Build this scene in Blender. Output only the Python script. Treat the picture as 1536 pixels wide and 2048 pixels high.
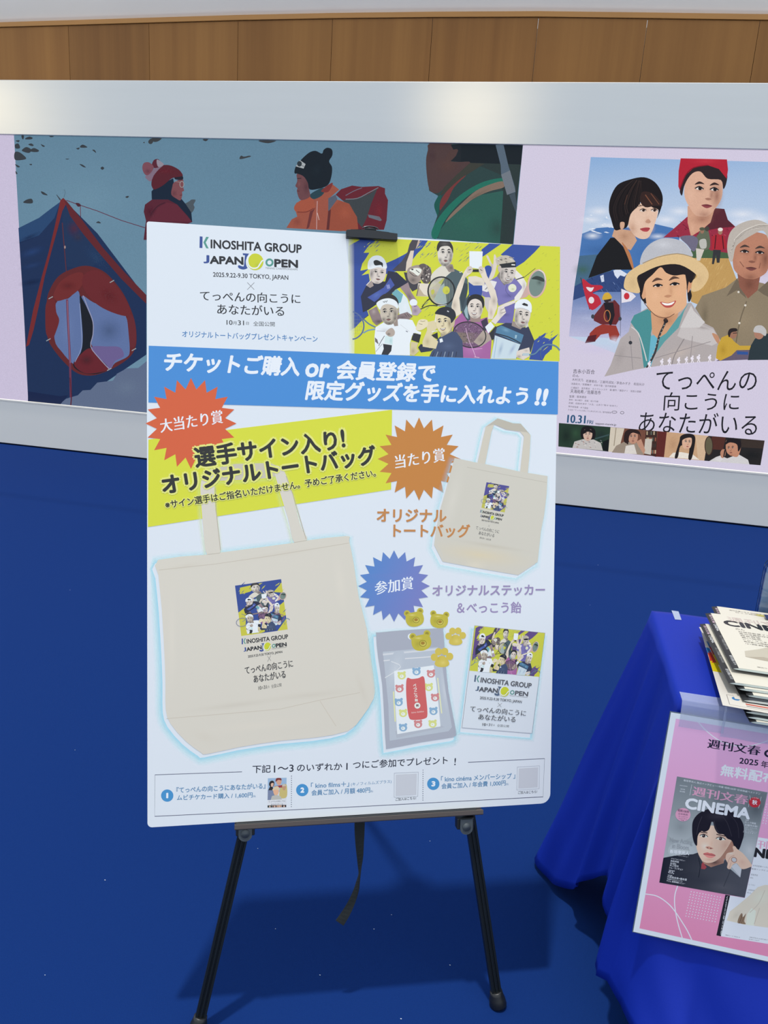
import bpy, bmesh, math, random
from mathutils import Vector, Matrix
from mathutils.geometry import tessellate_polygon
random.seed(7)
for ob in list(bpy.data.objects): bpy.data.objects.remove(ob)
scene = bpy.context.scene
COL = scene.collection

# ------------------------------------------------------------------ camera
F_PX = 1535.0
CAM_H = 1.26
RX = Vector((0.97381168, 0.21879794, 0.06179222))      # image right in world
RD = Vector((0.11415151, -0.23548316, -0.96515134))    # image down
RF = Vector((-0.19662210, 0.94692932, -0.25429236))    # view direction
cam_data = bpy.data.cameras.new('camera')
cam_data.sensor_fit = 'VERTICAL'; cam_data.sensor_height = 36.0
cam_data.lens = 36.0 * F_PX / 2048.0
cam_data.clip_start = 0.02; cam_data.clip_end = 200
cam = bpy.data.objects.new('camera', cam_data); COL.objects.link(cam)
M = Matrix.Identity(4)
for i in range(3):
    M[i][0] = RX[i]; M[i][1] = -RD[i]; M[i][2] = -RF[i]
M[2][3] = CAM_H
cam.matrix_world = M
scene.camera = cam
CAM = Vector((0, 0, CAM_H))

# ------------------------------------------------------------------ world, sun, exposure
world = bpy.data.worlds.new('sky'); scene.world = world
world.use_nodes = True
bg = world.node_tree.nodes['Background']
bg.inputs[0].default_value = (0.82, 0.91, 1.0, 1)
bg.inputs[1].default_value = 1.15
sun_d = bpy.data.lights.new('sun', 'SUN'); sun_d.energy = 2.5; sun_d.angle = math.radians(2.2)
sun_d.color = (1.0, 0.97, 0.92)
sun = bpy.data.objects.new('sun', sun_d); COL.objects.link(sun)
sun.location = (-1, -0.5, 9)
sun.rotation_euler = Vector((-0.11, -0.05, 1)).to_track_quat('Z', 'Y').to_euler()
vs = scene.view_settings
scene.display_settings.display_device = 'sRGB'
vs.view_transform = 'Standard'; vs.look = 'None'; vs.exposure = 0.0; vs.gamma = 1.0
vs.use_curve_mapping = False
scene.cycles.transparent_max_bounces = 48
scene.cycles.max_bounces = 6

# ------------------------------------------------------------------ helpers
def lin(c):
    c = c / 255.0
    return c / 12.92 if c <= 0.04045 else ((c + 0.055) / 1.055) ** 2.4
def C(c):
    if isinstance(c, str):
        c = c.lstrip('#'); c = tuple(int(c[i:i + 2], 16) for i in (0, 2, 4))
    return (lin(c[0]), lin(c[1]), lin(c[2]))
def tag(o, label=None, cat=None, group=None, kind=None):
    if label: o['label'] = label
    if cat: o['category'] = cat
    if group: o['group'] = group
    if kind: o['kind'] = kind
    return o
def empty(name, loc=(0, 0, 0), parent=None):
    o = bpy.data.objects.new(name, None); COL.objects.link(o); o.location = loc
    if parent: o.parent = parent
    o.empty_display_size = 0.05
    return o
def link(name, me, mats, parent=None, smooth=False):
    o = bpy.data.objects.new(name, me); COL.objects.link(o)
    for m in (mats if isinstance(mats, (list, tuple)) else [mats]): me.materials.append(m)
    if parent:
        o.parent = parent
        if parent.type == 'EMPTY': o.matrix_parent_inverse = Matrix.Translation(-parent.location)
    if smooth:
        for p in me.polygons: p.use_smooth = True
    return o
def from_bm(name, bm, mats, parent=None, smooth=False):
    me = bpy.data.meshes.new(name); bmesh.ops.recalc_face_normals(bm, faces=bm.faces)
    bm.to_mesh(me); bm.free()
    return link(name, me, mats, parent, smooth)
def obox(bm, o, ax, ay, az, x0, x1, y0, y1, z0, z1, bev=0.0):
    """box in the frame (o; ax, ay, az)"""
    tmp = bmesh.new()
    vs_ = [tmp.verts.new(o + ax * x + ay * y + az * z) for z in (z0, z1) for y in (y0, y1) for x in (x0, x1)]
    for f in ((0, 2, 3, 1), (4, 5, 7, 6), (0, 1, 5, 4), (2, 6, 7, 3), (0, 4, 6, 2), (1, 3, 7, 5)):
        tmp.faces.new([vs_[i] for i in f])
    if bev > 0:
        bmesh.ops.bevel(tmp, geom=tmp.edges[:], offset=bev, segments=2, profile=0.5, affect='EDGES')
    me = bpy.data.meshes.new('tmp'); tmp.to_mesh(me); tmp.free(); bm.from_mesh(me); bpy.data.meshes.remove(me)
def prism(bm, pts3, vec):
    """closed planar outline extruded along vec"""
    n = len(pts3)
    a = [bm.verts.new(p) for p in pts3]; b = [bm.verts.new(p + vec) for p in pts3]
    for t in tessellate_polygon([pts3]):
        try:
            bm.faces.new([a[i] for i in t]); bm.faces.new([b[i] for i in reversed(t)])
        except ValueError: pass
    for i in range(n):
        j = (i + 1) % n
        bm.faces.new([a[i], a[j], b[j], b[i]])
def tube(bm, pts, rad, seg=10, caps=True):
    rings = []
    n = len(pts)
    ref = Vector((0.31, 0.12, 0.94))
    for i, p in enumerate(pts):
        t = (pts[min(i + 1, n - 1)] - pts[max(i - 1, 0)]).normalized()
        s = t.cross(ref).normalized(); w = t.cross(s).normalized()
        r = rad[i] if isinstance(rad, (list, tuple)) else rad
        rings.append([bm.verts.new(p + (s * math.cos(2 * math.pi * k / seg) + w * math.sin(2 * math.pi * k / seg)) * r) for k in range(seg)])
    for a, b in zip(rings[:-1], rings[1:]):
        for k in range(seg):
            bm.faces.new([a[k], a[(k + 1) % seg], b[(k + 1) % seg], b[k]])
    if caps:
        bm.faces.new(rings[0][::-1]); bm.faces.new(rings[-1])
def pxray(x, y):
    return RX * (x - 768) + RD * (y - 1024) + RF * F_PX
def on_y(x, y, Y): d = pxray(x, y); return CAM + d * (Y / d.y)
def on_z(x, y, Z): d = pxray(x, y); return CAM + d * ((Z - CAM_H) / d.z)

# ------------------------------------------------------------------ materials
def mat(name, col, rough=0.6, metal=0.0, spec=0.5, noise=None, bump=None, coat=0.0, sheen=0.0):
    m = bpy.data.materials.new(name); m.use_nodes = True
    nt = m.node_tree; b = nt.nodes['Principled BSDF']
    c = C(col)
    b.inputs['Base Color'].default_value = (*c, 1)
    b.inputs['Roughness'].default_value = rough; b.inputs['Metallic'].default_value = metal
    b.inputs['Specular IOR Level'].default_value = spec
    b.inputs['Coat Weight'].default_value = coat
    b.inputs['Sheen Weight'].default_value = sheen
    tc = nt.nodes.new('ShaderNodeTexCoord')
    if noise:                               # (scale, amount, stretch xyz)
        mp = nt.nodes.new('ShaderNodeMapping'); mp.inputs['Scale'].default_value = noise[2] if len(noise) > 2 else (1, 1, 1)
        nz = nt.nodes.new('ShaderNodeTexNoise'); nz.inputs['Scale'].default_value = noise[0]; nz.inputs['Detail'].default_value = 5
        nt.links.new(tc.outputs['Object'], mp.inputs[0]); nt.links.new(mp.outputs[0], nz.inputs['Vector'])
        rp = nt.nodes.new('ShaderNodeMapRange'); rp.inputs[3].default_value = 1 - noise[1]; rp.inputs[4].default_value = 1 + noise[1]
        nt.links.new(nz.outputs['Fac'], rp.inputs[0])
        mx = nt.nodes.new('ShaderNodeVectorMath'); mx.operation = 'SCALE'; mx.inputs[0].default_value = c
        nt.links.new(rp.outputs[0], mx.inputs['Scale']); nt.links.new(mx.outputs[0], b.inputs['Base Color'])
    if bump:                                # (scale, strength, distance)
        nz = nt.nodes.new('ShaderNodeTexNoise'); nz.inputs['Scale'].default_value = bump[0]; nz.inputs['Detail'].default_value = 4
        nt.links.new(tc.outputs['Object'], nz.inputs['Vector'])
        bp = nt.nodes.new('ShaderNodeBump'); bp.inputs['Strength'].default_value = bump[1]; bp.inputs['Distance'].default_value = bump[2]
        nt.links.new(nz.outputs['Fac'], bp.inputs['Height']); nt.links.new(bp.outputs[0], b.inputs['Normal'])
    return m
def print_mat(name, emit=False, alpha=False, rough=0.45, spec=0.35, grain=0.0):
    m = bpy.data.materials.new(name); m.use_nodes = True
    nt = m.node_tree; b = nt.nodes['Principled BSDF']
    at = nt.nodes.new('ShaderNodeAttribute'); at.attribute_name = 'Col'
    src = at.outputs['Color']
    if grain:                               # led diode grain / paper grain
        tc = nt.nodes.new('ShaderNodeTexCoord')
        nz = nt.nodes.new('ShaderNodeTexNoise'); nz.inputs['Scale'].default_value = grain[0]; nz.inputs['Detail'].default_value = 2
        nt.links.new(tc.outputs['Object'], nz.inputs['Vector'])
        rp = nt.nodes.new('ShaderNodeMapRange'); rp.inputs[1].default_value = 0.3; rp.inputs[2].default_value = 0.7
        rp.inputs[3].default_value = 1 - grain[1]; rp.inputs[4].default_value = 1 + grain[1]
        nt.links.new(nz.outputs['Fac'], rp.inputs[0])
        mx = nt.nodes.new('ShaderNodeVectorMath'); mx.operation = 'SCALE'
        nt.links.new(src, mx.inputs[0]); nt.links.new(rp.outputs[0], mx.inputs['Scale']); src = mx.outputs[0]
    if emit:
        b.inputs['Base Color'].default_value = (0.006, 0.006, 0.007, 1)
        nt.links.new(src, b.inputs['Emission Color']); b.inputs['Emission Strength'].default_value = 1.0
        b.inputs['Roughness'].default_value = 0.7; b.inputs['Specular IOR Level'].default_value = 0.1
    else:
        nt.links.new(src, b.inputs['Base Color'])
        b.inputs['Roughness'].default_value = rough; b.inputs['Specular IOR Level'].default_value = spec
    if alpha: nt.links.new(at.outputs['Alpha'], b.inputs['Alpha'])
    return m

# ------------------------------------------------------------------ flat print: vector artwork lying on a real plane
_tcache = {}
def text_mesh(s, space=1.0):
    k = (s, space)
    if k in _tcache: return _tcache[k]
    cu = bpy.data.curves.new('t', 'FONT'); cu.body = s; cu.resolution_u = 3; cu.space_character = space
    cu.space_line = 1.0
    ob = bpy.data.objects.new('t', cu); COL.objects.link(ob)
    dg = bpy.context.evaluated_depsgraph_get()
    ev = ob.evaluated_get(dg); me = ev.to_mesh()
    v = [(p.co.x, p.co.y) for p in me.vertices]
    me.calc_loop_triangles()
    t = [tuple(x.vertices) for x in me.loop_triangles]
    ev.to_mesh_clear(); bpy.data.objects.remove(ob); bpy.data.curves.remove(cu)
    xs = [p[0] for p in v]; ys = [p[1] for p in v]
    bb = (min(xs), min(ys), max(xs), max(ys)) if v else (0, 0, 1, 1)
    _tcache[k] = (v, t, bb)
    return _tcache[k]
def catmull(pts, sub=4, closed=True):
    n = len(pts); out = []
    rng = n if closed else n - 1
    for i in range(rng):
        p0 = pts[(i - 1) % n] if closed or i > 0 else pts[0]
        p1 = pts[i]; p2 = pts[(i + 1) % n]
        p3 = pts[(i + 2) % n] if closed or i + 2 < n else pts[-1]
        for k in range(sub):
            t = k / sub
            out.append(tuple(0.5 * ((2 * p1[d]) + (p2[d] - p0[d]) * t + (2 * p0[d] - 5 * p1[d] + 4 * p2[d] - p3[d]) * t * t + (3 * p1[d] - p0[d] - 3 * p2[d] + p3[d]) * t ** 3) for d in (0, 1)))
    if not closed: out.append(tuple(pts[-1]))
    return out
def clip_poly(P, Q):
    """Sutherland-Hodgman: keep the part of P inside the convex polygon Q"""
    ar = sum(Q[i][0] * Q[(i + 1) % len(Q)][1] - Q[(i + 1) % len(Q)][0] * Q[i][1] for i in range(len(Q)))
    if ar < 0: Q = Q[::-1]
    for i in range(len(Q)):
        a, b = Q[i], Q[(i + 1) % len(Q)]; ex, ey = b[0] - a[0], b[1] - a[1]
        side = lambda p: ex * (p[1] - a[1]) - ey * (p[0] - a[0])
        out = []
        for j in range(len(P)):
            p, q = P[j - 1], P[j]; sp, sq = side(p), side(q)
            if (sp >= 0) != (sq >= 0):
                t = sp / (sp - sq); out.append((p[0] + (q[0] - p[0]) * t, p[1] + (q[1] - p[1]) * t))
            if sq >= 0: out.append(q)
        P = out
        if len(P) < 3: return []
    return P
class Art:
    """vector print on the plane (o; u, v); points are given in photograph pixels or through self.T"""
    def __init__(self, o, u, v, eps, K=(1, 1, 1), mats=None, base=0.0, ground=None):
        self.ground = ground; self.gt = []; self.reg = []   # opaque shapes printed so far, to know what a soft tone lies on
        self.o, self.u, self.v = o, u.normalized(), v.normalized()
        self.n = self.u.cross(self.v).normalized()
        if self.n.dot(CAM - o) < 0: self.n = -self.n
        self.eps = eps; self.K = K; self.mats = mats; self.base = base
        self.boxes = []; self.T = None; self.clip = None; self.new()
        self.pd = self.n.dot(self.o - CAM)
    def new(self): self.V = []; self.Fc = []; self.Cl = []; self.Mi = []; self.loose = False
    def at(self, p):
        x, y = p
        if self.T: x, y = self.T(x, y)
        d = pxray(x, y); h = CAM + d * (self.pd / d.dot(self.n)) - self.o
        return (h.dot(self.u), h.dot(self.v))
    def at0(self, p):
        T, self.T = self.T, None; r = self.at(p); self.T = T; return r
    def col(self, c):
        c = C(c) if not (isinstance(c, tuple) and len(c) == 4) else c
        q = [c[i] / self.K[i] for i in range(3)]; m = max(q); lim = 1.2 if self.K[0] == 1 else 0.93
        if min(c[:3]) > 0.72 * max(c[:3]): return tuple(min(x, lim) for x in q)
        return tuple(x * min(1.0, lim / m) if m > 0 else x for x in q)
    def level(self, ab):
        xs = [p[0] for p in ab]; ys = [p[1] for p in ab]
        b = (min(xs), min(ys), max(xs), max(ys)); l = 0
        for q in self.boxes:
            if q[4] >= l and q[0] < b[2] and q[2] > b[0] and q[1] < b[3] and q[3] > b[1]: l = q[4] + 1
        self.boxes.append((*b, l)); return l
    def under(self, p, cand):
        for bx, ab, f, _t in reversed(cand):
            if bx[0] <= p[0] <= bx[2] and bx[1] <= p[1] <= bx[3]:
                ins = False; j = len(ab) - 1
                for i in range(len(ab)):
                    if (ab[i][1] > p[1]) != (ab[j][1] > p[1]) and p[0] < (ab[j][0] - ab[i][0]) * (p[1] - ab[i][1]) / (ab[j][1] - ab[i][1]) + ab[i][0]: ins = not ins
                    j = i
                if ins: return f(p) if callable(f) else f
        return self.ground
    def emit(self, ab, tris, cols, l):
        if self.ground and any(c[3] < 0.999 for c in cols):
            # a translucent ink also dims the light reaching the sheet below; give that back
            x0, y0, x1, y1 = min(p[0] for p in ab), min(p[1] for p in ab), max(p[0] for p in ab), max(p[1] for p in ab)
            cand = [q for q in self.reg if q[0][0] < x1 and q[0][2] > x0 and q[0][1] < y1 and q[0][3] > y0]
            out = []
            for p, c in zip(ab, cols):
                g = self.under(p, cand); out.append((*[min(c[i] + (1 - c[3]) * (0.56 + 0.44 * c[3]) * g[i], 0.98) for i in range(3)], c[3]))
            cols = out
        k = len(self.V); h = self.base + (l + 1) * self.eps
        for p in ab: self.V.append(self.o + self.u * p[0] + self.v * p[1] + self.n * h)
        self.Cl += cols
        al = any(c[3] < 0.999 for c in cols)
        for t in tris: self.Fc.append((t[0] + k, t[1] + k, t[2] + k)); self.Mi.append(1 if al else 0)
    def raw(self, ab, c, a=1.0, grad=None):
        if self.clip: ab = clip_poly(ab, [self.at0(p) for p in self.clip])
        if len(ab) < 3: return
        tris = tessellate_polygon([[Vector((p[0], p[1], 0)) for p in ab]])
        if grad:
            (q0, c0, q1, c1) = grad[:4]; q0 = self.at(q0); q1 = self.at(q1); c0 = self.col(c0); c1 = self.col(c1)
            a0, a1 = grad[4:6] if len(grad) > 4 else (a, a)
            dx, dy = q1[0] - q0[0], q1[1] - q0[1]; L = dx * dx + dy * dy
            cols = []
            for p in ab:
                t = max(0, min(1, ((p[0] - q0[0]) * dx + (p[1] - q0[1]) * dy) / L))
                cols.append((*[c0[i] + (c1[i] - c0[i]) * t for i in range(3)], a0 + (a1 - a0) * t))
        else: cols = [(*self.col(c), a)] * len(ab)
        self.emit(ab, tris, cols, self.level(ab))
        if self.ground and all(q[3] > 0.999 for q in cols):
            xs_ = [p[0] for p in ab]; ys_ = [p[1] for p in ab]
            if grad:
                fn = lambda p, q0=q0, c0=c0, c1=c1, dx=dx, dy=dy, L=L: tuple(c0[i] + (c1[i] - c0[i]) * max(0, min(1, ((p[0] - q0[0]) * dx + (p[1] - q0[1]) * dy) / L)) for i in range(3))
            else: fn = cols[0][:3]
            self.reg.append(((min(xs_), min(ys_), max(xs_), max(ys_)), ab, fn, []))
    def poly(self, pts, c=None, a=1.0, s=0, grad=None):
        pts = [(pts[i], pts[i + 1]) for i in range(0, len(pts), 2)] if not isinstance(pts[0], (tuple, list)) else pts
        if s: pts = catmull(pts, s)
        self.raw([self.at(p) for p in pts], c, a, grad)
    def sp(self, pts, c=None, a=1.0, grad=None): self.poly(pts, c, a, 4, grad)
    def ell(self, cx, cy, rx, ry=None, c=None, rot=0, a=1.0, n=28, grad=None):
        ry = ry or rx; r = math.radians(rot)
        self.poly([(cx + rx * math.cos(t) * math.cos(r) - ry * math.sin(t) * math.sin(r), cy + rx * math.cos(t) * math.sin(r) + ry * math.sin(t) * math.cos(r)) for t in [2 * math.pi * k / n for k in range(n)]], c, a, 0, grad)
    def top(self, p, cand):
        for q in reversed(cand):
            bx, ab = q[0], q[1]
            if bx[0] <= p[0] <= bx[2] and bx[1] <= p[1] <= bx[3]:
                ins = False; j = len(ab) - 1
                for i in range(len(ab)):
                    if (ab[i][1] > p[1]) != (ab[j][1] > p[1]) and p[0] < (ab[j][0] - ab[i][0]) * (p[1] - ab[i][1]) / (ab[j][1] - ab[i][1]) + ab[i][0]: ins = not ins
                    j = i
                if ins: return q
        return None
    def blob(self, cx, cy, rx, ry, c, a=0.6, rot=0, n=20):
        r = math.radians(rot); fall = lambda q: a * (1 - q) ** 1.5 if q < 1 else 0.0
        def P(q, t):
            x, y = rx * q * math.cos(t), ry * q * math.sin(t)
            return self.at((cx + x * math.cos(r) - y * math.sin(r), cy + x * math.sin(r) + y * math.cos(r)))
        ctr = self.at((cx, cy)); cc = self.col(c); rings = (0.25, 0.5, 0.75, 1.0)
        if self.clip and not clip_poly([(ctr[0] + d * 1e-6, ctr[1] + e * 1e-6) for d, e in ((0, 0), (1, 0), (0, 1))], [self.at0(p) for p in self.clip]): return
        ab = [ctr]; al = [a]; full = [P(1, 2 * math.pi * k / n) for k in range(n)]
        lim = [1.0] * n
        if self.ground:                      # soft tone stays inside the printed shape it lies on
            x0, y0, x1, y1 = min(p[0] for p in full), min(p[1] for p in full), max(p[0] for p in full), max(p[1] for p in full)
            cand = [q for q in self.reg if q[0][0] < x1 and q[0][2] > x0 and q[0][1] < y1 and q[0][3] > y0]
            base = self.top(ctr, cand)
            for k in range(n):
                t = 2 * math.pi * k / n; good = 0.04
                for m in range(1, 13):
                    if self.top(P(m / 12, t), cand) is not base: break
                    good = m / 12
                lim[k] = good
        for q in rings:
            for k in range(n): ab.append(P(q * lim[k], 2 * math.pi * k / n)); al.append(fall(q * lim[k]))
        tr = [(0, 1 + k, 1 + (k + 1) % n) for k in range(n)]
        for j in range(len(rings) - 1):
            for k in range(n):
                p = 1 + j * n + k; q = 1 + j * n + (k + 1) % n
                tr += [(p, p + n, q + n), (p, q + n, q)]
        if self.ground:
            tones = base[3] if base else self.gt
            ux = self.at((cx + math.cos(r), cy + math.sin(r))); uy = self.at((cx - math.sin(r), cy + math.cos(r)))
            e1 = (ux[0] - ctr[0], ux[1] - ctr[1]); e2 = (uy[0] - ctr[0], uy[1] - ctr[1]); det = e1[0] * e2[1] - e1[1] * e2[0]
            def tone(p):
                dx, dy = p[0] - ctr[0], p[1] - ctr[1]
                u = (dx * e2[1] - dy * e2[0]) / det / rx; v = (e1[0] * dy - e1[1] * dx) / det / ry
                return fall(math.hypot(u, v))
            cols = []
            for p, w in zip(ab, al):
                g = self.ground if base is None else (base[2](p) if callable(base[2]) else base[2])
                for f_, c_ in tones:
                    m = f_(p); g = tuple(g[i] + (c_[i] - g[i]) * m for i in range(3))
                cols.append((*[g[i] + (cc[i] - g[i]) * w for i in range(3)], 1.0))
            tones.append((tone, cc)); self.emit(ab, tr, cols, self.level(ab)); return
        self.emit(ab, tr, [(*cc, x) for x in al], self.level(ab))
    def line(self, pts, w, c, closed=False, s=0, w2=None, a=1.0):
        pts = [(pts[i], pts[i + 1]) for i in range(0, len(pts), 2)] if not isinstance(pts[0], (tuple, list)) else pts
        if s: pts = catmull(pts, s, closed)
        n = len(pts); L = []; Rr = []
        for i, p in enumerate(pts):
            q0 = pts[(i - 1) % n] if closed else pts[max(i - 1, 0)]
            q1 = pts[(i + 1) % n] if closed else pts[min(i + 1, n - 1)]
            dx, dy = q1[0] - q0[0], q1[1] - q0[1]; d = math.hypot(dx, dy) or 1
            ww = (w if w2 is None else w + (w2 - w) * i / (n - 1)) / 2
            L.append((p[0] - dy / d * ww, p[1] + dx / d * ww)); Rr.append((p[0] + dy / d * ww, p[1] - dx / d * ww))
        ab = [self.at(p) for p in L + Rr]; tr = []
        for i in range(n if closed else n - 1):
            j = (i + 1) % n; tr += [(i, j, n + j), (i, n + j, n + i)]
        self.emit(ab, tr, [(*self.col(c), a)] * len(ab), self.level(ab))
    def ring(self, cx, cy, rx, ry, w, c, rot=0, n=32):
        r = math.radians(rot)
        self.line([(cx + rx * math.cos(t) * math.cos(r) - ry * math.sin(t) * math.sin(r), cy + rx * math.cos(t) * math.sin(r) + ry * math.sin(t) * math.cos(r)) for t in [2 * math.pi * k / n for k in range(n)]], w, c, True)
    def text(self, s, x0, y0, x1, y1, h, c, bold=0.0, hb=0.0, shear=0.0, a=1.0, space=1.0, grad=None):
        """ink box: bottom-left pixel, bottom-right pixel, ink height in pixels; bold/hb in em"""
        v, t, bb = text_mesh(s, space)
        if not v: return
        A = Vector(self.at((x0, y0))); B = Vector(self.at((x1, y1)))
        d = math.hypot(x1 - x0, y1 - y0); up = self.at((x0 + (y1 - y0) / d * h, y0 - (x1 - x0) / d * h))
        e = (B - A); W = e.length; e.normalize(); g = Vector((-e.y, e.x))
        Hh = (Vector(up) - A).length
        if g.dot(Vector(up) - A) < 0: g = -g
        sx = W / (bb[2] - bb[0]); sy = Hh / (bb[3] - bb[1])
        offs = [(0, 0)]
        if bold: offs = [(bold * math.cos(k * math.pi / 4), bold * math.sin(k * math.pi / 4)) for k in range(8)] + [(0, 0)]
        elif hb: offs = [(-hb, 0), (-hb / 2, 0), (0, 0), (hb / 2, 0), (hb, 0)]
        vals = []
        for ox, oy in offs:
            vals.append([tuple(A + e * ((p[0] - bb[0]) * sx + ox * sy + shear * (p[1] - bb[1]) * sy) + g * ((p[1] - bb[1]) * sy + oy * sy)) for p in v])
        l = self.level([q for w in vals for q in w]); cc = self.col(c)
        q_ = self.boxes[-1]; self.boxes[-1] = (*q_[:4], l + len(vals) - 1)
        for iw, w in enumerate(vals):
            cols = [(*cc, a)] * len(w)
            if grad:
                c1 = self.col(grad); cols = []
                for q in w:
                    tt = (Vector(q) - A).dot(e) / W; tt = max(0, min(1, tt))
                    cols.append((*[cc[i] + (c1[i] - cc[i]) * tt for i in range(3)], a))
            self.emit(w, t, cols, l + iw)
    def done(self, name, parent):
        if not self.V: return None
        me = bpy.data.meshes.new(name); me.from_pydata(self.V, [], self.Fc); me.update()
        at = me.color_attributes.new('Col', 'FLOAT_COLOR', 'POINT')
        at.data.foreach_set('color', [x for c in self.Cl for x in c])
        ob = link(name, me, self.mats, parent)
        me.polygons.foreach_set('material_index', self.Mi)
        # faces look along the plane normal
        flip = [p.index for p in me.polygons if p.normal.dot(self.n) < 0]
        if flip:
            bm = bmesh.new(); bm.from_mesh(me); bm.faces.ensure_lookup_table()
            bmesh.ops.reverse_faces(bm, faces=[bm.faces[i] for i in flip]); bm.to_mesh(me); bm.free()
        self.new(); return ob
def zoom(x0, y0, s): return lambda x, y: (x0 + x / s, y0 + y / s)
def quad_map(src, q):
    """bilinear map from a source rectangle (x0,y0,x1,y1) to a pixel quad TL,TR,BR,BL"""
    x0, y0, x1, y1 = src
    def f(x, y):
        s = (x - x0) / (x1 - x0); t = (y - y0) / (y1 - y0)
        return tuple((q[0][i] * (1 - s) + q[1][i] * s) * (1 - t) + (q[3][i] * (1 - s) + q[2][i] * s) * t for i in (0, 1))
    return f
# ================================================================== the setting
YW = 5.426                                   # face of the screen surround
def zat(x, y, Y=YW): return on_y(x, y, Y).z
Z_SIL = zat(768, 162.5); Z_LT = zat(768, 284); Z_LB = zat(768, 873)
m_carpet = mat('carpet_blue', (13, 43, 100), 0.95, spec=0.08, noise=(900, 0.28), bump=(700, 0.5, 0.002))
m_wood = mat('oak_veneer', (157, 115, 62), 0.5, spec=0.3)
nt = m_wood.node_tree; b = nt.nodes['Principled BSDF']; tc = nt.nodes['Texture Coordinate']
oi = nt.nodes.new('ShaderNodeObjectInfo')
mp = nt.nodes.new('ShaderNodeMapping'); mp.inputs['Scale'].default_value = (5.0, 5.0, 0.12)
nt.links.new(tc.outputs['Object'], mp.inputs[0])
nz = nt.nodes.new('ShaderNodeTexNoise'); nz.inputs['Scale'].default_value = 1.0; nz.inputs['Detail'].default_value = 9; nz.inputs['Roughness'].default_value = 0.62
nt.links.new(mp.outputs[0], nz.inputs['Vector'])
cr = nt.nodes.new('ShaderNodeValToRGB')
cr.color_ramp.elements[0].position = 0.3; cr.color_ramp.elements[0].color = (*C((122, 78, 32)), 1)
cr.color_ramp.elements[1].position = 0.72; cr.color_ramp.elements[1].color = (*C((152, 104, 50)), 1)
nt.links.new(nz.outputs['Fac'], cr.inputs[0])
rp = nt.nodes.new('ShaderNodeMapRange'); rp.inputs[3].default_value = 0.9; rp.inputs[4].default_value = 1.08
nt.links.new(oi.outputs['Random'], rp.inputs[0])
vm = nt.nodes.new('ShaderNodeVectorMath'); vm.operation = 'SCALE'
nt.links.new(cr.outputs[0], vm.inputs[0]); nt.links.new(rp.outputs[0], vm.inputs['Scale']); nt.links.new(vm.outputs[0], b.inputs['Base Color'])
m_woodtrim = mat('oak_trim', (176, 122, 58), 0.45, noise=(6, 0.12, (0.4, 8, 8)))
m_ceil = mat('painted_soffit', (246, 238, 228), 0.85, noise=(2, 0.03))
m_plain = mat('plaster', (200, 196, 190), 0.9)
m_alu = mat('satin_aluminium', (206, 206, 204), 0.46, metal=0.8, noise=(3, 0.03, (0.3, 1, 6)), bump=(2.0, 0.02, 0.01))
m_band = mat('white_kick_panel', (236, 232, 222), 0.55, spec=0.3)
m_black = mat('black_gap', (12, 13, 16), 0.7)

bm = bmesh.new()
obox(bm, Vector((0, 0, 0)), Vector((1, 0, 0)), Vector((0, 1, 0)), Vector((0, 0, 1)), -11, 9, -5, YW + 1.0, -0.02, 0.0)
floor = from_bm('floor', bm, m_carpet); tag(floor, kind='structure')

YWD = YW + 0.55
zt = on_y(768, 36, YWD).z
Xv, Yv, Zv = Vector((1, 0, 0)), Vector((0, 1, 0)), Vector((0, 0, 1)); O0 = Vector((0, 0, 0))
bm = bmesh.new(); obox(bm, O0, Xv, Yv, Zv, -11, 9, YWD + 0.24, YWD + 0.4, 0, zt)
wall = from_bm('wall_back', bm, m_plain); tag(wall, kind='structure')
seams = [on_y(x, 100, YWD).x for x in (142, 305.5, 484.5, 670.5, 866, 1072, 1287, 1512)]
step = (seams[-1] - seams[0]) / 7
print('SEAMS', [round(b_ - a_, 3) for a_, b_ in zip(seams, seams[1:])], 'heights', Z_SIL, Z_LT, Z_LB, zt)
xs = [seams[0] - step * k for k in range(5, 0, -1)] + seams + [seams[-1] + step * k for k in range(1, 4)]
zs_tr = on_y(768, 46, YWD).z
cpx = [(-900, 0.10), (0, 0.0), (500, -0.085), (768, -0.10), (1088, -0.075), (1536, 0.03), (2400, 0.18)]
cw = [(on_y(px, 60, YWD).x, d) for px, d in cpx]
def yc(x):                                    # the panelled wall bows gently in plan
    if x <= cw[0][0]: return YWD + cw[0][1]
    for (x0, d0), (x1, d1) in zip(cw, cw[1:]):
        if x <= x1:
            t = (x - x0) / (x1 - x0); return YWD + d0 + (d1 - d0) * t
    return YWD + cw[-1][1]
def bowed(x0, x1, dy0, dy1, z0, z1, z1f=None):
    """upright slab following the bow between x0 and x1"""
    bm = bmesh.new(); P = [(x0, yc(x0)), (x1, yc(x1))]
    prism(bm, [Vector((x0, P[0][1] + dy0, z0)), Vector((x1, P[1][1] + dy0, z0)), Vector((x1, P[1][1] + dy1, z0)), Vector((x0, P[0][1] + dy1, z0))], Vector((0, 0, z1 - z0)))
    return bm
for a_, b_ in zip(xs, xs[1:]):
    from_bm('wood_panel', bowed(a_ + 0.0015, b_ - 0.0015, 0, 0.03, 0.02, zs_tr - 0.004), m_wood, wall)
tr = empty('trim_1', (0, YWD, zs_tr)); tag(tr, kind='structure')
for a_, b_ in zip(xs, xs[1:]):
    from_bm('trim_length', bowed(a_, b_, -0.012, 0.03, zs_tr, zt), m_woodtrim, tr)
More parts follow.
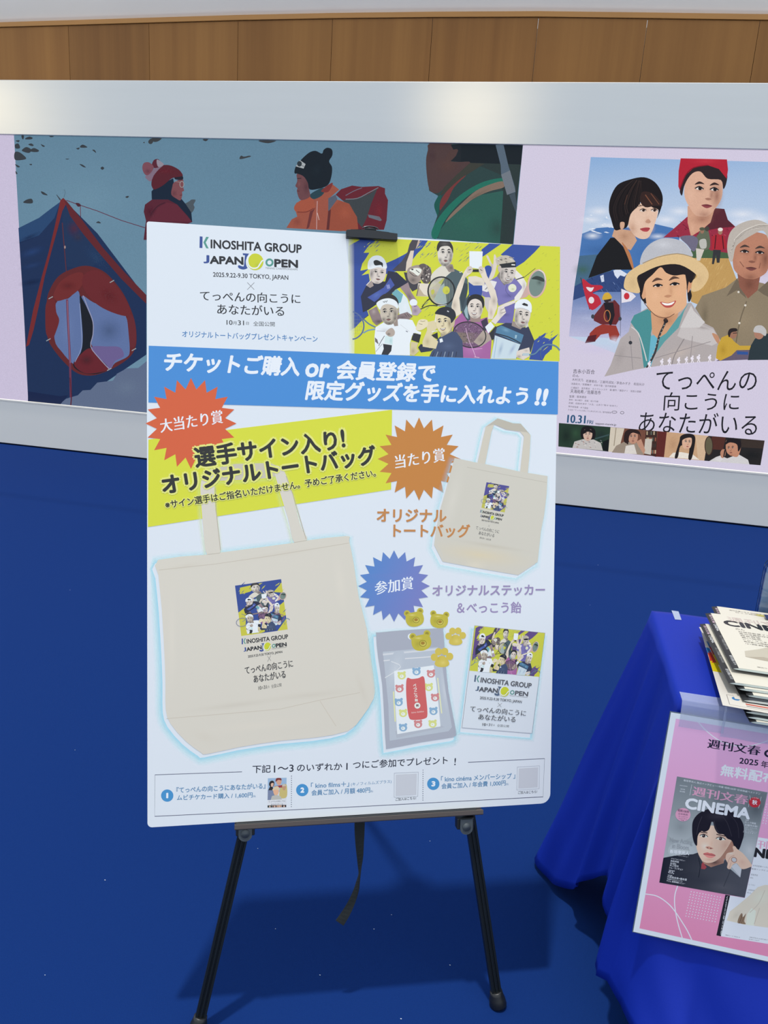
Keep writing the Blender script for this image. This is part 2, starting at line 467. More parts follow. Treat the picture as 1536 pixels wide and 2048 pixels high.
# sloping plaster soffit above the panelling
bm = bmesh.new(); lo_ = []; mi_ = []; hi_ = []
for x in xs:
    lo_.append(bm.verts.new((x, yc(x) + 0.03, zt))); mi_.append(bm.verts.new((x, yc(x) - 0.05, zt + 0.10))); hi_.append(bm.verts.new((x, yc(x) - 0.40, zt + 0.75)))
tp_ = [bm.verts.new((v_.co.x, v_.co.y, v_.co.z + 0.12)) for v_ in hi_]; bk_ = [bm.verts.new((v_.co.x, v_.co.y + 0.2, zt + 0.87)) for v_ in lo_]
for k in range(len(xs) - 1):
    for r0, r1 in ((lo_, mi_), (mi_, hi_), (hi_, tp_), (tp_, bk_)): bm.faces.new([r0[k], r0[k + 1], r1[k + 1], r1[k]])
ce = from_bm('ceiling', bm, m_ceil, None, True); tag(ce, kind='structure')

# added rail above the frame; its spots stand in for the fascia's highlight source
m_lampglow = bpy.data.materials.new('lamp_glow'); m_lampglow.use_nodes = True
_b = m_lampglow.node_tree.nodes['Principled BSDF']; _b.inputs['Emission Color'].default_value = (1, 0.9, 0.72, 1); _b.inputs['Emission Strength'].default_value = 6
m_can = mat('lamp_can', (60, 60, 62), 0.5, metal=0.6)
rail = empty('added_spot_rail', (-1.0, 3.9, 0)); tag(rail, 'added thin black lighting rail on two posts, out of view, facing the screen', 'added lamp rail')
for x in (-5.6, 3.6):
    bm = bmesh.new(); tube(bm, [Vector((x, 3.9, 0)), Vector((x, 3.9, 2.98))], 0.022, 12); from_bm('post', bm, m_can, rail, True)
    bm = bmesh.new(); tube(bm, [Vector((x, 3.9, 0)), Vector((x, 3.9, 0.02))], 0.18, 24); from_bm('base_plate', bm, m_can, rail)
bm = bmesh.new(); tube(bm, [Vector((-5.6, 3.9, 2.97)), Vector((3.6, 3.9, 2.97))], 0.008, 10); from_bm('crossbar', bm, m_can, rail, True)
for px_ in (-20, 950):
    hit = on_y(px_, 205, YW); lx = hit.x * (1 + 1.526 / YW) ; lp = Vector((lx, 3.9, 2.86)); ax_ = (Vector((hit.x, YW, hit.z)) - lp).normalized()
    bm = bmesh.new(); tube(bm, [lp - ax_ * 0.12, lp], 0.045, 20); hd = from_bm('spot_head', bm, m_can, rail, True)
    bm = bmesh.new(); tube(bm, [lp - ax_ * 0.002, lp + ax_ * 0.002], 0.036, 20); from_bm('lens', bm, m_lampglow, hd)
    bm = bmesh.new(); tube(bm, [lp - ax_ * 0.06 + Vector((0, 0, 0.04)), Vector((lp.x, 3.9, 2.96))], 0.008, 8); from_bm('bracket', bm, m_can, hd)
    ld = bpy.data.lights.new('spot_beam', 'SPOT'); ld.energy = (17, 11)[px_ > 0]; ld.color = (1, 0.80, 0.45); ld.spot_size = math.radians(50); ld.spot_blend = 1.0; ld.shadow_soft_size = 0.06
    lo = bpy.data.objects.new('spot_beam', ld); COL.objects.link(lo); lo.location = lp + ax_ * 0.01
    lo.rotation_euler = (-ax_).to_track_quat('Z', 'Y').to_euler()

# ------------------------------------------------------------------ led screen
led = empty('led_screen', (-1.2, YW + 0.2, 0)); tag(led, 'wide display wall with film pictures in a satin aluminium surround', 'screen')
bm = bmesh.new(); obox(bm, O0, Xv, Yv, Zv, -9, 5, YW + 0.03, YW + 0.32, 0.0, Z_SIL - 0.01); from_bm('cabinet', bm, m_black, led)
bm = bmesh.new(); obox(bm, O0, Xv, Yv, Zv, -9, 5, YW, YW + 0.32, Z_LT, Z_SIL, 0.004); from_bm('top_fascia', bm, m_alu, led)
bm = bmesh.new(); obox(bm, O0, Xv, Yv, Zv, -9, 5, YW, YW + 0.3, 0.012, Z_LB - 0.012, 0.003); from_bm('kick_panel', bm, m_band, led)
bm = bmesh.new(); obox(bm, O0, Xv, Yv, Zv, -9, 5, YW - 0.004, YW + 0.03, Z_LB - 0.012, Z_LB + 0.002, 0.002); from_bm('edge_bead', bm, mat('bead', (236, 230, 218), 0.4), led)
bm = bmesh.new(); obox(bm, O0, Xv, Yv, Zv, -8.5, 4.6, YW + 0.08, YW + 0.13, Z_SIL - 0.012, Z_SIL - 0.002, 0.002)
m_strip = bpy.data.materials.new('added_strip_glow'); m_strip.use_nodes = True
_b = m_strip.node_tree.nodes['Principled BSDF']; _b.inputs['Emission Color'].default_value = (1, 0.93, 0.82, 1); _b.inputs['Emission Strength'].default_value = 7
from_bm('added_strip_light', bm, m_strip, led)  # added glowing strip, unseen behind the fascia, to brighten the wood and soffit
m_led = print_mat('led_picture', emit=True, grain=(160, 0.05)); m_leda = print_mat('led_picture_soft', emit=True, alpha=True, grain=(160, 0.05))
LED = Art(Vector((-1.2, YW + 0.028, 1.2)), Xv, Zv, 0.0002, mats=[m_led, m_leda])
# ================================================================== easel and poster board
BO = Vector((-0.5939277, 1.03357379, -0.88485215 + CAM_H))
BU = Vector((0.92778214, 0.36840228, 0.01606473)).normalized()
BV = Vector((-0.09570067, 0.20600345, 0.97552611)); BV = (BV - BU * BV.dot(BU)).normalized()
BN = BU.cross(BV).normalized()
BW, BH, BT = 0.728, 1.030, 0.007
def bp(a, b, c=0.0): return BO + BU * a + BV * b + BN * c
def bpx(x, y, c=0.0):
    """photo pixel -> board-plane coordinates at normal offset c"""
    d = pxray(x, y); q = BO + BN * c; h = CAM + d * ((q - CAM).dot(BN) / d.dot(BN)) - q
    return h.dot(BU), h.dot(BV)
m_foam = mat('foam_board_edge', (238, 238, 236), 0.6)
m_face = mat('gloss_board_face', (236, 238, 238), 0.32, spec=0.5)
board = empty('poster_board', bp(BW / 2, 0, -BT / 2)); tag(board, 'large white printed campaign board with tote bags on the black easel', 'board')
rc = 0.018
out = []
for cx, cy, a0, r in ((BW - 0.004, BH - 0.004, 0, 0.004), (0.004, BH - 0.004, 90, 0.004), (0.008, 0.008, 180, 0.008), (BW - rc, rc, 270, rc)):
    for k in range(7):
        t = math.radians(a0 + 15 * k); out.append((cx + r * math.cos(t), cy + r * math.sin(t)))
bm = bmesh.new(); prism(bm, [bp(x, y, 0) for x, y in out], -BN * BT); from_bm('foam_panel', bm, m_foam, board)
bm = bmesh.new(); prism(bm, [bp(x, y, 0.0003) for x, y in out], -BN * 0.0002); from_bm('face_sheet', bm, m_face, board)
KB = [1, 1, 1]
m_pr = print_mat('board_print', rough=0.36, spec=0.45); m_pra = print_mat('board_print_soft', alpha=True, rough=0.36, spec=0.45)
BRD = Art(BO, BU, BV, 0.000006, K=(0.82, 0.905, 1.04), mats=[m_pr, m_pra], base=0.00032, ground=C((236, 238, 238)))
# ------------------------------------------------------------------ easel
m_blk = mat('black_anodised', (34, 40, 44), 0.38, metal=0.55, spec=0.4)
m_plas = mat('black_plastic', (30, 33, 37), 0.45, noise=(60, 0.12))
m_grey = mat('grey_plastic_hinge', (66, 73, 78), 0.55, noise=(220, 0.2))
m_tray = mat('bronze_tray', (112, 101, 92), 0.42, metal=0.5)
m_rub = mat('rubber_foot', (22, 24, 27), 0.4)
m_strap = mat('webbing', (26, 31, 32), 0.9, bump=(900, 0.6, 0.001))
LOFF = -BT - 0.010                             # centre of the leg tubes behind the board
def floor_hit(a0, b0, a1, b1, c):
    p0, p1 = bp(a0, b0, c), bp(a1, b1, c); t = p0.z / (p0.z - p1.z); return p0 + (p1 - p0) * t
tl = bpx(486.5, 1680, LOFF); bl = bpx(401, 2035, LOFF); trr = bpx(936.5, 1668, LOFF); br = bpx(995.5, 2006, LOFF)
footL = floor_hit(*tl, *bl, LOFF); footR = floor_hit(*trr, *br, LOFF)
topL = bp(0.385, 0.955, LOFF); topR = bp(0.415, 0.955, LOFF)
footB = Vector((-0.50, 1.86, 0.0)); topB = bp(0.40, 0.955, LOFF - 0.022)
easel = empty('display_easel', (footL + footR + footB) / 3); tag(easel, 'black folding tripod easel holding the large printed board', 'easel')
easel.location.z = 0
def leg(p, q, side, name, w=0.0185, d=0.013):
    ax = (q - p).normalized(); s = (side - ax * side.dot(ax)).normalized(); nn = s.cross(ax).normalized()
    if nn.dot(CAM - p) < 0: nn = -nn
    h, e = w / 2, d / 2; g = 0.0022
    prof = [(-h, -e), (h, -e), (h, e), (0.0052, e), (0.0044, e - g), (0.0026, e - g), (0.0018, e), (-0.0018, e), (-0.0026, e - g), (-0.0044, e - g), (-0.0052, e), (-h, e)]
    bm = bmesh.new(); prism(bm, [p + s * x + nn * y for x, y in prof], q - p)
    return from_bm(name, bm, m_blk, easel)
def foot(par, p, ax):
    bm = bmesh.new(); a = ax.normalized()
    prof = [(0.0, 0.0152), (0.004, 0.0165), (0.016, 0.0150), (0.024, 0.0125), (0.030, 0.0118), (0.0302, 0.0085)]
    # rubber cup: flared at the ground
    base = Vector((p.x, p.y, 0.0005)); pts = [base + Vector((0, 0, 0)) + a * t for t, r in prof]
    tube(bm, pts, [r for t, r in prof], 18)
    for v_ in bm.verts:
        if v_.co.z < 0.0005: v_.co.z = 0.0005
    return from_bm('rubber_foot', bm, m_rub, par, True)
for p, q in ((footL, topL), (footR, topR)):
    ax = (q - p).normalized()
    lg = leg(p + ax * 0.012, q, BU, 'leg'); foot(lg, p, ax)
axb = (topB - footB).normalized(); lgb = leg(footB + axb * 0.012, topB, BU, 'leg', 0.018, 0.012); foot(lgb, footB, axb)
# lower sliding stage of the rear leg is thicker
bm = bmesh.new(); mid = footB + axb * 0.62; obox(bm, mid, BU, axb, BU.cross(axb), -0.013, 0.013, -0.03, 0.03, -0.010, 0.010, 0.003); from_bm('leg_lock', bm, m_plas, easel)
bm = bmesh.new(); obox(bm, bp(0.40, 0.955, LOFF - 0.008), BU, BV, BN, -0.035, 0.035, -0.03, 0.035, -0.022, 0.009, 0.006); from_bm('head_block', bm, m_plas, easel)
bm = bmesh.new(); obox(bm, bp(0.40, 0.955, LOFF), BU, BV, BN, -0.009, 0.009, 0.02, 0.079, -0.006, 0.006, 0.002); from_bm('mast', bm, m_blk, easel)
# tray
ta, tb = bpx(469, 1649, 0.008)[0], bpx(966, 1626, 0.008)[0]
tk = 0.0
bm = bmesh.new()
prof = [(-0.016, -0.0035), (0.0085, -0.0035), (0.0085, -0.001), (0.0100, -0.001), (0.0100, -0.0085), (0.0085, -0.0105), (-0.016, -0.0105)]
prism(bm, [bp(ta, y, x) for x, y in prof], BU * (tb - ta)); from_bm('tray', bm, m_tray, easel)
bm = bmesh.new(); obox(bm, bp(0, 0, 0), BU, BV, BN, ta + 0.002, tb - 0.012, -0.0037, -0.0006, -0.012, 0.007, 0.001); from_bm('tray_pad', bm, m_rub, easel)
# hinge brackets under the tray
for (px, py) in ((490.5, 1665), (932.5, 1652)):
    a, b_ = bpx(px, py, 0.004)
    pts = [(-0.0115, 0.013), (0.0115, 0.013), (0.0118, -0.004)] + [(0.0118 * math.cos(math.radians(t)), -0.004 + 0.011 * math.sin(math.radians(t))) for t in range(-10, -180, -14)] + [(-0.0118, -0.004)]
    bm = bmesh.new(); prism(bm, [bp(a + x, b_ + y, 0.0065) for x, y in pts], -BN * 0.004); hb_ = from_bm('hinge_plate', bm, m_grey, easel)
    bm = bmesh.new(); obox(bm, bp(a, b_, -0.006), BU, BV, BN, -0.0165, 0.0165, -0.008, 0.0135, -0.010, 0.007, 0.002); from_bm('hinge_yoke', bm, m_plas, hb_)
    bm = bmesh.new(); tube(bm, [bp(a, b_ - 0.001, 0.006), bp(a, b_ - 0.001, 0.0078)], 0.0075, 20); from_bm('pivot_cap', bm, m_grey, hb_, True)
# clip at the top edge
ca, cb = bpx(692.5, 470, 0.008), bpx(794.5, 476, 0.008)
cy0 = (ca[1] + cb[1]) / 2 - 0.0045
bm = bmesh.new(); L = cb[0] - ca[0]
pts = [(0, 0), (L, 0), (L, 0.0115), (L * 0.83, 0.0128), (L * 0.62, 0.0142), (L * 0.30, 0.0150), (L * 0.08, 0.0138), (0, 0.0125)]
ytop = cy0
prism(bm, [bp(ca[0] + x, ytop + y, 0.011) for x, y in pts], -BN * 0.0105)
bmesh.ops.bevel(bm, geom=bm.edges[:], offset=0.0007, segments=1, affect='EDGES')
clip = from_bm('board_clip', bm, m_plas, easel)
bm = bmesh.new(); obox(bm, bp(0, 0, 0), BU, BV, BN, ca[0] + L * 0.1, cb[0] - L * 0.1, BH + 0.0008, BH + 0.006, -BT - 0.012, 0.004, 0.001); from_bm('clip_bridge', bm, m_plas, clip)
bm = bmesh.new()
pa = bpx(725, 457, -0.004); pb = bpx(757, 457, -0.004)
hk = []
for k in range(15):
    t = k / 14; hk.append(bp(pa[0] + (pb[0] - pa[0]) * t, pa[1] + 0.0045 * math.sin(math.pi * t) ** 0.5, -0.004))
tube(bm, hk, 0.0011, 8); from_bm('spring_wire', bm, mat('steel_wire', (90, 92, 95), 0.25, metal=1), clip, True)
bm = bmesh.new(); tube(bm, [bp(pa[0] + 0.004, pa[1] + 0.0005, -0.006), bp(pb[0] - 0.004, pa[1] + 0.0002, -0.006)], 0.003, 10); from_bm('spring_coil', bm, m_plas, clip, True)
# carrying strap hanging from the tray
sx = [(719.5, 1632, 20.5, 0), (719, 1660, 20.0, 0), (719.5, 1690, 16.5, 4), (720.5, 1715, 11.5, 9), (720.3, 1735, 5.5, 15), (720, 1748, 3.0, 20), (716.5, 1765, 6.5, 14), (713, 1780, 10, 10), (704, 1803, 14, 6), (692, 1826, 17, 3), (679.5, 1845, 18.5, 0)]
sx2 = catmull([(a, b) for a, b, c, d in sx], 3, False); sw = catmull([(c, d) for a, b, c, d in sx], 3, False)
bm = bmesh.new(); prev = None
for i, ((x, y), (w, tw)) in enumerate(zip(sx2, sw)):
    tilt = 0.0 if y < 1750 else min(1, (y - 1750) / 60)
    q = sx2[min(i + 1, len(sx2) - 1)]; p0 = sx2[max(i - 1, 0)]
    dx, dy = q[0] - p0[0], q[1] - p0[1]; dl = math.hypot(dx, dy)
    nx, ny = dy / dl, -dx / dl
    c0 = -0.035
    l_ = bpx(x - nx * w / 2, y - ny * w / 2, c0 - tw * 0.0005); r_ = bpx(x + nx * w / 2, y + ny * w / 2, c0 + tw * 0.0005)
    pl, pr = bp(*l_, c0 - tw * 0.0005), bp(*r_, c0 + tw * 0.0005)
    tn = (pr - pl).normalized().cross(Vector((0, 0, 1))).normalized() * 0.0016
    ring = [bm.verts.new(pl), bm.verts.new(pr), bm.verts.new(pr + tn), bm.verts.new(pl + tn)]
    if prev:
        for k in range(4): bm.faces.new([prev[k], prev[(k + 1) % 4], ring[(k + 1) % 4], ring[k]])
    else: bm.faces.new(ring[::-1])
    prev = ring
bm.faces.new(prev); from_bm('strap', bm, m_strap, easel, False)

# ================================================================== table, cloth, sign, magazines
TZ = 0.695; TX0, TX1, TY0, TY1 = 0.247, 2.0, 1.175, 1.572
m_tab = mat('grey_laminate', (190, 190, 186), 0.5); m_tleg = mat('steel_leg', (150, 152, 155), 0.3, metal=0.9)
table = empty('folding_table', (1.12, 1.37, 0)); tag(table, 'low folding table hidden under the blue tablecloth', 'table')
bm = bmesh.new(); obox(bm, O0, Xv, Yv, Zv, TX0 + 0.004, TX1 - 0.004, TY0 + 0.004, TY1 - 0.004, TZ - 0.033, TZ - 0.003, 0.003); from_bm('table_top', bm, m_tab, table)
for x in (TX0 + 0.12, TX1 - 0.12):
    for y in (TY0 + 0.05, TY1 - 0.05):
        bm = bmesh.new(); tube(bm, [Vector((x, y, 0.0)), Vector((x, y, TZ - 0.033))], 0.013, 12); from_bm('leg', bm, m_tleg, table, True)
m_cloth = mat('royal_blue_cloth', (17, 42, 150), 0.5, spec=0.15, noise=(500, 0.06), bump=(380, 0.12, 0.0008))
def W(x, y, Y): return on_y(x, y, Y)
cols = [  # edge point on the table top, hem point, fold strength along the fall
    (Vector((1.6, TY1, TZ)), Vector((1.6, TY1 + 0.06, 0.05))),
    (Vector((1.1, TY1, TZ)), Vector((1.1, TY1 + 0.05, 0.05))),
    (Vector((0.7, TY1, TZ)), Vector((0.68, TY1 + 0.07, 0.05))),
    (Vector((0.40, TY1, TZ)), Vector((0.36, TY1 + 0.06, 0.05))),
    (Vector((0.285, TY1, TZ)), Vector((0.20, TY1 + 0.10, 0.06))),
    (Vector((0.249, TY1 - 0.004, TZ)), W(1088, 1703, TY1 + 0.075)),
    (Vector((TX0, TY1 - 0.03, TZ)), W(1100, 1755, TY1 - 0.005)),
    (Vector((TX0, TY1 - 0.07, TZ)), W(1113, 1773, TY1 - 0.055)),
    (Vector((TX0, TY1 - 0.12, TZ)), W(1150, 1774, TY1 - 0.10)),
    (Vector((TX0, TY1 - 0.16, TZ)), W(1172, 1771, TY1 - 0.13)),
    (Vector((TX0, TY1 - 0.20, TZ)), W(1193, 1752, TY1 - 0.17)),
    (Vector((TX0, TY1 - 0.25, TZ)), W(1206, 1748, TY1 - 0.22)),
    (Vector((TX0, TY1 - 0.30, TZ)), W(1226, 1768, TY1 - 0.27)),
    (Vector((TX0, TY0 + 0.05, TZ)), W(1222, 1840, TY0 + 0.10)),
    (Vector((TX0, TY0 + 0.015, TZ)), W(1203, 1905, TY0 + 0.045)),
    (Vector((TX0 + 0.004, TY0 + 0.002, TZ)), W(1201, 1925, TY0 + 0.02)),
    (Vector((TX0 + 0.02, TY0, TZ)), W(1214, 1962, TY0 - 0.005)),
    (Vector((TX0 + 0.05, TY0, TZ)), W(1240, 2008, TY0 - 0.02)),
    (Vector((TX0 + 0.09, TY0, TZ)), W(1282, 2045, TY0 - 0.026)),
    (Vector((TX0 + 0.15, TY0, TZ)), W(1330, 2072, TY0 - 0.026)),
    (Vector((TX0 + 0.25, TY0, TZ)), W(1410, 2110, TY0 - 0.024)),
    (Vector((TX0 + 0.45, TY0, TZ)), Vector((TX0 + 0.45, TY0 - 0.028, 0.07))),
    (Vector((TX0 + 0.8, TY0, TZ)), Vector((TX0 + 0.8, TY0 - 0.028, 0.06))),
    (Vector((TX0 + 1.3, TY0, TZ)), Vector((TX0 + 1.3, TY0 - 0.05, 0.06))),
    (Vector((TX1, TY0, TZ)), Vector((TX1 + 0.05, TY0 - 0.05, 0.06))),
    (Vector((TX1, TY1, TZ)), Vector((TX1 + 0.05, TY1 + 0.05, 0.06))),
]
def cat3(p0, p1, p2, p3, t): return 0.5 * ((2 * p1) + (p2 - p0) * t + (2 * p0 - 5 * p1 + 4 * p2 - p3) * t * t + (3 * p1 - p0 - 3 * p2 + p3) * t ** 3)
fine = []; n = len(cols)
for i in range(n):
    for k in range(6):
        t = k / 6; a = cols[i][0].lerp(cols[(i + 1) % n][0], t)
        b_ = cat3(cols[i - 1][1], cols[i][1], cols[(i + 1) % n][1], cols[(i + 2) % n][1], t)
        fine.append((a, b_, i + t))
NT = 30; bm = bmesh.new(); grid = []
ctr = Vector(((TX0 + TX1) / 2, (TY0 + TY1) / 2, TZ))
for j, (a, b_, s) in enumerate(fine):
    col_ = []
    for k in range(NT + 1):
        t = k / NT
        # leave the edge with a small rounded shoulder, fall straight, flare at the hem
        p = a.lerp(b_, t)
        od = Vector((b_.x - a.x, b_.y - a.y, 0))
        p -= od * (t * (1 - t) * 0.15)
        front = max(0, min(1, (s - 16) / 2)) * (1 if s < 24 else 0)
        x = p.x
        if front:                                  # diagonal drag folds on the front fall, below the sign
            ph = (x - TX0) * 26 + (1 - t) * 9.5
            amp = 0.016 * max(0, (t - 0.66)) / 0.34
            p.y -= amp * math.sin(ph) * front + amp * 0.5 * math.sin(ph * 2.1 + 1.3) * front
        elif 5 < s < 16:
            p.x += 0.032 * math.sin(s * 1.85 + 0.2 + 0.5 * t) * t ** 1.1 * (1 - 0.45 * t) - 0.026 * t * (1 - t) + 0.004 * math.sin(s * 5.3 + t * 7) * t
        if 17 < s < 24 and t > 0.66: p.y -= 0.085 * ((t - 0.66) / 0.34) ** 1.2 * min(1, (s - 17) / 2)
        if k == 0: p = a + Vector((0, 0, 0.0015))
        col_.append(bm.verts.new(p))
    grid.append(col_)
m_ = len(grid)
for j in range(m_):
    g, h = grid[j], grid[(j + 1) % m_]
    for k in range(NT): bm.faces.new([g[k], g[k + 1], h[k + 1], h[k]])
inner = []
for a, b_, q in fine:
    inner.append(bm.verts.new(Vector((TX0 + 0.012 + (a.x - TX0) * (TX1 - TX0 - 0.024) / (TX1 - TX0), TY0 + 0.012 + (a.y - TY0) * (TY1 - TY0 - 0.024) / (TY1 - TY0), TZ + 0.0022))))
for j in range(m_): bm.faces.new([grid[j][0], grid[(j + 1) % m_][0], inner[(j + 1) % m_], inner[j]])
bm.faces.new(inner)
me_o = from_bm('tablecloth', bm, m_cloth, None, True)
tag(me_o, 'royal blue cloth draped over the table beside the easel', 'tablecloth')
sd = me_o.modifiers.new('thick', 'SOLIDIFY'); sd.thickness = 0.0012; sd.offset = -1

# ------------------------------------------------------------------ laminated sign on the front of the table
SU = Vector((0.99987263, 0.0, -0.00902114)).normalized()
SV = Vector((0.00829328, 0.05432849, 0.99848868)); SV = (SV - SU * SV.dot(SU)).normalized()
SH, SW = 0.399, 0.564
SO = Vector((0.2506, 1.2297, -0.6139)) * 0.95 + Vector((0, 0, CAM_H)) - SV * SH
SN = SU.cross(SV).normalized()
if SN.dot(CAM - SO) < 0: SN = -SN
m_lam = mat('laminated_white_sheet', (244, 248, 248), 0.28, spec=0.5); m_lamedge = mat('clear_laminate_rim', (96, 110, 118), 0.2, spec=0.6)
sign = empty('laminated_sign', SO + SU * SW / 2); tag(sign, 'pink laminated magazine notice taped to the front of the blue tablecloth', 'sign')
bm = bmesh.new(); obox(bm, SO, SU, SV, SN, -0.0016, SW + 0.0016, -0.0016, SH + 0.0016, 0, 0.0007); from_bm('laminate_film', bm, m_lamedge, sign)
bm = bmesh.new(); obox(bm, SO, SU, SV, SN, 0, SW, 0, SH, 0.0002, 0.0010); from_bm('paper_sheet', bm, m_lam, sign)
m_sp = print_mat('sign_print', rough=0.3, spec=0.45); m_spa = print_mat('sign_print_soft', alpha=True, rough=0.3, spec=0.45)
SGN = Art(SO, SU, SV, 0.000006, K=(0.60, 0.67, 0.82), mats=[m_sp, m_spa], base=0.00102, ground=C((244, 248, 248)))

# clear packing tape
m_tape = mat('clear_packing_tape', (206, 214, 236), 0.22, spec=0.6, bump=(260, 0.15, 0.0006))
m_tape.node_tree.nodes['Principled BSDF'].inputs['Alpha'].default_value = 0.26
def tape(path, w_axis, x0, x1, label, jag=0.0):
    bm = bmesh.new(); rows = []
    for p in path:
        rows.append([bm.verts.new(p + w_axis * (x0 + (x1 - x0) * k / 12) + Vector((0, 0, jag * math.sin(k * 2.2)))) for k in range(13)])
    for a, b_ in zip(rows, rows[1:]):
        for k in range(12): bm.faces.new([a[k], a[k + 1], b_[k + 1], b_[k]])
    o = from_bm('tape_strip', bm, m_tape, None, False)
    s_ = o.modifiers.new('t', 'SOLIDIFY'); s_.thickness = 0.00012
    return tag(o, label, 'tape', 'clear tape on the table')
tz = TZ + 0.0034
stl = SO + SV * SH
pth = [Vector((0, TY0 + 0.026, tz)), Vector((0, TY0 + 0.006, tz)), Vector((0, TY0 - 0.003, tz)), Vector((0, TY0 - 0.006, TZ - 0.003)), Vector((0, stl.y - 0.0016, stl.z + 0.001)), Vector((0, stl.y - 0.0028, stl.z - 0.021))]
xa = on_y(1362, 1425, 1.165).x; xb = on_y(1452, 1440, 1.165).x
tape(pth, Xv, xa, xb, 'short clear tape strip over the upper left edge of the pink sign')
pth2 = [Vector((0, TY0 + 0.020, tz + 0.001)), Vector((0, TY0 + 0.005, tz + 0.001)), Vector((0, TY0 - 0.0035, tz + 0.001)), Vector((0, TY0 - 0.0078, TZ - 0.003)), Vector((0, stl.y - 0.0024, stl.z + 0.001)), Vector((0, stl.y - 0.0036, stl.z - 0.026))]
tape(pth2, Xv, xb - 0.004, xb + 0.30, 'wrinkled clear tape strip over the sign below the magazine stack', 0.0008)
q = [on_z(x, y, TZ + 0.0030) for x, y in ((1343, 1221), (1357, 1223), (1363, 1240), (1350, 1239))]
bm = bmesh.new(); prism(bm, q, Vector((0, 0, 0.0003))); o = from_bm('tape_strip', bm, mat('cloudy_tape', (190, 200, 222), 0.3), None)
o.data.materials[0].node_tree.nodes['Principled BSDF'].inputs['Alpha'].default_value = 0.55
tag(o, 'small cloudy tape square at the back corner of the table top', 'tape', 'clear tape on the table')

# ------------------------------------------------------------------ magazines and leaflets on the table
m_cov = mat('cream_cover', (204, 197, 182), 0.35, spec=0.45); m_dark = mat('dark_cover', (44, 46, 52), 0.35, spec=0.45)
m_page = mat('page_edges', (214, 222, 214), 0.8, noise=(400, 0.10, (0.02, 0.02, 9)))
m_spine = mat('black_spine', (28, 28, 30), 0.4)
ML, MW, MT = 0.2430, 0.176, 0.0044
def magazine(px, py, z0, rot, label, cover='cream', bulge=1.0, shared={}):
    bl = on_z(px, py, z0 + MT)
    root = empty('magazine', (bl.x, bl.y, z0)); root.rotation_euler = (0, 0, rot)
    tag(root, label, 'magazine', 'magazines stacked on the blue table')
    key = (cover, bulge)
    if key not in shared:
        T = MT * bulge
        prof = [(0.0, 0.40), (0.004, 0.68), (0.0095, 0.93), (0.014, 1.0), (0.05, 1.0), (MW, 0.90)]
        low = [(MW, 0.06), (0.05, 0.0), (0.012, 0.0), (0.004, 0.14)]
        def ext(bm, pr, y0, y1):
            prism(bm, [Vector((x, y0, z * T)) for x, z in pr], Vector((0, y1 - y0, 0)))
        bm = bmesh.new(); ext(bm, [(x + 0.0006, 0.5 + (z - 0.5) * 0.86) for x, z in prof] + [(x - 0.0005 if x > 0.1 else x + 0.0006, 0.5 + (z - 0.5) * 0.86) for x, z in low], 0.0006, ML - 0.0006)
        me1 = bpy.data.meshes.new('pages'); bmesh.ops.recalc_face_normals(bm, faces=bm.faces); bm.to_mesh(me1); bm.free(); me1.materials.append(m_page)
        def sheet(pr, th):
            bm = bmesh.new(); up = [Vector((x, 0, z * T)) for x, z in pr]; dn = [Vector((x, 0, z * T - th)) for x, z in reversed(pr)]
            prism(bm, up + dn, Vector((0, ML, 0))); bmesh.ops.recalc_face_normals(bm, faces=bm.faces); return bm
        bm = sheet(prof[2:], 0.0003); me2 = bpy.data.meshes.new('front_cover'); bm.to_mesh(me2); bm.free(); me2.materials.append(m_cov if cover == 'cream' else m_dark)
        bm = sheet(prof[:3], 0.0003); me3 = bpy.data.meshes.new('spine'); bm.to_mesh(me3); bm.free(); me3.materials.append(m_spine)
        bm = sheet([(x, z) for x, z in reversed(low)], -0.0003); me4 = bpy.data.meshes.new('back_cover'); bm.to_mesh(me4); bm.free(); me4.materials.append(m_dark)
        shared[key] = (me1, me2, me3, me4)
    for me in shared[key]:
        o = bpy.data.objects.new(me.name, me); COL.objects.link(o); o.parent = root
    return root
zk = TZ + 0.0032
stack = [(1500, 1441, 0.02, 'cream', 'lowest cream magazine, at the very bottom of the stack'),
         (1494, 1431, -0.03, 'dark', 'second magazine from the table in the stack, dark cover'),
         (1490, 1421, 0.015, 'cream', 'third magazine from the table in the stack, cream cover'),
         (1497, 1411, 0.00, 'dark', 'fourth magazine from the table, under the colourful leaflets'),
         (1486, 1398, 0.03, 'dark', 'dark magazine lying directly on the colourful leaflets'),
         (1494, 1388, -0.02, 'cream', 'cream magazine just above the dark one on the leaflets'),
         (1477, 1375, 0.03, 'cream', 'fourth magazine from the top of the stack, cream cover'),
         (1458, 1363, 0.015, 'cream', 'third magazine from the top, its black spine jutting out left'),
         (1476, 1352, -0.02, 'cream', 'second magazine from the top, its cover showing behind the top one'),
         (1465, 1334, 0.0, 'cream', 'topmost cream magazine of the stack with black cover lettering')]
mags = []
for k, (x, y, r, cv_, lb) in enumerate(stack):
    if k == 4: zk += 0.0012
    mags.append((magazine(x, y, zk, r, lb, cv_), zk)); zk += MT + 0.0002
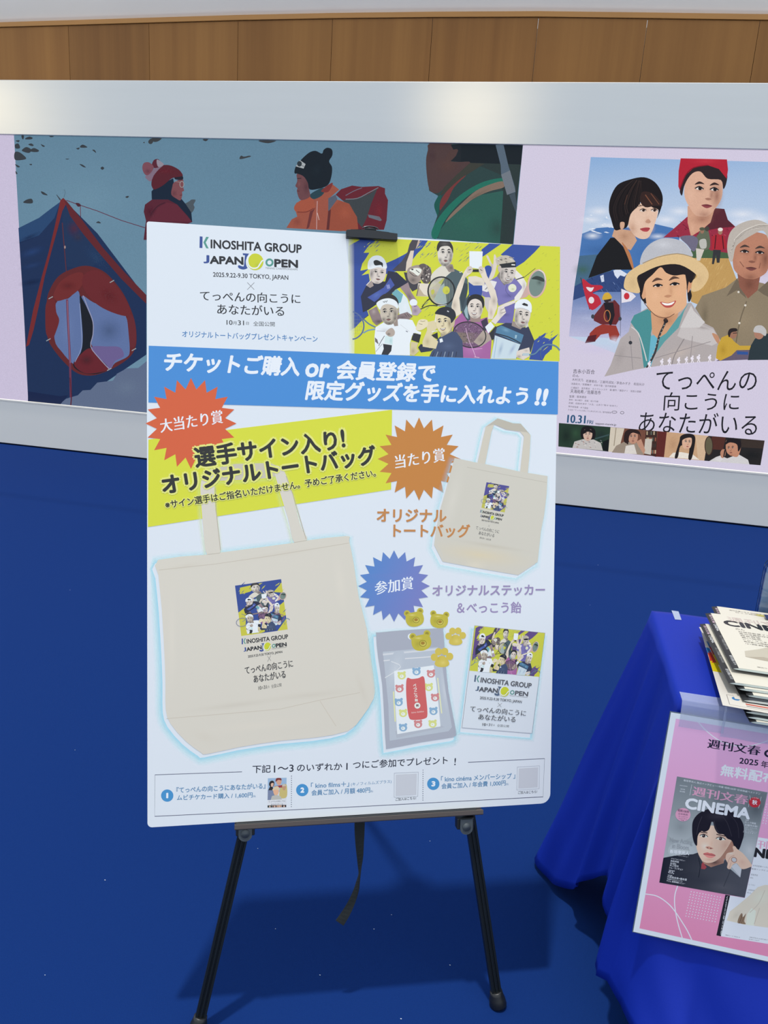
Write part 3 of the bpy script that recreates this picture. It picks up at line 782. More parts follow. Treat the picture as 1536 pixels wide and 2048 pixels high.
# second from top is pushed back so that its head shows
r8 = mags[8][0]; r8.location = on_z(1418.5, 1211, mags[8][1] + MT) + Vector((0, 0, -MT)) - Vector((0.0, ML - 0.002, 0)); r8.location.z = mags[8][1]
m_leaf = mat('leaflet_paper', (196, 189, 179), 0.5)
leaf_art = []
zl = mags[3][1] + MT + 0.0002
for (x0, y0, x1, y1, lb, dz) in ((1403, 1266, 1442.5, 1400.5, 'lower colourful leaflet sticking out left under the magazines', 0), (1398, 1254, 1458, 1374, 'upper colourful leaflet slanting out left under the magazines', 0.0004)):
    p1 = on_z(x0, y0, zl + dz); p0 = on_z(x1, y1, zl + dz); vv = (p1 - p0); LL = 0.29; vv.normalize(); p0 = p1 - vv * LL
    uu = Vector((vv.y, -vv.x, 0)); WW = LL * 0.707
    e = empty('leaflet', p0 + uu * WW / 2); tag(e, lb, 'leaflet', 'campaign leaflets in the stack')
    bm = bmesh.new(); obox(bm, p0, uu, vv, Zv, 0, WW, 0, LL, -0.0001, 0.0001); from_bm('paper_sheet', bm, m_leaf, e)
    A = Art(p0, uu, vv, 0.00001, K=(1.4, 1.43, 1.5), mats=[m_sp, m_spa], base=0.00012)
    def rect(a0, b0, a1, b1, c): A.raw([(a0 * WW, LL - b0 * LL), (a1 * WW, LL - b0 * LL), (a1 * WW, LL - b1 * LL), (a0 * WW, LL - b1 * LL)], c)
    rect(0.0, 0.235, 1, 0.34, (38, 120, 190)); rect(0.0, 0.42, 0.62, 0.58, (226, 204, 20))
    st = [(0.10 * WW + (0.11 if k % 2 else 0.15) * WW * math.cos(k * math.pi / 20), LL - 0.375 * LL + (0.11 if k % 2 else 0.15) * WW * math.sin(k * math.pi / 20)) for k in range(40)]
    A.raw([(max(x, 0.0005), y) for x, y in st], (196, 62, 40))
    fr = [(0.05, 0.86), (0.95, 0.86), (0.95, 0.975), (0.05, 0.975)]
    for i in range(4):
        (a0, b0), (a1, b1) = fr[i], fr[(i + 1) % 4]; t_ = 0.0025
        if b0 == b1: rect(min(a0, a1), b0, max(a0, a1), b0 + t_, (120, 110, 110))
        else: rect(a0, min(b0, b1), a0 + t_ * 1.4, max(b0, b1), (120, 110, 110))
    A.raw([(0.11 * WW + 0.028 * WW * math.cos(t * 0.35), LL * 0.106 + 0.028 * WW * math.sin(t * 0.35)) for t in range(18)], (60, 130, 196))
    rect(0.17, 0.905, 0.42, 0.915, (110, 100, 100)); rect(0.17, 0.93, 0.36, 0.945, (205, 90, 70)); rect(0.17, 0.955, 0.4, 0.962, (110, 100, 100))
    A.done('printed_design', e)

# cover print of the topmost and second magazine
def cover_art(root, z0, n):
    rz = root.rotation_euler.z; o = root.location.copy(); ux = Vector((math.cos(rz), math.sin(rz), 0)); uy = Vector((-math.sin(rz), math.cos(rz), 0))
    A = Art(o + Vector((0, 0, MT)), ux, uy, 0.000015, K=(1.5, 1.53, 1.66), mats=[m_sp, m_spa], base=0.0001)
    def T(s, x0, x1, y, h, c, b=0.0):
        v, t, bb = text_mesh(s); sx = (x1 - x0) / (bb[2] - bb[0]); sy = h / (bb[3] - bb[1])
        offs = [(0, 0)] + ([(b, 0), (-b, 0), (0, b), (0, -b)] if b else [])
        for ox, oy in offs:
            ab = [(x0 + (p[0] - bb[0]) * sx + ox * sy, y + (p[1] - bb[1]) * sy + oy * sy) for p in v]
            A.emit(ab, t, [(*A.col(c), 1)] * len(ab), 8 if ox == 0 and oy == 0 else 7)
    if n == 0:
        T('週刊文春', 0.036, 0.150, ML - 0.034, 0.026, (226, 205, 203))
        T('CINEMA', 0.026, 0.166, ML - 0.056, 0.026, (34, 34, 36), 0.05)
        T('のん', 0.040, 0.055, ML - 0.072, 0.008, (120, 112, 104))
        for i in range(7):
            T(('杉咲花監督インタビュー', '黒沢清最新作公開', '西島秀俊', '黒川想矢', 'シム・ウンギョン', '岩井俊二の映画館', '小西真奈美×橋本愛')[i], 0.042, (0.125, 0.10, 0.075, 0.075, 0.095, 0.085, 0.13)[i], ML - 0.083 - i * 0.0088, 0.0055, (110, 104, 98))
        # dress photo
        d = [(0.030, 0.050), (0.034, 0.075), (0.060, 0.092), (0.085, 0.112), (0.105, 0.122), (0.172, 0.124), (0.172, 0.034), (0.13, 0.036), (0.09, 0.040), (0.05, 0.046)]
        A.raw(d, (214, 205, 190))
        A.raw([(0.085, 0.112), (0.105, 0.122), (0.14, 0.123), (0.12, 0.09), (0.11, 0.05), (0.09, 0.042), (0.088, 0.07), (0.078, 0.09)], (226, 218, 202))
        A.raw([(0.030, 0.050), (0.06, 0.06), (0.08, 0.05), (0.088, 0.041), (0.05, 0.046)], (192, 180, 164))
        A.raw([(0.082, 0.048), (0.10, 0.058), (0.106, 0.04), (0.09, 0.040)], (150, 128, 104))
        A.raw([(0.112, 0.11), (0.12, 0.11), (0.113, 0.05), (0.107, 0.042)], (198, 188, 172))
        T('雑誌コード 27658-10', 0.040, 0.085, 0.012, 0.004, (130, 124, 116)); T('定価1,100円', 0.10, 0.135, 0.010, 0.004, (130, 124, 116))
    else:
        T('週刊文春シネマ 2025秋号 特集 昭和100年', 0.030, 0.125, ML - 0.016, 0.0055, (120, 114, 106)); T('ロック映画大傑作の秋', 0.04, 0.12, ML - 0.024, 0.0055, (140, 132, 118))
        A.raw([(0.085 + 0.009 * math.cos(t * 0.4), ML - 0.020 + 0.006 * math.sin(t * 0.4)) for t in range(16)], (226, 214, 120))
    return A.done('cover_print', None), ux, uy
for idx, n_ in ((9, 0), (8, 1)):
    root, z0 = mags[idx]
    o, ux, uy = cover_art(root, z0, n_)
    o.parent = root; o.matrix_parent_inverse = (Matrix.Translation(root.location) @ Matrix.Rotation(root.rotation_euler.z, 4, 'Z')).inverted()
# spine lettering on every magazine (white marks on the black spine facet)
for idx in (9, 7, 6, 8):
    root, z0 = mags[idx]; rz = root.rotation_euler.z
    R4 = Matrix.Translation(root.location) @ Matrix.Rotation(rz, 4, 'Z')
    o = R4 @ Vector((0.004, 0, 0.68 * MT)); u_ = (R4 @ Vector((0.0095, 0, 0.93 * MT)) - o).normalized(); v_ = R4.to_3x3() @ Vector((0, 1, 0))
    A = Art(o, u_, v_, 0.00001, mats=[m_sp, m_spa], base=0.0001)
    for s_, y0, y1, c_ in (('週刊文春', ML - 0.008, ML - 0.05, (206, 176, 190)), ('CINEMA', ML - 0.055, ML - 0.088, (225, 225, 225)), ('ロック映画大傑作の秋', ML - 0.11, ML - 0.17, (150, 150, 150)), ('週刊文春シネマ', 0.05, 0.012, (215, 215, 215))):
        v, t, bb = text_mesh(s_); hgt = 0.0042; sx = abs(y0 - y1) / (bb[2] - bb[0]); sy = hgt / (bb[3] - bb[1])
        A.emit([(0.0008 + (p[1] - bb[1]) * sy, max(y0, y1) - (p[0] - bb[0]) * sx) for p in v], t, [(*A.col(c_), 1)] * len(v), 1)
        ob = A.done('spine_lettering', None); ob.parent = root; ob.matrix_parent_inverse = R4.inverted()

# ------------------------------------------------------------------ acrylic stand and card at the frame edge
m_acr = mat('clear_acrylic', (235, 242, 246), 0.03, spec=0.6); _b = m_acr.node_tree.nodes['Principled BSDF']; _b.inputs['Transmission Weight'].default_value = 1.0; _b.inputs['IOR'].default_value = 1.49
ya = 1.535; a0 = on_y(1527.2, 1160, ya); ztop = on_y(1536, 1117, ya).z; aw = 0.155
st = empty('acrylic_stand', (a0.x + aw / 2, ya, TZ)); tag(st, 'clear acrylic leaflet stand with rounded corners behind the magazines', 'stand')
def rrect(x0, x1, z0, z1, r):
    pts = []
    for cx, cz, s_ in ((x1 - r, z1 - r, 0), (x0 + r, z1 - r, 90), (x0 + 0.001, z0 + 0.001, 180), (x1 - 0.001, z0 + 0.001, 270)):
        rr = r if s_ < 180 else 0.001
        for k in range(7):
            t = math.radians(s_ + 15 * k); pts.append((cx + rr * math.cos(t), cz + rr * math.sin(t)))
    return pts
for nm, dy in (('front_panel', 0.0), ('back_panel', 0.012)):
    bm = bmesh.new(); prism(bm, [Vector((x, ya + dy, z)) for x, z in rrect(a0.x, a0.x + aw, TZ + 0.003, ztop, 0.02)], Vector((0, 0.003, 0))); from_bm(nm, bm, m_acr, st)
bm = bmesh.new(); prism(bm, [Vector((x, ya + 0.006, z)) for x, z in rrect(a0.x + 0.0035, a0.x + aw - 0.0035, TZ + 0.008, ztop - 0.018, 0.002)], Vector((0, 0.0006, 0))); from_bm('insert_sheet', bm, mat('pale_insert', (150, 172, 205), 0.5), st)
bm = bmesh.new(); obox(bm, O0, Xv, Yv, Zv, a0.x, a0.x + aw, ya - 0.05, ya + 0.06, TZ + 0.0026, TZ + 0.0055, 0.001); from_bm('base', bm, m_acr, st)
zc = mags[9][1] + MT + 0.0003
q = [on_z(x, y, zc) for x, y in ((1528, 1229.5), (1600, 1238), (1604, 1246), (1533, 1238.5))]
bm = bmesh.new(); prism(bm, q, Vector((0, 0, 0.0008))); o = from_bm('name_card', bm, mat('navy_card', (38, 44, 82), 0.4), None); tag(o, 'navy blue card lying on the head of the top magazine', 'card')

# lint on the carpet
bm = bmesh.new(); rng = random.Random(31)
for (x, y) in [(515.5, 1697), (783, 1829.5), (748, 1858), (802, 2037.5), (551, 1857.5), (860, 1682), (150, 1500), (210, 1760), (90, 1950), (1196, 1130), (140, 1180), (1180, 1210), (640, 1950), (900, 1930)]:
    p = on_z(x, y, 0.001); r_ = rng.uniform(0.0007, 0.0013)
    bmesh.ops.create_icosphere(bm, subdivisions=1, radius=r_, matrix=Matrix.Translation(p) @ Matrix.Diagonal((1.6, 0.8, 0.6, 1)))
ln = from_bm('carpet_lint', bm, mat('lint', (196, 202, 214), 0.9), None); tag(ln, 'tiny pale lint specks scattered on the blue carpet', 'lint', kind='stuff')
# ================================================================== printed artwork
def face(A, cx, cy, rx, ry, rot=0, skin=(222, 216, 208), sh=(96, 88, 88), dx=0.0, smile=0, beard=0, side=0, brow=(40, 36, 38), lip=None, jaw=0.72, eye=(30, 28, 30), soft=1.35, scowl=0.0, eo=1.0):
    """a printed face: head outline plus soft shading, brows, eyes, nose, mouth"""
    r = math.radians(rot); co, si = math.cos(r), math.sin(r)
    def L(u, v): return (cx + rx * u * co - ry * v * si, cy + rx * u * si + ry * v * co)
    o = [(-0.86, -0.75), (-0.97, -0.2), (-0.92, 0.25), (-jaw, 0.68), (-0.32, 0.96), (0.0, 1.0), (0.32, 0.96), (jaw, 0.68), (0.92, 0.25), (0.97, -0.2), (0.86, -0.75), (0.45, -1.0), (-0.45, -1.0)]
    A.sp([L(*p) for p in o], skin)
    def B(u, v, a, b, c, al, rr=0): A.blob(*L(u, v), rx * a, ry * b, c, min(0.95, al * soft), rot + rr)
    if side: B(0.70 * side, 0.1, 0.42, 0.85, sh, 0.62)
    B(-0.34 + dx, -0.16, 0.34, 0.2, sh, 0.5); B(0.36 + dx, -0.16, 0.34, 0.2, sh, 0.5)
    B(0 + dx * 0.8, 0.92, 0.6, 0.3, sh, 0.45)
    if beard:
        for u, v in ((-0.62, 0.5), (0.62, 0.5), (-0.38, 0.8), (0.38, 0.8), (0, 0.9)): B(u, v, 0.42, 0.32, (38, 34, 34), beard)
        B(dx, 0.42, 0.4, 0.1, (38, 34, 34), beard * 0.9)
    for s in (-1, 1):
        x = 0.38 * s + dx
        A.sp([L(x - 0.25, -0.36 + 0.05 * s * s + scowl * (s < 0) * 0.0), L(x - 0.02, -0.46 + scowl * 0.05), L(x + 0.25, -0.36), L(x + 0.02, -0.36)], brow)
        A.sp([L(x - 0.2, -0.16), L(x, -0.16 - 0.075 * eo), L(x + 0.2, -0.16), L(x, -0.16 + 0.06 * eo)], (225, 220, 216))
        A.ell(*L(x + dx * 0.25, -0.165), rx * 0.095, ry * 0.075 * eo, eye, n=12)
        A.line([L(x - 0.22, -0.15), L(x, -0.16 - 0.085 * eo), L(x + 0.22, -0.15)], rx * 0.06, eye, s=3)
    B(dx * 1.6 + (0.16 if side >= 0 else -0.16), 0.08, 0.16, 0.3, sh, 0.5)
    A.sp([L(dx * 1.7 - 0.17, 0.25), L(dx * 1.7, 0.2), L(dx * 1.7 + 0.17, 0.25), L(dx * 1.7, 0.31)], tuple(int(skin[i] * 0.35 + sh[i] * 0.65) for i in range(3)))
    lc = lip or (120, 80, 80); mx = dx * 1.4
    if smile:
        A.sp([L(mx - 0.36, 0.44), L(mx, 0.5), L(mx + 0.36, 0.44), L(mx + 0.2, 0.63), L(mx, 0.68), L(mx - 0.2, 0.63)], lc)
        A.sp([L(mx - 0.29, 0.47), L(mx, 0.52), L(mx + 0.29, 0.47), L(mx + 0.14, 0.58), L(mx - 0.14, 0.58)], (245, 243, 240))
    else:
        A.sp([L(mx - 0.28, 0.53), L(mx - 0.08, 0.48), L(mx + 0.08, 0.48), L(mx + 0.28, 0.53), L(mx, 0.56)], tuple(int(c * 0.8) for c in lc))
        A.sp([L(mx - 0.28, 0.53), L(mx, 0.545), L(mx + 0.28, 0.53), L(mx, 0.64)], lc)
    return L
YEL, BLU = (203, 211, 52), (42, 72, 156)
ZL = zoom(690, 460, 6.982); ZR = zoom(900, 470, 6.827)
def streaks(A, box, n, cols, rng, ang=-0.86, lmin=20, lmax=120, w=(2, 7)):
    for _ in range(n):
        x = rng.uniform(box[0], box[2]); y = rng.uniform(box[1], box[3]); l = rng.uniform(lmin, lmax); c = rng.choice(cols); ww = rng.uniform(*w)
        dx, dy = l * 0.76, l * 0.76 * ang
        A.poly([(x, y), (x + dx * 0.4, y + dy * 0.4 - ww), (x + dx, y + dy), (x + dx * 0.6, y + dy * 0.6 + ww * 0.6)], c)
def hero_bg(A, G, blu=BLU, yel=YEL, fade=True):
    rng = random.Random(3)
    A.T = lambda x, y: G(x, y)
    if fade:
        A.poly([(697, 473.6), (709, 474.3), (709, 707.4), (697, 706.8)], grad=((698, 590), yel, (708.5, 590), yel, 0, 1))
        A.poly([(708.9, 474.3), (1120, 493.5), (1119, 722.9), (708.9, 707.4)], yel)
        A.poly([(698, 492), (709, 485), (709, 655), (698, 664)], grad=((698.5, 590), (190, 190, 240), (708.5, 590), blu, 0, 1))
    else: A.poly([(702, 474), (1120, 493.5), (1119, 722.9), (702, 707)], yel)
    A.T = lambda x, y: G(*ZL(x, y))
    A.poly([130, 180, 250, 112, 470, 100, 400, 170, 330, 220, 260, 320, 340, 318, 290, 400, 240, 470, 215, 570, 330, 545, 232, 634, 330, 610, 360, 800, 300, 1100, 330, 1185, 230, 1270, 130, 1375], blu)
    A.poly([560, 470, 700, 410, 850, 330, 960, 230, 1040, 130, 1090, 108, 1180, 116, 1120, 200, 1080, 260, 1000, 340, 940, 420, 900, 540, 700, 580, 560, 620], blu)
    streaks(A, (250, 110, 430, 330), 26, [yel, blu], rng, w=(3, 9)); streaks(A, (960, 130, 1260, 420), 42, [blu, yel, blu], rng, w=(3, 10))
    streaks(A, (400, 110, 800, 330), 10, [(120, 125, 60)], rng, lmin=6, lmax=26, w=(1, 3)); streaks(A, (1060, 1000, 1250, 1240), 9, [blu, (70, 80, 70)], rng)
    A.T = lambda x, y: G(*ZR(x, y))
    A.poly([868, 116, 1235, 147, 1150, 240, 1010, 370, 900, 440, 840, 330, 690, 270], blu)
    A.poly([430, 200, 560, 97, 720, 108, 600, 190, 500, 260, 440, 300], blu)
    A.poly([250, 640, 450, 690, 430, 850, 260, 830], blu); A.sp([470, 450, 540, 418, 600, 500, 520, 600], blu)
    A.poly([1080, 1700, 1120, 1560, 1150, 1440, 1220, 1390, 1310, 1332, 1290, 1400, 1370, 1425, 1485, 1345, 1400, 1450, 1390, 1560, 1300, 1640, 1262, 1715], blu)
    streaks(A, (60, 90, 420, 420), 46, [blu, yel, (70, 80, 100)], rng, w=(2, 8)); streaks(A, (1010, 250, 1480, 1300), 46, [(90, 100, 50), (60, 75, 110), (150, 156, 40)], rng, lmin=10, lmax=60, w=(1, 4))
    streaks(A, (1180, 1340, 1480, 1600), 26, [blu, yel], rng, w=(3, 9)); A.line([1010, 580, 1165, 455], 7, (50, 55, 60))
SK, SKD, NAV = (226, 220, 212), (120, 106, 112), (32, 36, 62)
def pl_arm(A):       # serving player with curly hair
    A.poly([930, 150, 960, 106, 1050, 110, 1036, 200, 965, 285, 905, 460, 850, 575, 740, 575, 660, 560, 790, 440, 870, 320, 900, 200], (66, 62, 72))
    A.poly([1030, 115, 1052, 112, 1030, 210, 985, 270], (190, 170, 160))
    A.poly([915, 290, 962, 288, 945, 420, 922, 540, 846, 575, 858, 450], (216, 204, 190))
    A.poly([820, 590, 900, 600, 1000, 740, 1060, 720, 1060, 800, 940, 860, 860, 740], (58, 56, 66))
    A.poly([1020, 745, 1180, 750, 1165, 930, 1000, 925], (222, 216, 204)); A.poly([1030, 800, 1100, 900, 1160, 925, 1000, 925], (186, 172, 150)); A.line([1035, 760, 1000, 920], 14, (120, 110, 100))
    A.sp([870, 560, 930, 510, 1040, 490, 1100, 560, 1060, 700, 960, 760, 880, 690], (158, 146, 140))
    A.sp([900, 560, 1000, 530, 1070, 560, 1020, 640, 960, 600], (236, 232, 226)); A.blob(950, 700, 90, 70, (50, 46, 50), 0.7); A.ell(940, 552, 16, 10, (40, 36, 40)); A.line([900, 590, 960, 640, 1010, 640], 8, (50, 44, 46), s=3); A.line([990, 560, 1040, 600], 9, (60, 52, 54))
    rng = random.Random(5)
    A.sp([1030, 500, 1100, 470, 1190, 530, 1206, 640, 1170, 740, 1090, 735, 1060, 640, 1090, 570], (92, 84, 84))
    for _ in range(26): A.ell(rng.uniform(1050, 1195), rng.uniform(490, 725), rng.uniform(8, 20), rng.uniform(6, 13), rng.choice([(50, 46, 48), (150, 142, 138), (200, 194, 190), (70, 64, 66)]), rot=rng.uniform(0, 180), n=8)
def pl_tank(A):      # top centre, teal tank top
    A.sp([1195, 740, 1210, 620, 1350, 500, 1450, 540, 1490, 660, 1370, 680, 1260, 770, 1165, 840], (216, 214, 204)); A.blob(1270, 700, 90, 60, (140, 130, 120), 0.6)
    A.poly([1150, 850, 1300, 740, 1400, 790, 1440, 1050, 1250, 1040], (206, 200, 188)); A.blob(1260, 930, 110, 90, (120, 112, 100), 0.6)
    A.poly([1330, 790, 1400, 660, 1530, 545, 1640, 600, 1710, 690, 1715, 820, 1660, 1130, 1600, 1140, 1520, 1160, 1450, 1110, 1400, 1080], (72, 92, 100))
    A.poly([1330, 790, 1385, 740, 1425, 1050, 1280, 1020, 1240, 970], (172, 196, 206))
    A.poly([1600, 700, 1715, 760, 1700, 900, 1640, 1120, 1610, 980], (48, 64, 74))
    A.poly([1370, 470, 1500, 480, 1530, 580, 1450, 590], (150, 140, 136)); A.blob(1480, 530, 70, 60, (50, 44, 46), 0.7)
    L = face(A, 1400, 340, 112, 168, 2, (216, 212, 206), (70, 64, 66), dx=0.05, side=1, beard=0.55)
    A.sp([1285, 290, 1285, 220, 1320, 160, 1390, 140, 1460, 160, 1506, 240, 1505, 330, 1485, 270, 1440, 225, 1340, 235, 1305, 290], (44, 40, 42)); A.blob(1390, 195, 90, 40, (120, 116, 116), 0.5)
    A.line([1595, 585, 1606, 598, 1638, 578], 7, (230, 235, 235))
def pl_racquet(A):
    A.ell(1345, 855, 180, 190, (120, 128, 124), a=0.25)
    for k in range(-4, 5): A.line([(1345 + k * 38, 700), (1345 + k * 38, 1010)], 2, (190, 196, 190), a=0.5)
    A.ring(1345, 855, 186, 198, 20, (26, 28, 30)); A.ell(1412, 842, 50, 56, (196, 200, 70)); A.blob(1425, 860, 34, 36, (150, 150, 40), 0.5); A.sp([1200, 850, 1235, 830, 1250, 870, 1215, 905], (188, 190, 80))
    A.line([1180, 960, 1120, 1010, 1075, 1080], 16, (40, 44, 40), s=3); A.line([1045, 1110, 1180, 1055, 1330, 1060, 1440, 1040], 13, (50, 54, 54), s=3); A.line([1290, 1062, 1420, 1045], 8, (225, 228, 228)); A.line([1090, 1040, 1140, 985], 6, (190, 196, 80))
def pl_head(A):      # headband, violet shirt
    A.sp([495, 292, 520, 285, 560, 370, 590, 400, 600, 275, 625, 285, 640, 400, 600, 560, 540, 620, 530, 590, 570, 470, 545, 400], (214, 206, 200))
    A.blob(570, 430, 30, 110, (120, 110, 108), 0.5)
    A.poly([438, 720, 470, 650, 560, 615, 650, 560, 760, 650, 870, 570, 930, 640, 985, 700, 965, 800, 880, 880, 660, 970, 640, 880, 500, 860, 438, 830], (118, 114, 180))
    A.poly([440, 690, 560, 620, 640, 640, 600, 740, 500, 780, 440, 760], (224, 224, 228)); streaks(A, (450, 650, 600, 760), 12, [(60, 60, 70)], random.Random(9), w=(3, 7), lmin=30, lmax=60)
    A.blob(800, 830, 130, 50, (80, 78, 140), 0.7); A.blob(620, 800, 50, 110, (84, 80, 146), 0.5); A.line([790, 660, 760, 760, 830, 850], 8, (84, 80, 140), s=3)
    A.poly([650, 1000, 780, 930, 890, 900, 870, 1090, 850, 1215, 640, 1200], (106, 102, 172)); A.blob(760, 1090, 90, 40, (70, 68, 130), 0.6)
    A.poly([470, 850, 540, 850, 600, 890, 520, 1060, 470, 960], (200, 196, 196))
    A.poly([900, 480, 985, 560, 1045, 660, 1034, 750, 945, 885, 880, 910, 880, 850, 990, 715, 915, 620, 880, 560], (228, 226, 224)); A.blob(1010, 700, 40, 110, (150, 146, 146), 0.6); A.line([905, 610, 1010, 575], 14, (34, 36, 44))
    A.poly([1045, 690, 1090, 800, 1040, 850, 960, 870], (196, 168, 164)); A.line([1055, 690, 1065, 790, 970, 870], 12, (206, 166, 160), s=3)
    A.ell(1185, 665, 112, 185, (112, 134, 130), 12); A.sp([1110, 600, 1180, 560, 1270, 590, 1280, 640, 1180, 610], (40, 52, 48)); A.blob(1220, 650, 60, 60, (44, 56, 52), 0.7); A.ring(1185, 665, 116, 188, 22, (208, 172, 166), 12); A.line([1210, 478, 1280, 520, 1300, 620], 10, (236, 226, 222), s=3)
    A.poly([640, 560, 700, 470, 800, 640, 740, 690], (120, 114, 112))
    L = face(A, 785, 530, 108, 140, 12, (208, 202, 198), (80, 74, 74), dx=0.12, smile=1, beard=0.42, side=-1)
    A.sp([625, 330, 700, 285, 800, 285, 880, 350, 880, 400, 700, 395, 650, 420], (190, 184, 172)); streaks(A, (640, 300, 840, 390), 18, [(90, 82, 76), (232, 228, 218), (60, 54, 52)], random.Random(4), ang=0.3, lmin=30, lmax=80, w=(3, 7))
    A.poly([672, 400, 895, 368, 900, 440, 690, 452], (24, 26, 30)); A.poly([838, 398, 888, 402, 886, 418, 838, 414], (226, 228, 230)); A.sp([650, 440, 690, 420, 700, 480, 670, 510], (190, 180, 176))
    A.ell(850, 725, 56, 56, (222, 228, 205)); A.blob(856, 740, 36, 26, (150, 170, 90), 0.6)
def pl_phone(A):     # smiling, holding a white tablet overhead, purple shirt
    A.poly([70, 1160, 160, 1060, 270, 1150, 420, 1150, 510, 1120, 565, 1450, 550, 1692, 130, 1682, 140, 1500, 40, 1300], (160, 96, 158)); A.blob(300, 1560, 200, 130, (190, 130, 190), 0.5); A.poly([420, 1180, 500, 1130, 530, 1260, 470, 1330], (52, 44, 70))
    A.poly([160, 1060, 200, 900, 260, 800, 280, 1150, 240, 1180], (60, 78, 90)); A.poly([190, 1040, 230, 950, 250, 1150, 215, 1120], (150, 180, 190))
    A.poly([250, 570, 350, 560, 470, 600, 470, 690, 320, 690, 250, 640], (220, 214, 204)); A.blob(370, 660, 110, 40, (150, 140, 130), 0.5)
    A.poly([188, 510, 240, 432, 300, 470, 290, 520, 210, 580, 170, 720, 125, 860, 150, 1075, 60, 1130, 18, 980, 40, 880, 100, 700], (224, 216, 202)); A.blob(60, 960, 60, 120, (150, 130, 116), 0.6); A.blob(190, 600, 30, 140, (160, 142, 128), 0.4, 20)
    A.poly([400, 500, 470, 440, 505, 560, 620, 760, 648, 880, 640, 1000, 580, 1150, 515, 1150, 530, 905, 560, 870, 500, 690, 440, 590], (222, 214, 202)); A.blob(600, 900, 60, 110, (120, 104, 96), 0.55); A.blob(560, 1060, 40, 100, (150, 110, 110), 0.5)
    A.poly([262, 222, 446, 226, 432, 470, 265, 445], (240, 242, 246)); A.poly([290, 470, 400, 470, 400, 505, 300, 505], (26, 26, 28)); A.sp([240, 440, 290, 430, 310, 490, 270, 520, 230, 510], (206, 196, 186)); A.sp([395, 440, 440, 430, 460, 500, 420, 530, 395, 500], (206, 196, 186)); A.line([250, 480, 290, 470], 8, (60, 52, 50)); A.line([410, 470, 440, 490], 8, (60, 52, 50))
    A.poly([270, 1100, 420, 1100, 410, 1190, 280, 1190], (150, 130, 126))
    face(A, 345, 1000, 108, 140, 2, (222, 214, 208), (90, 80, 80), dx=-0.08, smile=1, side=1, beard=0.14)
    A.sp([232, 985, 235, 890, 290, 822, 380, 812, 450, 855, 468, 950, 445, 1000, 425, 915, 350, 872, 275, 900], (28, 28, 30))
    A.ell(265, 1362, 222, 168, (96, 84, 104), 14, a=0.72); rng = random.Random(2)
    for _ in range(130):
        t = rng.uniform(0, 6.28); q = math.sqrt(rng.random()) * 0.92; A.ell(265 + 222 * q * math.cos(t) * 0.97 - 168 * q * math.sin(t) * 0.24, 1362 + 222 * q * math.cos(t) * 0.24 + 168 * q * math.sin(t) * 0.97, 7, 5, rng.choice([(60, 52, 66), (170, 150, 176), (48, 44, 52)]), n=6)
    A.poly([320, 1460, 460, 1290, 560, 1380, 560, 1430, 420, 1530], (170, 158, 150)); A.blob(420, 1430, 70, 60, (110, 100, 98), 0.6); A.ring(265, 1362, 226, 172, 15, (38, 36, 42), 14)
    A.line([215, 1270, 250, 1420, 310, 1560, 350, 1670], 6, (226, 190, 226), s=3); A.line([330, 1560, 440, 1550], 5, (226, 190, 226)); A.line([330, 1665, 400, 1675], 6, (230, 205, 230))
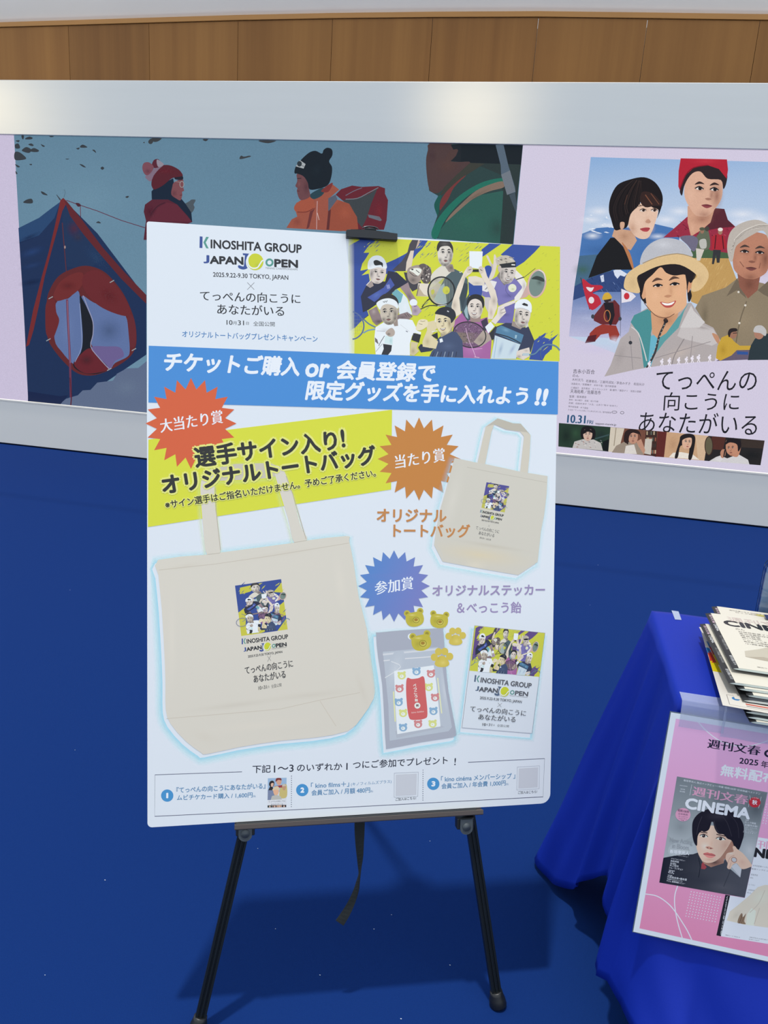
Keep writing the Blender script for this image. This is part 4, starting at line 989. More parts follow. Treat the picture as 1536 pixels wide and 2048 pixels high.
def pl_capR(A):      # right, white backward cap
    A.poly([760, 930, 880, 895, 900, 920, 800, 965, 740, 985, 765, 1060, 700, 1125, 620, 1220, 560, 1180, 640, 1080, 655, 985], (222, 216, 212)); A.blob(690, 1060, 40, 90, (140, 132, 132), 0.5); A.line([700, 1070, 765, 1045], 6, (110, 100, 100)); A.line([690, 1030, 750, 1000], 6, (110, 100, 100))
    A.poly([535, 1345, 625, 1240, 640, 1390, 570, 1440], (36, 38, 44)); A.poly([478, 1255, 555, 1185, 605, 1250, 520, 1345], (240, 242, 246))
    A.poly([625, 1255, 760, 1200, 860, 1205, 960, 1270, 1070, 1250, 1150, 1440, 1100, 1600, 970, 1590, 900, 1690, 560, 1690, 590, 1500, 600, 1330], (42, 50, 80))
    A.poly([612, 1370, 960, 1495, 930, 1570, 900, 1692, 558, 1690, 592, 1500], (196, 216, 230)); A.blob(690, 1560, 40, 140, (110, 140, 180), 0.6, 15); A.blob(850, 1560, 40, 130, (120, 140, 190), 0.6, 30); A.line([640, 1400, 600, 1680], 8, (150, 180, 210))
    A.poly([640, 1262, 700, 1235, 1005, 1365, 965, 1490, 620, 1345], (76, 124, 160)); A.blob(760, 1300, 80, 40, (130, 175, 205), 0.6, 20); A.line([618, 1345, 800, 1395, 965, 1480], 14, (30, 36, 52), s=3); A.poly([888, 1365, 915, 1368, 905, 1415, 882, 1410], (150, 185, 205))
    A.poly([850, 1170, 1000, 1250, 960, 1290, 840, 1240], (150, 138, 134)); A.poly([1030, 1200, 1060, 1190, 1070, 1250, 1030, 1270], (200, 205, 200))
    face(A, 985, 1110, 112, 152, 8, (214, 208, 202), (84, 78, 78), dx=0.12, beard=0.42, side=-1)
    A.sp([884, 1010, 890, 935, 950, 884, 1040, 880, 1108, 945, 1108, 1060, 1060, 1022, 960, 1000], (240, 242, 246)); A.poly([978, 948, 1010, 926, 1062, 950, 1060, 975, 1000, 962], (28, 26, 28)); A.line([895, 1005, 985, 1000, 1080, 1040], 6, (170, 174, 186), s=3)
    A.poly([955, 1570, 1080, 1535, 1092, 1600, 1080, 1660, 1000, 1705, 900, 1665, 910, 1590], (216, 208, 202)); A.blob(940, 1660, 50, 36, (110, 98, 96), 0.7); A.blob(1040, 1580, 50, 30, (140, 130, 128), 0.5)
    A.line([985, 1640, 1090, 1635, 1160, 1620, 1230, 1550, 1310, 1500, 1400, 1502, 1460, 1530, 1497, 1575], 20, (88, 126, 158), s=3); A.line([990, 1632, 1080, 1632], 36, (176, 196, 208)); A.line([1240, 1560, 1235, 1650, 1262, 1712], 8, (70, 100, 140), s=3)
def pl_capL(A):      # left, white backward cap, navy shirt
    A.line([250, 1235, 330, 1310, 440, 1365], 20, (90, 120, 150), s=3); A.line([255, 1440, 330, 1400, 440, 1385], 20, (110, 150, 180), s=3); A.line([250, 1250, 330, 1190], 8, (60, 66, 70))
    for k in range(5): A.line([(120 + k * 26, 1180 + k * 12), (120 + k * 26, 1480 - k * 25)], 3, (120, 130, 120), a=0.6)
    for k in range(6): A.line([(110, 1200 + k * 50), (235, 1200 + k * 50)], 3, (120, 130, 120), a=0.6)
    A.line([110, 1140, 190, 1185, 250, 1270, 262, 1360, 230, 1450, 160, 1510, 105, 1525], 20, (84, 104, 150), s=3)
    A.poly([220, 930, 290, 790, 370, 715, 560, 720, 600, 572, 720, 590, 880, 735, 770, 800, 700, 835, 660, 890, 480, 1010, 330, 1115, 250, 1150], NAV)
    A.poly([655, 880, 720, 825, 820, 900, 870, 960, 940, 1180, 760, 1180, 740, 1010], (216, 230, 240)); A.poly([655, 880, 720, 825, 810, 900, 780, 1010, 740, 1030], (110, 170, 185)); A.blob(840, 1080, 70, 100, (240, 244, 248), 0.6)
    A.poly([312, 942, 540, 805, 630, 668, 692, 770, 610, 855, 410, 1005], (64, 84, 164)); A.blob(440, 910, 110, 60, (90, 118, 190), 0.6, -30); A.poly([575, 770, 620, 760, 632, 815, 590, 825], (130, 140, 200))
    A.poly([290, 770, 370, 690, 400, 780, 350, 810], (160, 148, 146)); A.line([300, 770, 365, 700], 8, (225, 228, 232))
    A.poly([768, 800, 880, 732, 925, 870, 1005, 985, 910, 1015, 850, 905], (150, 132, 140)); A.blob(900, 930, 50, 100, (70, 60, 74), 0.6, -30)
    A.ell(955, 1015, 54, 50, (240, 242, 248)); A.poly([925, 1060, 1010, 1050, 1070, 1130, 1010, 1195, 940, 1190], (176, 160, 178)); A.blob(980, 1130, 50, 50, (90, 76, 96), 0.6); A.line([960, 1070, 1000, 1060], 14, (120, 90, 150))
    A.poly([322, 1130, 440, 1068, 500, 1200, 740, 1185, 870, 1145, 945, 1205, 880, 1265, 740, 1250, 560, 1255, 440, 1335, 385, 1280], (136, 120, 124)); A.blob(470, 1280, 90, 50, (52, 46, 54), 0.8); A.blob(800, 1220, 120, 40, (70, 60, 66), 0.6); A.blob(400, 1140, 50, 60, (196, 186, 186), 0.5)
    for x in (830, 865, 900): A.line([x, 1170, x + 35, 1210], 6, (56, 48, 52))
    face(A, 455, 610, 118, 142, 8, (214, 206, 202), (92, 84, 88), dx=0.1, side=-1, scowl=1)
    A.sp([318, 545, 325, 440, 390, 368, 490, 362, 560, 430, 580, 538, 460, 522, 360, 548], (242, 243, 247)); A.sp([398, 440, 440, 420, 500, 445, 528, 470, 522, 522, 500, 490, 420, 495], (24, 24, 26)); A.blob(350, 500, 40, 60, (190, 194, 206), 0.5)
def pl_white(A):     # front left, headband, white shirt
    A.poly([425, 1360, 540, 1290, 640, 1290, 760, 1240, 860, 1245, 940, 1260, 1012, 1400, 935, 1480, 905, 1590, 905, 1752, 428, 1742, 415, 1600, 410, 1500], (236, 239, 246)); A.blob(560, 1400, 110, 50, (190, 192, 200), 0.6); A.line([770, 1320, 900, 1420], 5, (200, 204, 212)); A.line([850, 1410, 875, 1425], 12, (120, 126, 140)); A.line([440, 1410, 560, 1415], 5, (150, 156, 166)); A.poly([415, 1500, 450, 1530, 470, 1600, 420, 1560], (110, 104, 104)); A.line([470, 1620, 500, 1560, 550, 1480], 8, (60, 58, 64), s=3); A.line([430, 1700, 520, 1590], 5, (110, 112, 124))
    A.poly([530, 1590, 655, 1610, 645, 1690, 600, 1746, 508, 1740, 540, 1660], (38, 38, 46)); A.poly([560, 1475, 668, 1490, 665, 1605, 550, 1580], (206, 230, 236)); A.blob(640, 1550, 30, 60, (140, 190, 200), 0.6)
    A.sp([565, 1440, 610, 1385, 660, 1370, 695, 1420, 680, 1475, 620, 1490], (176, 164, 156)); A.blob(610, 1455, 40, 30, (60, 52, 52), 0.8)
    A.poly([640, 1230, 730, 1200, 740, 1340, 690, 1345], (150, 138, 132))
    face(A, 612, 1165, 126, 160, -4, (196, 188, 176), (74, 68, 64), dx=-0.06, beard=0.55, side=1)
    A.sp([445, 1010, 500, 925, 590, 885, 690, 920, 742, 990, 738, 1060, 680, 975, 560, 965, 475, 1020], (42, 38, 38)); A.sp([440, 1020, 520, 968, 620, 955, 700, 985, 740, 1040, 736, 1100, 680, 1060, 590, 1035, 520, 1060, 488, 1115, 460, 1080], (238, 240, 245)); A.line([530, 1000, 550, 1012, 560, 990, 575, 1010, 590, 985], 9, (40, 40, 44)); A.sp([735, 1110, 755, 1090, 750, 1160, 730, 1180], (170, 158, 150))
def pl_navy(A):      # front centre, black cap
    A.poly([905, 1740, 920, 1560, 1020, 1575, 1000, 1655, 1035, 1690, 960, 1756], (206, 196, 158)); A.blob(950, 1690, 50, 70, (120, 108, 80), 0.5)
    A.poly([1020, 1640, 1060, 1590, 1180, 1650, 1270, 1640, 1200, 1690, 1060, 1710], (40, 46, 70))
    A.poly([1255, 1570, 1320, 1495, 1470, 1410, 1560, 1430, 1640, 1550, 1650, 1786, 1175, 1772, 1215, 1690, 1260, 1650], (58, 74, 110)); A.blob(1440, 1620, 150, 90, (86, 104, 140), 0.5); 
    for k in range(7): A.line([(1215 + k * 55, 1775), (1245 + k * 52, 1700)], 9, (150, 166, 186) if k % 2 else (34, 40, 62))
    A.poly([1130, 1290, 1255, 1262, 1285, 1370, 1205, 1470, 1300, 1560, 1268, 1660, 1085, 1630, 1080, 1560, 1145, 1400], (216, 206, 170)); A.blob(1150, 1560, 60, 90, (150, 136, 96), 0.5); A.poly([1205, 1470, 1290, 1430, 1300, 1530, 1240, 1500], (36, 38, 44)); A.line([1210, 1420, 1290, 1410], 10, (235, 236, 240))
    A.sp([1000, 1330, 1040, 1255, 1145, 1258, 1150, 1340, 1060, 1400, 990, 1392], (228, 220, 190)); A.line([1050, 1270, 1085, 1280, 1120, 1270], 6, (130, 116, 90)); A.line([1030, 1310, 1080, 1320], 6, (130, 116, 90)); A.poly([970, 1395, 1062, 1425, 1056, 1462, 958, 1432], (240, 242, 246)); A.poly([955, 1440, 1060, 1462, 1032, 1575, 925, 1535], (34, 36, 42))
    A.poly([1265, 1180, 1320, 1170, 1290, 1330, 1250, 1270], (225, 226, 228)); A.poly([1318, 1525, 1355, 1512, 1370, 1560, 1325, 1575], (238, 240, 244))
    A.poly([1400, 1390, 1500, 1330, 1490, 1420, 1340, 1500, 1330, 1450], (170, 160, 134))
    face(A, 1378, 1300, 112, 152, -6, (222, 212, 178), (120, 104, 80), dx=-0.12, smile=1, side=1, lip=(120, 80, 70))
    A.sp([1490, 1240, 1530, 1230, 1525, 1330, 1480, 1360], (196, 184, 150)); A.sp([1255, 1160, 1320, 1092, 1430, 1074, 1520, 1120, 1548, 1200, 1520, 1260, 1480, 1300, 1465, 1235, 1380, 1195, 1290, 1178], (30, 33, 44)); A.line([1425, 1132, 1450, 1142], 16, (190, 196, 205))
def hero(A, G, blu=BLU, yel=YEL, fade=True):
    A.clip = [G(*p) for p in ((697, 473.8), (1120, 493.5), (1119, 722.9), (697, 706.9))]
    hero_bg(A, G, blu, yel, fade)
    for fn, Z in ((pl_arm, ZL), (pl_tank, ZL), (pl_head, ZR), (pl_racquet, ZL), (pl_phone, ZR), (pl_capR, ZR), (pl_capL, ZL), (pl_white, ZL), (pl_navy, ZL)):
        A.T = lambda x, y, Z=Z: G(*Z(x, y)); fn(A)
    A.T = None; A.clip = None
ZG = zoom(380, 460, 5.486)
INK = (38, 40, 46)
def logo(A, G, ink=INK, tennis=True, blue=(52, 78, 150), green=(82, 150, 142), ball=(196, 206, 48)):
    A.T = lambda x, y: G(*ZG(x, y))
    A.poly([107, 70, 138, 73, 136, 199, 104, 197], blue); A.poly([178, 75, 207, 78, 172, 138, 205, 203, 178, 201, 147, 137], green)
    A.text('INOSHITA GROUP', 230, 199, 1222, 254, 92, ink, bold=0.028)
    A.text('J', 152, 361, 208, 364, 82, blue, bold=0.05); A.text('APAN', 222, 367, 582, 378, 78, ink, bold=0.05)
    A.poly([578, 256, 648, 260, 622, 300, 612, 330, 604, 278, 582, 276], blue); A.sp([604, 275, 622, 300, 616, 380, 632, 415, 590, 434, 545, 424, 526, 405, 536, 386, 570, 398, 592, 390], blue)
    A.ell(716, 350, 90, 92, ball); A.blob(745, 390, 52, 44, (150, 170, 60), 0.5)
    A.line([672, 262, 640, 300, 634, 350, 650, 396, 690, 420, 740, 412, 770, 370, 790, 340, 806, 336], 14, (240, 243, 246), s=4); A.line([640, 285, 618, 340, 628, 400, 660, 436], 10, (240, 243, 246), s=4)
    A.ring(872, 357, 34, 34, 21, green); A.text('PEN', 930, 402, 1180, 412, 78, ink, bold=0.05)
    if tennis: A.text('TENNIS CHAMPIONSHIPS', 826, 428, 1180, 444, 20, (110, 114, 120))
    A.text('2025.9.22-9.30 TOKYO, JAPAN', 254, 528, 1078, 562, 64, ink, bold=0.012)
    A.T = None
def title(A, G, ink=INK, x=True):
    A.T = lambda x, y: G(*ZG(x, y))
    A.line([628, 576, 705, 655], 4.5, (90, 92, 98)); A.line([706, 577, 628, 656], 4.5, (90, 92, 98))
    A.text('てっぺんの向こうに', 112, 775, 1210, 812, 112, ink, hb=0.012); A.text('あなたがいる', 300, 922, 1032, 945, 112, ink, hb=0.012)
    A.text('10', 402, 1040, 466, 1042, 52, INK, hb=0.012); A.text('月', 470, 1038, 510, 1040, 36, INK); A.text('31', 526, 1044, 592, 1046, 52, INK, hb=0.012); A.text('日', 616, 1040, 644, 1042, 32, INK); A.text('全国公開', 694, 1054, 930, 1060, 52, INK)
    A.T = None
IDG = lambda x, y: (x, y)
# ------------------------------------------------------------------ the print of the big board
A = BRD
hero(A, IDG); A.done('player_photo_print', board)
logo(A, IDG); A.done('event_logo_print', board)
title(A, IDG); A.done('film_title_lettering', board)
A.text('オリジナルトートバッグプレゼントキャンペーン', 364.5, 674.5, 635, 684.5, 13.2, (62, 124, 188), bold=0.012); A.done('campaign_lettering', board)
# blue band
A.poly([(297.5, 691.5), (690, 706.5), (1117, 723.6), (1115.5, 829), (700, 816.5), (297.0, 805)], (66, 138, 214)); A.done('headline_band', board)
WH = (238, 243, 250)
A.text('チケットご購入', 326, 742, 597, 752, 38, WH, bold=0.035, shear=0.17); A.text('or', 610, 753, 655, 754, 25, WH, bold=0.03, shear=0.17); A.text('会員登録で', 671, 758, 866, 764, 37, WH, bold=0.035, shear=0.17)
A.text('限定グッズを手に入れよう', 611, 799, 1052, 810, 38, WH, bold=0.035, shear=0.17); A.text('!!', 1070, 809, 1090, 810, 31, WH, bold=0.05, shear=0.17); A.done('headline_lettering', board)
# yellow panel
A.poly([(297, 879), (784, 819.5), (782, 979), (296, 1054)], (209, 218, 58)); A.done('prize_panel', board)
def burst(cx, cy, r0, r1, n, c, rot=0, sq=1.0, grad=None):
    pts = []
    for k in range(2 * n):
        t = math.radians(rot) + math.pi * k / n; r = r1 if k % 2 == 0 else r0
        pts.append((cx + r * math.cos(t), cy + r * math.sin(t) * sq))
    A.poly(pts, c, grad=grad)
# tote bag picture, large
def soft_outline(pts, w, c, a):
    cx = sum(p[0] for p in pts) / len(pts); cy = sum(p[1] for p in pts) / len(pts); n = len(pts)
    out = []
    for i, p in enumerate(pts):
        q0, q1 = pts[i - 1], pts[(i + 1) % n]; dx, dy = q1[0] - q0[0], q1[1] - q0[1]; d = math.hypot(dx, dy) or 1; out.append((dy / d, -dx / d))
    s = sum((pts[i][0] * pts[(i + 1) % n][1] - pts[(i + 1) % n][0] * pts[i][1]) for i in range(n))
    sg = 1 if s > 0 else -1
    ab = [A.at(p) for p in pts]; al = [a] * n
    for q, f in ((0.5, 0.45), (1.0, 0.0)):
        ab += [A.at((max(p[0] + o[0] * w * q * sg, 299.5), p[1] + o[1] * w * q * sg)) for p, o in zip(pts, out)]; al += [a * f] * n
    tr = []
    for j in range(2):
        for k in range(n):
            p = j * n + k; q = j * n + (k + 1) % n; tr += [(p, p + n, q + n), (p, q + n, q)]
    A.emit(ab, tr, [(*A.col(c), x) for x in al], A.level(ab))
GLOW = (120, 200, 242); CAN = (211, 210, 203)
ZB = zoom(280, 1000, 3.2)
body = [ZB(x, y) for x, y in ((116, 383), (420, 350), (520, 335), (975, 275), (1070, 258), (1320, 230), (1338, 260), (1370, 420), (1400, 620), (1450, 820), (1480, 1030), (1500, 1180), (1495, 1270), (1420, 1390), (1330, 1478), (1120, 1520), (900, 1540), (640, 1580), (430, 1625), (390, 1615), (290, 1540), (195, 1430), (165, 1340), (163, 1200), (160, 1050), (140, 700), (118, 480))]
bodyc = catmull(body, 2)
dn = lambda P, dx, dy: [(x + dx, y + dy) for x, y in P]
soft_outline(dn(bodyc, -6, 7), 17, GLOW, 0.7)
hl = catmull([(404, 1000), (402, 975), (405, 955), (415, 940), (435, 932), (480, 935), (540, 931), (558, 936), (572, 955), (583, 985), (598, 1050), (612, 1078), (590, 1083), (578, 1050), (562, 990), (552, 966), (540, 957), (470, 962), (440, 962), (432, 968), (431, 1000), (438, 1104), (415, 1108), (408, 1060)], 1)
# handle pieces behind and across the yellow panel
Lh = [(402, 1000), (401, 972), (408, 948), (424, 938), (432, 944), (429, 975), (431, 1020), (441, 1103), (414, 1109), (406, 1050)]
Rh = [(548, 936), (562, 935), (572, 950), (584, 985), (600, 1050), (614, 1079), (588, 1084), (577, 1040), (560, 985)]
Th = [(424, 938), (470, 928), (540, 926), (562, 936), (552, 952), (540, 956), (480, 960), (432, 962)]
for h_ in (Th, Lh, Rh): soft_outline(dn(h_, -2, 2), 9, (176, 214, 150), 0.5)
A.poly(Th, (196, 194, 182)); A.sp(Lh, CAN); A.sp(Rh, CAN); A.line([(431, 975), (432, 1020), (441, 1100)], 1.2, (176, 170, 158)); A.line([(572, 952), (586, 990), (612, 1078)], 1.2, (176, 170, 158))
A.poly(bodyc, CAN)
for (x, y, rx, ry, c_, al, ro) in ((372, 1132, 46, 8, (196, 190, 178), 0.5, -9), (560, 1108, 125, 8, (200, 194, 182), 0.5, -9), (680, 1165, 16, 70, (226, 223, 214), 0.5, -8), (470, 1410, 125, 9, (186, 180, 168), 0.55, -7), (620, 1390, 120, 10, (190, 184, 172), 0.5, -6), (520, 1450, 150, 16, (222, 218, 208), 0.5, -6), (480, 1220, 120, 100, (221, 218, 209), 0.35, 0), (410, 1474, 40, 16, (200, 194, 182), 0.4, 20), (344, 1280, 12, 130, (226, 223, 215), 0.5, 0), (724, 1380, 10, 50, (196, 190, 178), 0.5, -20)): A.blob(x, y, rx, ry, c_, al * 0.55, ro)
A.line([(318, 1140), (430, 1128), (540, 1112), (698, 1086)], 1.0, (192, 186, 174)); A.line([(333, 1437), (420, 1430), (560, 1418), (640, 1400), (720, 1385)], 1.0, (196, 190, 178)); A.line([(415, 1109), (440, 1106)], 1, (180, 174, 162)); A.line([(588, 1085), (613, 1081)], 1, (180, 174, 162)); A.line([(640, 1402), (672, 1452)], 1, (200, 194, 182))
A.done('large_tote_picture', board)
# print on the large tote (players re-arranged in a tall picture)
def tall(A, q, blu, yel, small=1.0):
    """tall arrangement of the same players inside the pixel quad q (TL, TR, BR, BL)"""
    S = quad_map((0, 0, 100, 112), q); rng = random.Random(8)
    A.T = S
    A.poly([0, 0, 100, 0, 100, 112, 0, 112], blu)
    A.poly([0, 60, 20, 48, 12, 90, 24, 112, 0, 112], yel); A.poly([100, 8, 80, 26, 100, 30], yel); A.poly([100, 88, 78, 112, 100, 112], yel); A.poly([10, 6, 60, 2, 30, 18, 8, 20], yel); A.poly([84, 60, 100, 50, 100, 80, 88, 84], yel); A.poly([14, 98, 60, 108, 40, 112, 10, 112], yel)
    streaks(A, (2, 4, 60, 22), 10, [yel, blu], rng, lmin=6, lmax=18, w=(0.8, 2)); streaks(A, (70, 70, 96, 104), 10, [yel, blu], rng, lmin=6, lmax=18, w=(0.8, 2)); streaks(A, (76, 10, 96, 36), 8, [yel], rng, lmin=6, lmax=18, w=(0.8, 2))
    def put(fn, Z, src, dst):
        def m(x, y):
            px, py = Z(x, y)
            return S(dst[0] + (px - src[0]) / (src[2] - src[0]) * (dst[2] - dst[0]), dst[1] + (py - src[1]) / (src[3] - src[1]) * (dst[3] - dst[1]))
        A.T = m; fn(A)
    put(pl_tank, ZL, (855, 480, 935, 625), (22, 0, 70, 58))
    put(pl_head, ZR, (963, 510, 1095, 650), (54, 20, 108, 62))
    put(pl_phone, ZR, (903, 500, 996, 718), (40, 26, 76, 92))
    put(pl_capL, ZL, (720, 510, 845, 650), (12, 30, 62, 72))
    put(pl_capR, ZR, (965, 598, 1122, 720), (58, 50, 108, 100))
    put(pl_white, ZL, (748, 585, 838, 712), (12, 62, 46, 110))
    put(pl_navy, ZL, (818, 612, 928, 716), (36, 70, 76, 110))
    A.T = S; A.ring(5, 82, 12, 9, 1.2, (120, 130, 160)); A.ring(82, 84, 14, 9, 1.2, (150, 110, 140)); A.T = None
tq = (ZB(608, 548), ZB(903, 506), ZB(945, 828), ZB(648, 870))
tall(A, tq, (46, 72, 150), (196, 196, 66)); A.done('large_tote_players_print', board)
lg = (ZG(104, 70), ZG(1225, 70), ZG(1225, 556), ZG(104, 556))
rect_lg = (lg[0][0], lg[0][1], lg[1][0], lg[2][1])
# logo block: source px rect of the board logo rectified by its own slope
def sub(srcq, dstq):
    """map pixel quad -> pixel quad (both TL,TR,BR,BL) by inverse bilinear of a near-parallelogram"""
    (x0, y0), (x1, y1), (x2, y2), (x3, y3) = srcq
    ax, ay = x1 - x0, y1 - y0; bx, by = x3 - x0, y3 - y0; det = ax * by - ay * bx
    D = quad_map((0, 0, 1, 1), dstq)
    return lambda x, y: D(((x - x0) * by - (y - y0) * bx) / det, ((y - y0) * ax - (x - x0) * ay) / det)
LQ = (ZG(104, 62), ZG(1224, 122), ZG(1222, 560), ZG(102, 500)); TQ = (ZG(112, 565), ZG(1212, 620), ZG(1208, 1072), ZG(108, 1017))
logo(A, sub(LQ, (ZB(650, 884), ZB(948, 848), ZB(950, 974), ZB(652, 1012)))); title(A, sub(TQ, (ZB(672, 1022), ZB(978, 984), ZB(984, 1182), ZB(678, 1222)))); A.done('large_tote_logo_print', board)
# red badge
burst(382, 847, 69, 91, 20, (208, 94, 55), -90); A.text('大当たり賞', 322, 866, 446, 846, 27, WH, hb=0.02, shear=0.1); A.done('grand_prize_badge', board)
HALO = (222, 228, 130); BK = (36, 38, 36)
def htext(s, x0, y0, x1, y1, h, **k):
    A.text(s, x0, y0, x1, y1, h, HALO, bold=0.13); A.text(s, x0, y0, x1, y1, h, BK, **k)
htext('選手サイン入り', 393, 935, 675, 899, 40, bold=0.035); htext('!', 685, 894, 690, 893.5, 34, bold=0.03)
htext('オリジナルトートバッグ', 328, 989, 753, 927, 38, bold=0.04)
A.text('※サイン選手はご指名いただけません。予めご了承ください。', 332, 1018, 752, 953, 16, HALO, bold=0.12); A.text('※サイン選手はご指名いただけません。予めご了承ください。', 332, 1018, 752, 953, 16, BK, bold=0.02)
A.done('prize_lettering', board)
# orange badge and small tote
burst(838, 918, 62, 83, 20, (192, 128, 58), -90); A.text('当たり賞', 791, 938, 890, 922, 27, WH, hb=0.02, shear=0.1); A.done('second_prize_badge', board)
ZS = zoom(690, 680, 3.572)
sb = [ZS(*p) for p in ((782, 843), (960, 880), (1000, 886), (1250, 940), (1310, 950), (1446, 972), (1440, 1100), (1422, 1250))] + [(1082, 1060), (1075, 1124), (1036, 1150), (960, 1137), (885, 1123), (868, 1090), (872, 1060), (880, 1020), (893, 975)]
sbc = catmull(sb, 1)
soft_outline(dn(sbc, -5, 6), 13, GLOW, 0.42)
sh1 = [ZS(*p) for p in ((945, 880), (985, 700), (1005, 620), (1090, 560), (1200, 595), (1255, 598), (1325, 680), (1318, 820), (1305, 950), (1250, 940), (1270, 760), (1278, 690), (1250, 655), (1150, 640), (1065, 603), (1045, 660), (1000, 886))]
soft_outline(dn(sh1, -5, 2), 9, GLOW, 0.5)
A.poly(sh1, (204, 202, 192)); A.poly([ZS(*p) for p in ((1005, 620), (1090, 560), (1200, 595), (1255, 598), (1325, 680), (1300, 660), (1150, 640), (1065, 603))], (184, 182, 172))
A.poly(sbc, (203, 203, 196)); A.line([ZS(782, 890), ZS(1000, 935), ZS(1440, 1018)], 1, (186, 184, 175)); A.blob(960, 1110, 120, 26, (214, 204, 176), 0.8, 8); A.blob(905, 1000, 20, 90, (216, 216, 210), 0.5, 14); A.blob(985, 1092, 90, 6, (190, 186, 172), 0.6, 9); A.blob(950, 1130, 30, 14, (224, 218, 200), 0.5)
tall(A, (ZS(1010, 1016), ZS(1172, 1044), ZS(1140, 1232), ZS(974, 1198)), (74, 72, 148), (188, 188, 84))
logo(A, sub(LQ, (ZS(968, 1210), ZS(1136, 1240), ZS(1118, 1316), ZS(952, 1284))), tennis=False, blue=(90, 100, 140)); title(A, sub(TQ, (ZS(945, 1306), ZS(1112, 1340), ZS(1082, 1442), ZS(918, 1406))), ink=(90, 90, 92)); A.done('small_tote_picture', board)
OR = (190, 132, 76)
A.text('オリジナル', 754, 1043, 892, 1044, 25, OR, bold=0.03); A.text('トートバッグ', 787, 1074, 939, 1075, 26, OR, bold=0.03); A.done('second_prize_lettering', board)
# blue badge, candies, pouch, sticker
burst(788, 1172, 55, 71.5, 20, None, -90, grad=((740, 1150), (84, 132, 204), (850, 1190), (118, 126, 196))); A.text('参加賞', 750, 1190, 826, 1178, 26, WH, hb=0.02, shear=0.12); A.done('third_prize_badge', board)
PU = (150, 140, 186)
A.text('オリジナルステッカー', 865, 1192, 1089, 1190, 21, PU, bold=0.025); A.text('＆べっこう飴', 914, 1227, 1042, 1226, 22.5, PU, bold=0.025); A.done('third_prize_lettering', board)
ZP = zoom(700, 1000, 3.657)
pouch = [ZP(*p) for p in ((190, 985), (215, 968), (420, 950), (660, 938), (680, 950), (690, 1060), (700, 1200), (720, 1400), (775, 1690), (772, 1718), (745, 1735), (520, 1770), (290, 1815), (262, 1795), (250, 1600), (235, 1350), (205, 1150))]
soft_outline(dn(catmull(pouch, 2), -5, 8), 14, GLOW, 0.65); A.poly(catmull(pouch, 2), (166, 174, 192))
A.T = ZP
A.poly([240, 1110, 640, 1075, 660, 1100, 700, 1400, 745, 1660, 720, 1690, 290, 1760, 280, 1500, 250, 1200], (182, 194, 210)); A.line([240, 1130, 640, 1090], 14, (206, 214, 226)); A.line([245, 1175, 400, 1160, 600, 1145], 8, (214, 220, 230)); A.blob(330, 1240, 60, 160, (206, 216, 228), 0.6, 15); A.blob(690, 1400, 24, 200, (210, 218, 230), 0.5, -8); A.line([300, 1180, 370, 1220, 255, 1300], 6, (214, 222, 232), s=3); A.ell(444, 998, 22, 22, (222, 234, 244)); A.poly([330, 1690, 650, 1640, 690, 1660, 340, 1740], (176, 186, 202))
A.poly([322, 1250, 612, 1208, 632, 1350, 662, 1655, 345, 1712, 330, 1480], (232, 240, 246))
A.line([318, 1400, 330, 1620], 8, (226, 232, 170)); A.line([640, 1300, 670, 1560], 8, (226, 232, 190))
def bear(x, y, c, s=1.0, up=1):
    A.ell(x - 22 * s, y - 20 * s * up, 10 * s, 10 * s, c, n=10); A.ell(x + 20 * s, y - 24 * s * up, 10 * s, 10 * s, c, n=10); A.ell(x, y, 30 * s, 27 * s, c, n=18); A.ell(x, y + 4 * s * up, 15 * s, 13 * s, (232, 238, 240), n=12); A.ell(x - 3, y + 2, 5 * s, 4 * s, c, n=8)
RD_, BL_, YE_ = (206, 138, 142), (136, 176, 212), (212, 220, 140)
for x, y, c in ((378, 1285, YE_), (486, 1255, BL_), (592, 1272, RD_), (362, 1380, RD_), (576, 1370, YE_), (622, 1445, RD_), (356, 1480, BL_), (388, 1560, YE_), (610, 1545, BL_), (498, 1640, RD_), (388, 1665, BL_), (604, 1638, YE_)): bear(x, y, c)
A.sp([410, 1340, 420, 1300, 450, 1308, 500, 1302, 530, 1288, 545, 1310, 552, 1400, 566, 1560, 545, 1598, 460, 1608, 428, 1580, 412, 1450], (204, 98, 100)); 
for i, ch in enumerate('べっこう飴'): A.text(ch, 462 + i * 3, 1366 + i * 27, 484 + i * 3, 1364 + i * 27, 20, (244, 236, 234), bold=0.03)
A.ell(492, 1503, 22, 22, (240, 236, 234)); A.text('熊', 483, 1512, 503, 1510, 18, (120, 70, 74), bold=0.03); A.text('kino bekko', 450, 1560, 540, 1550, 12, (240, 214, 214))
A.T = None; A.done('candy_pouch_picture', board)
A.T = ZP
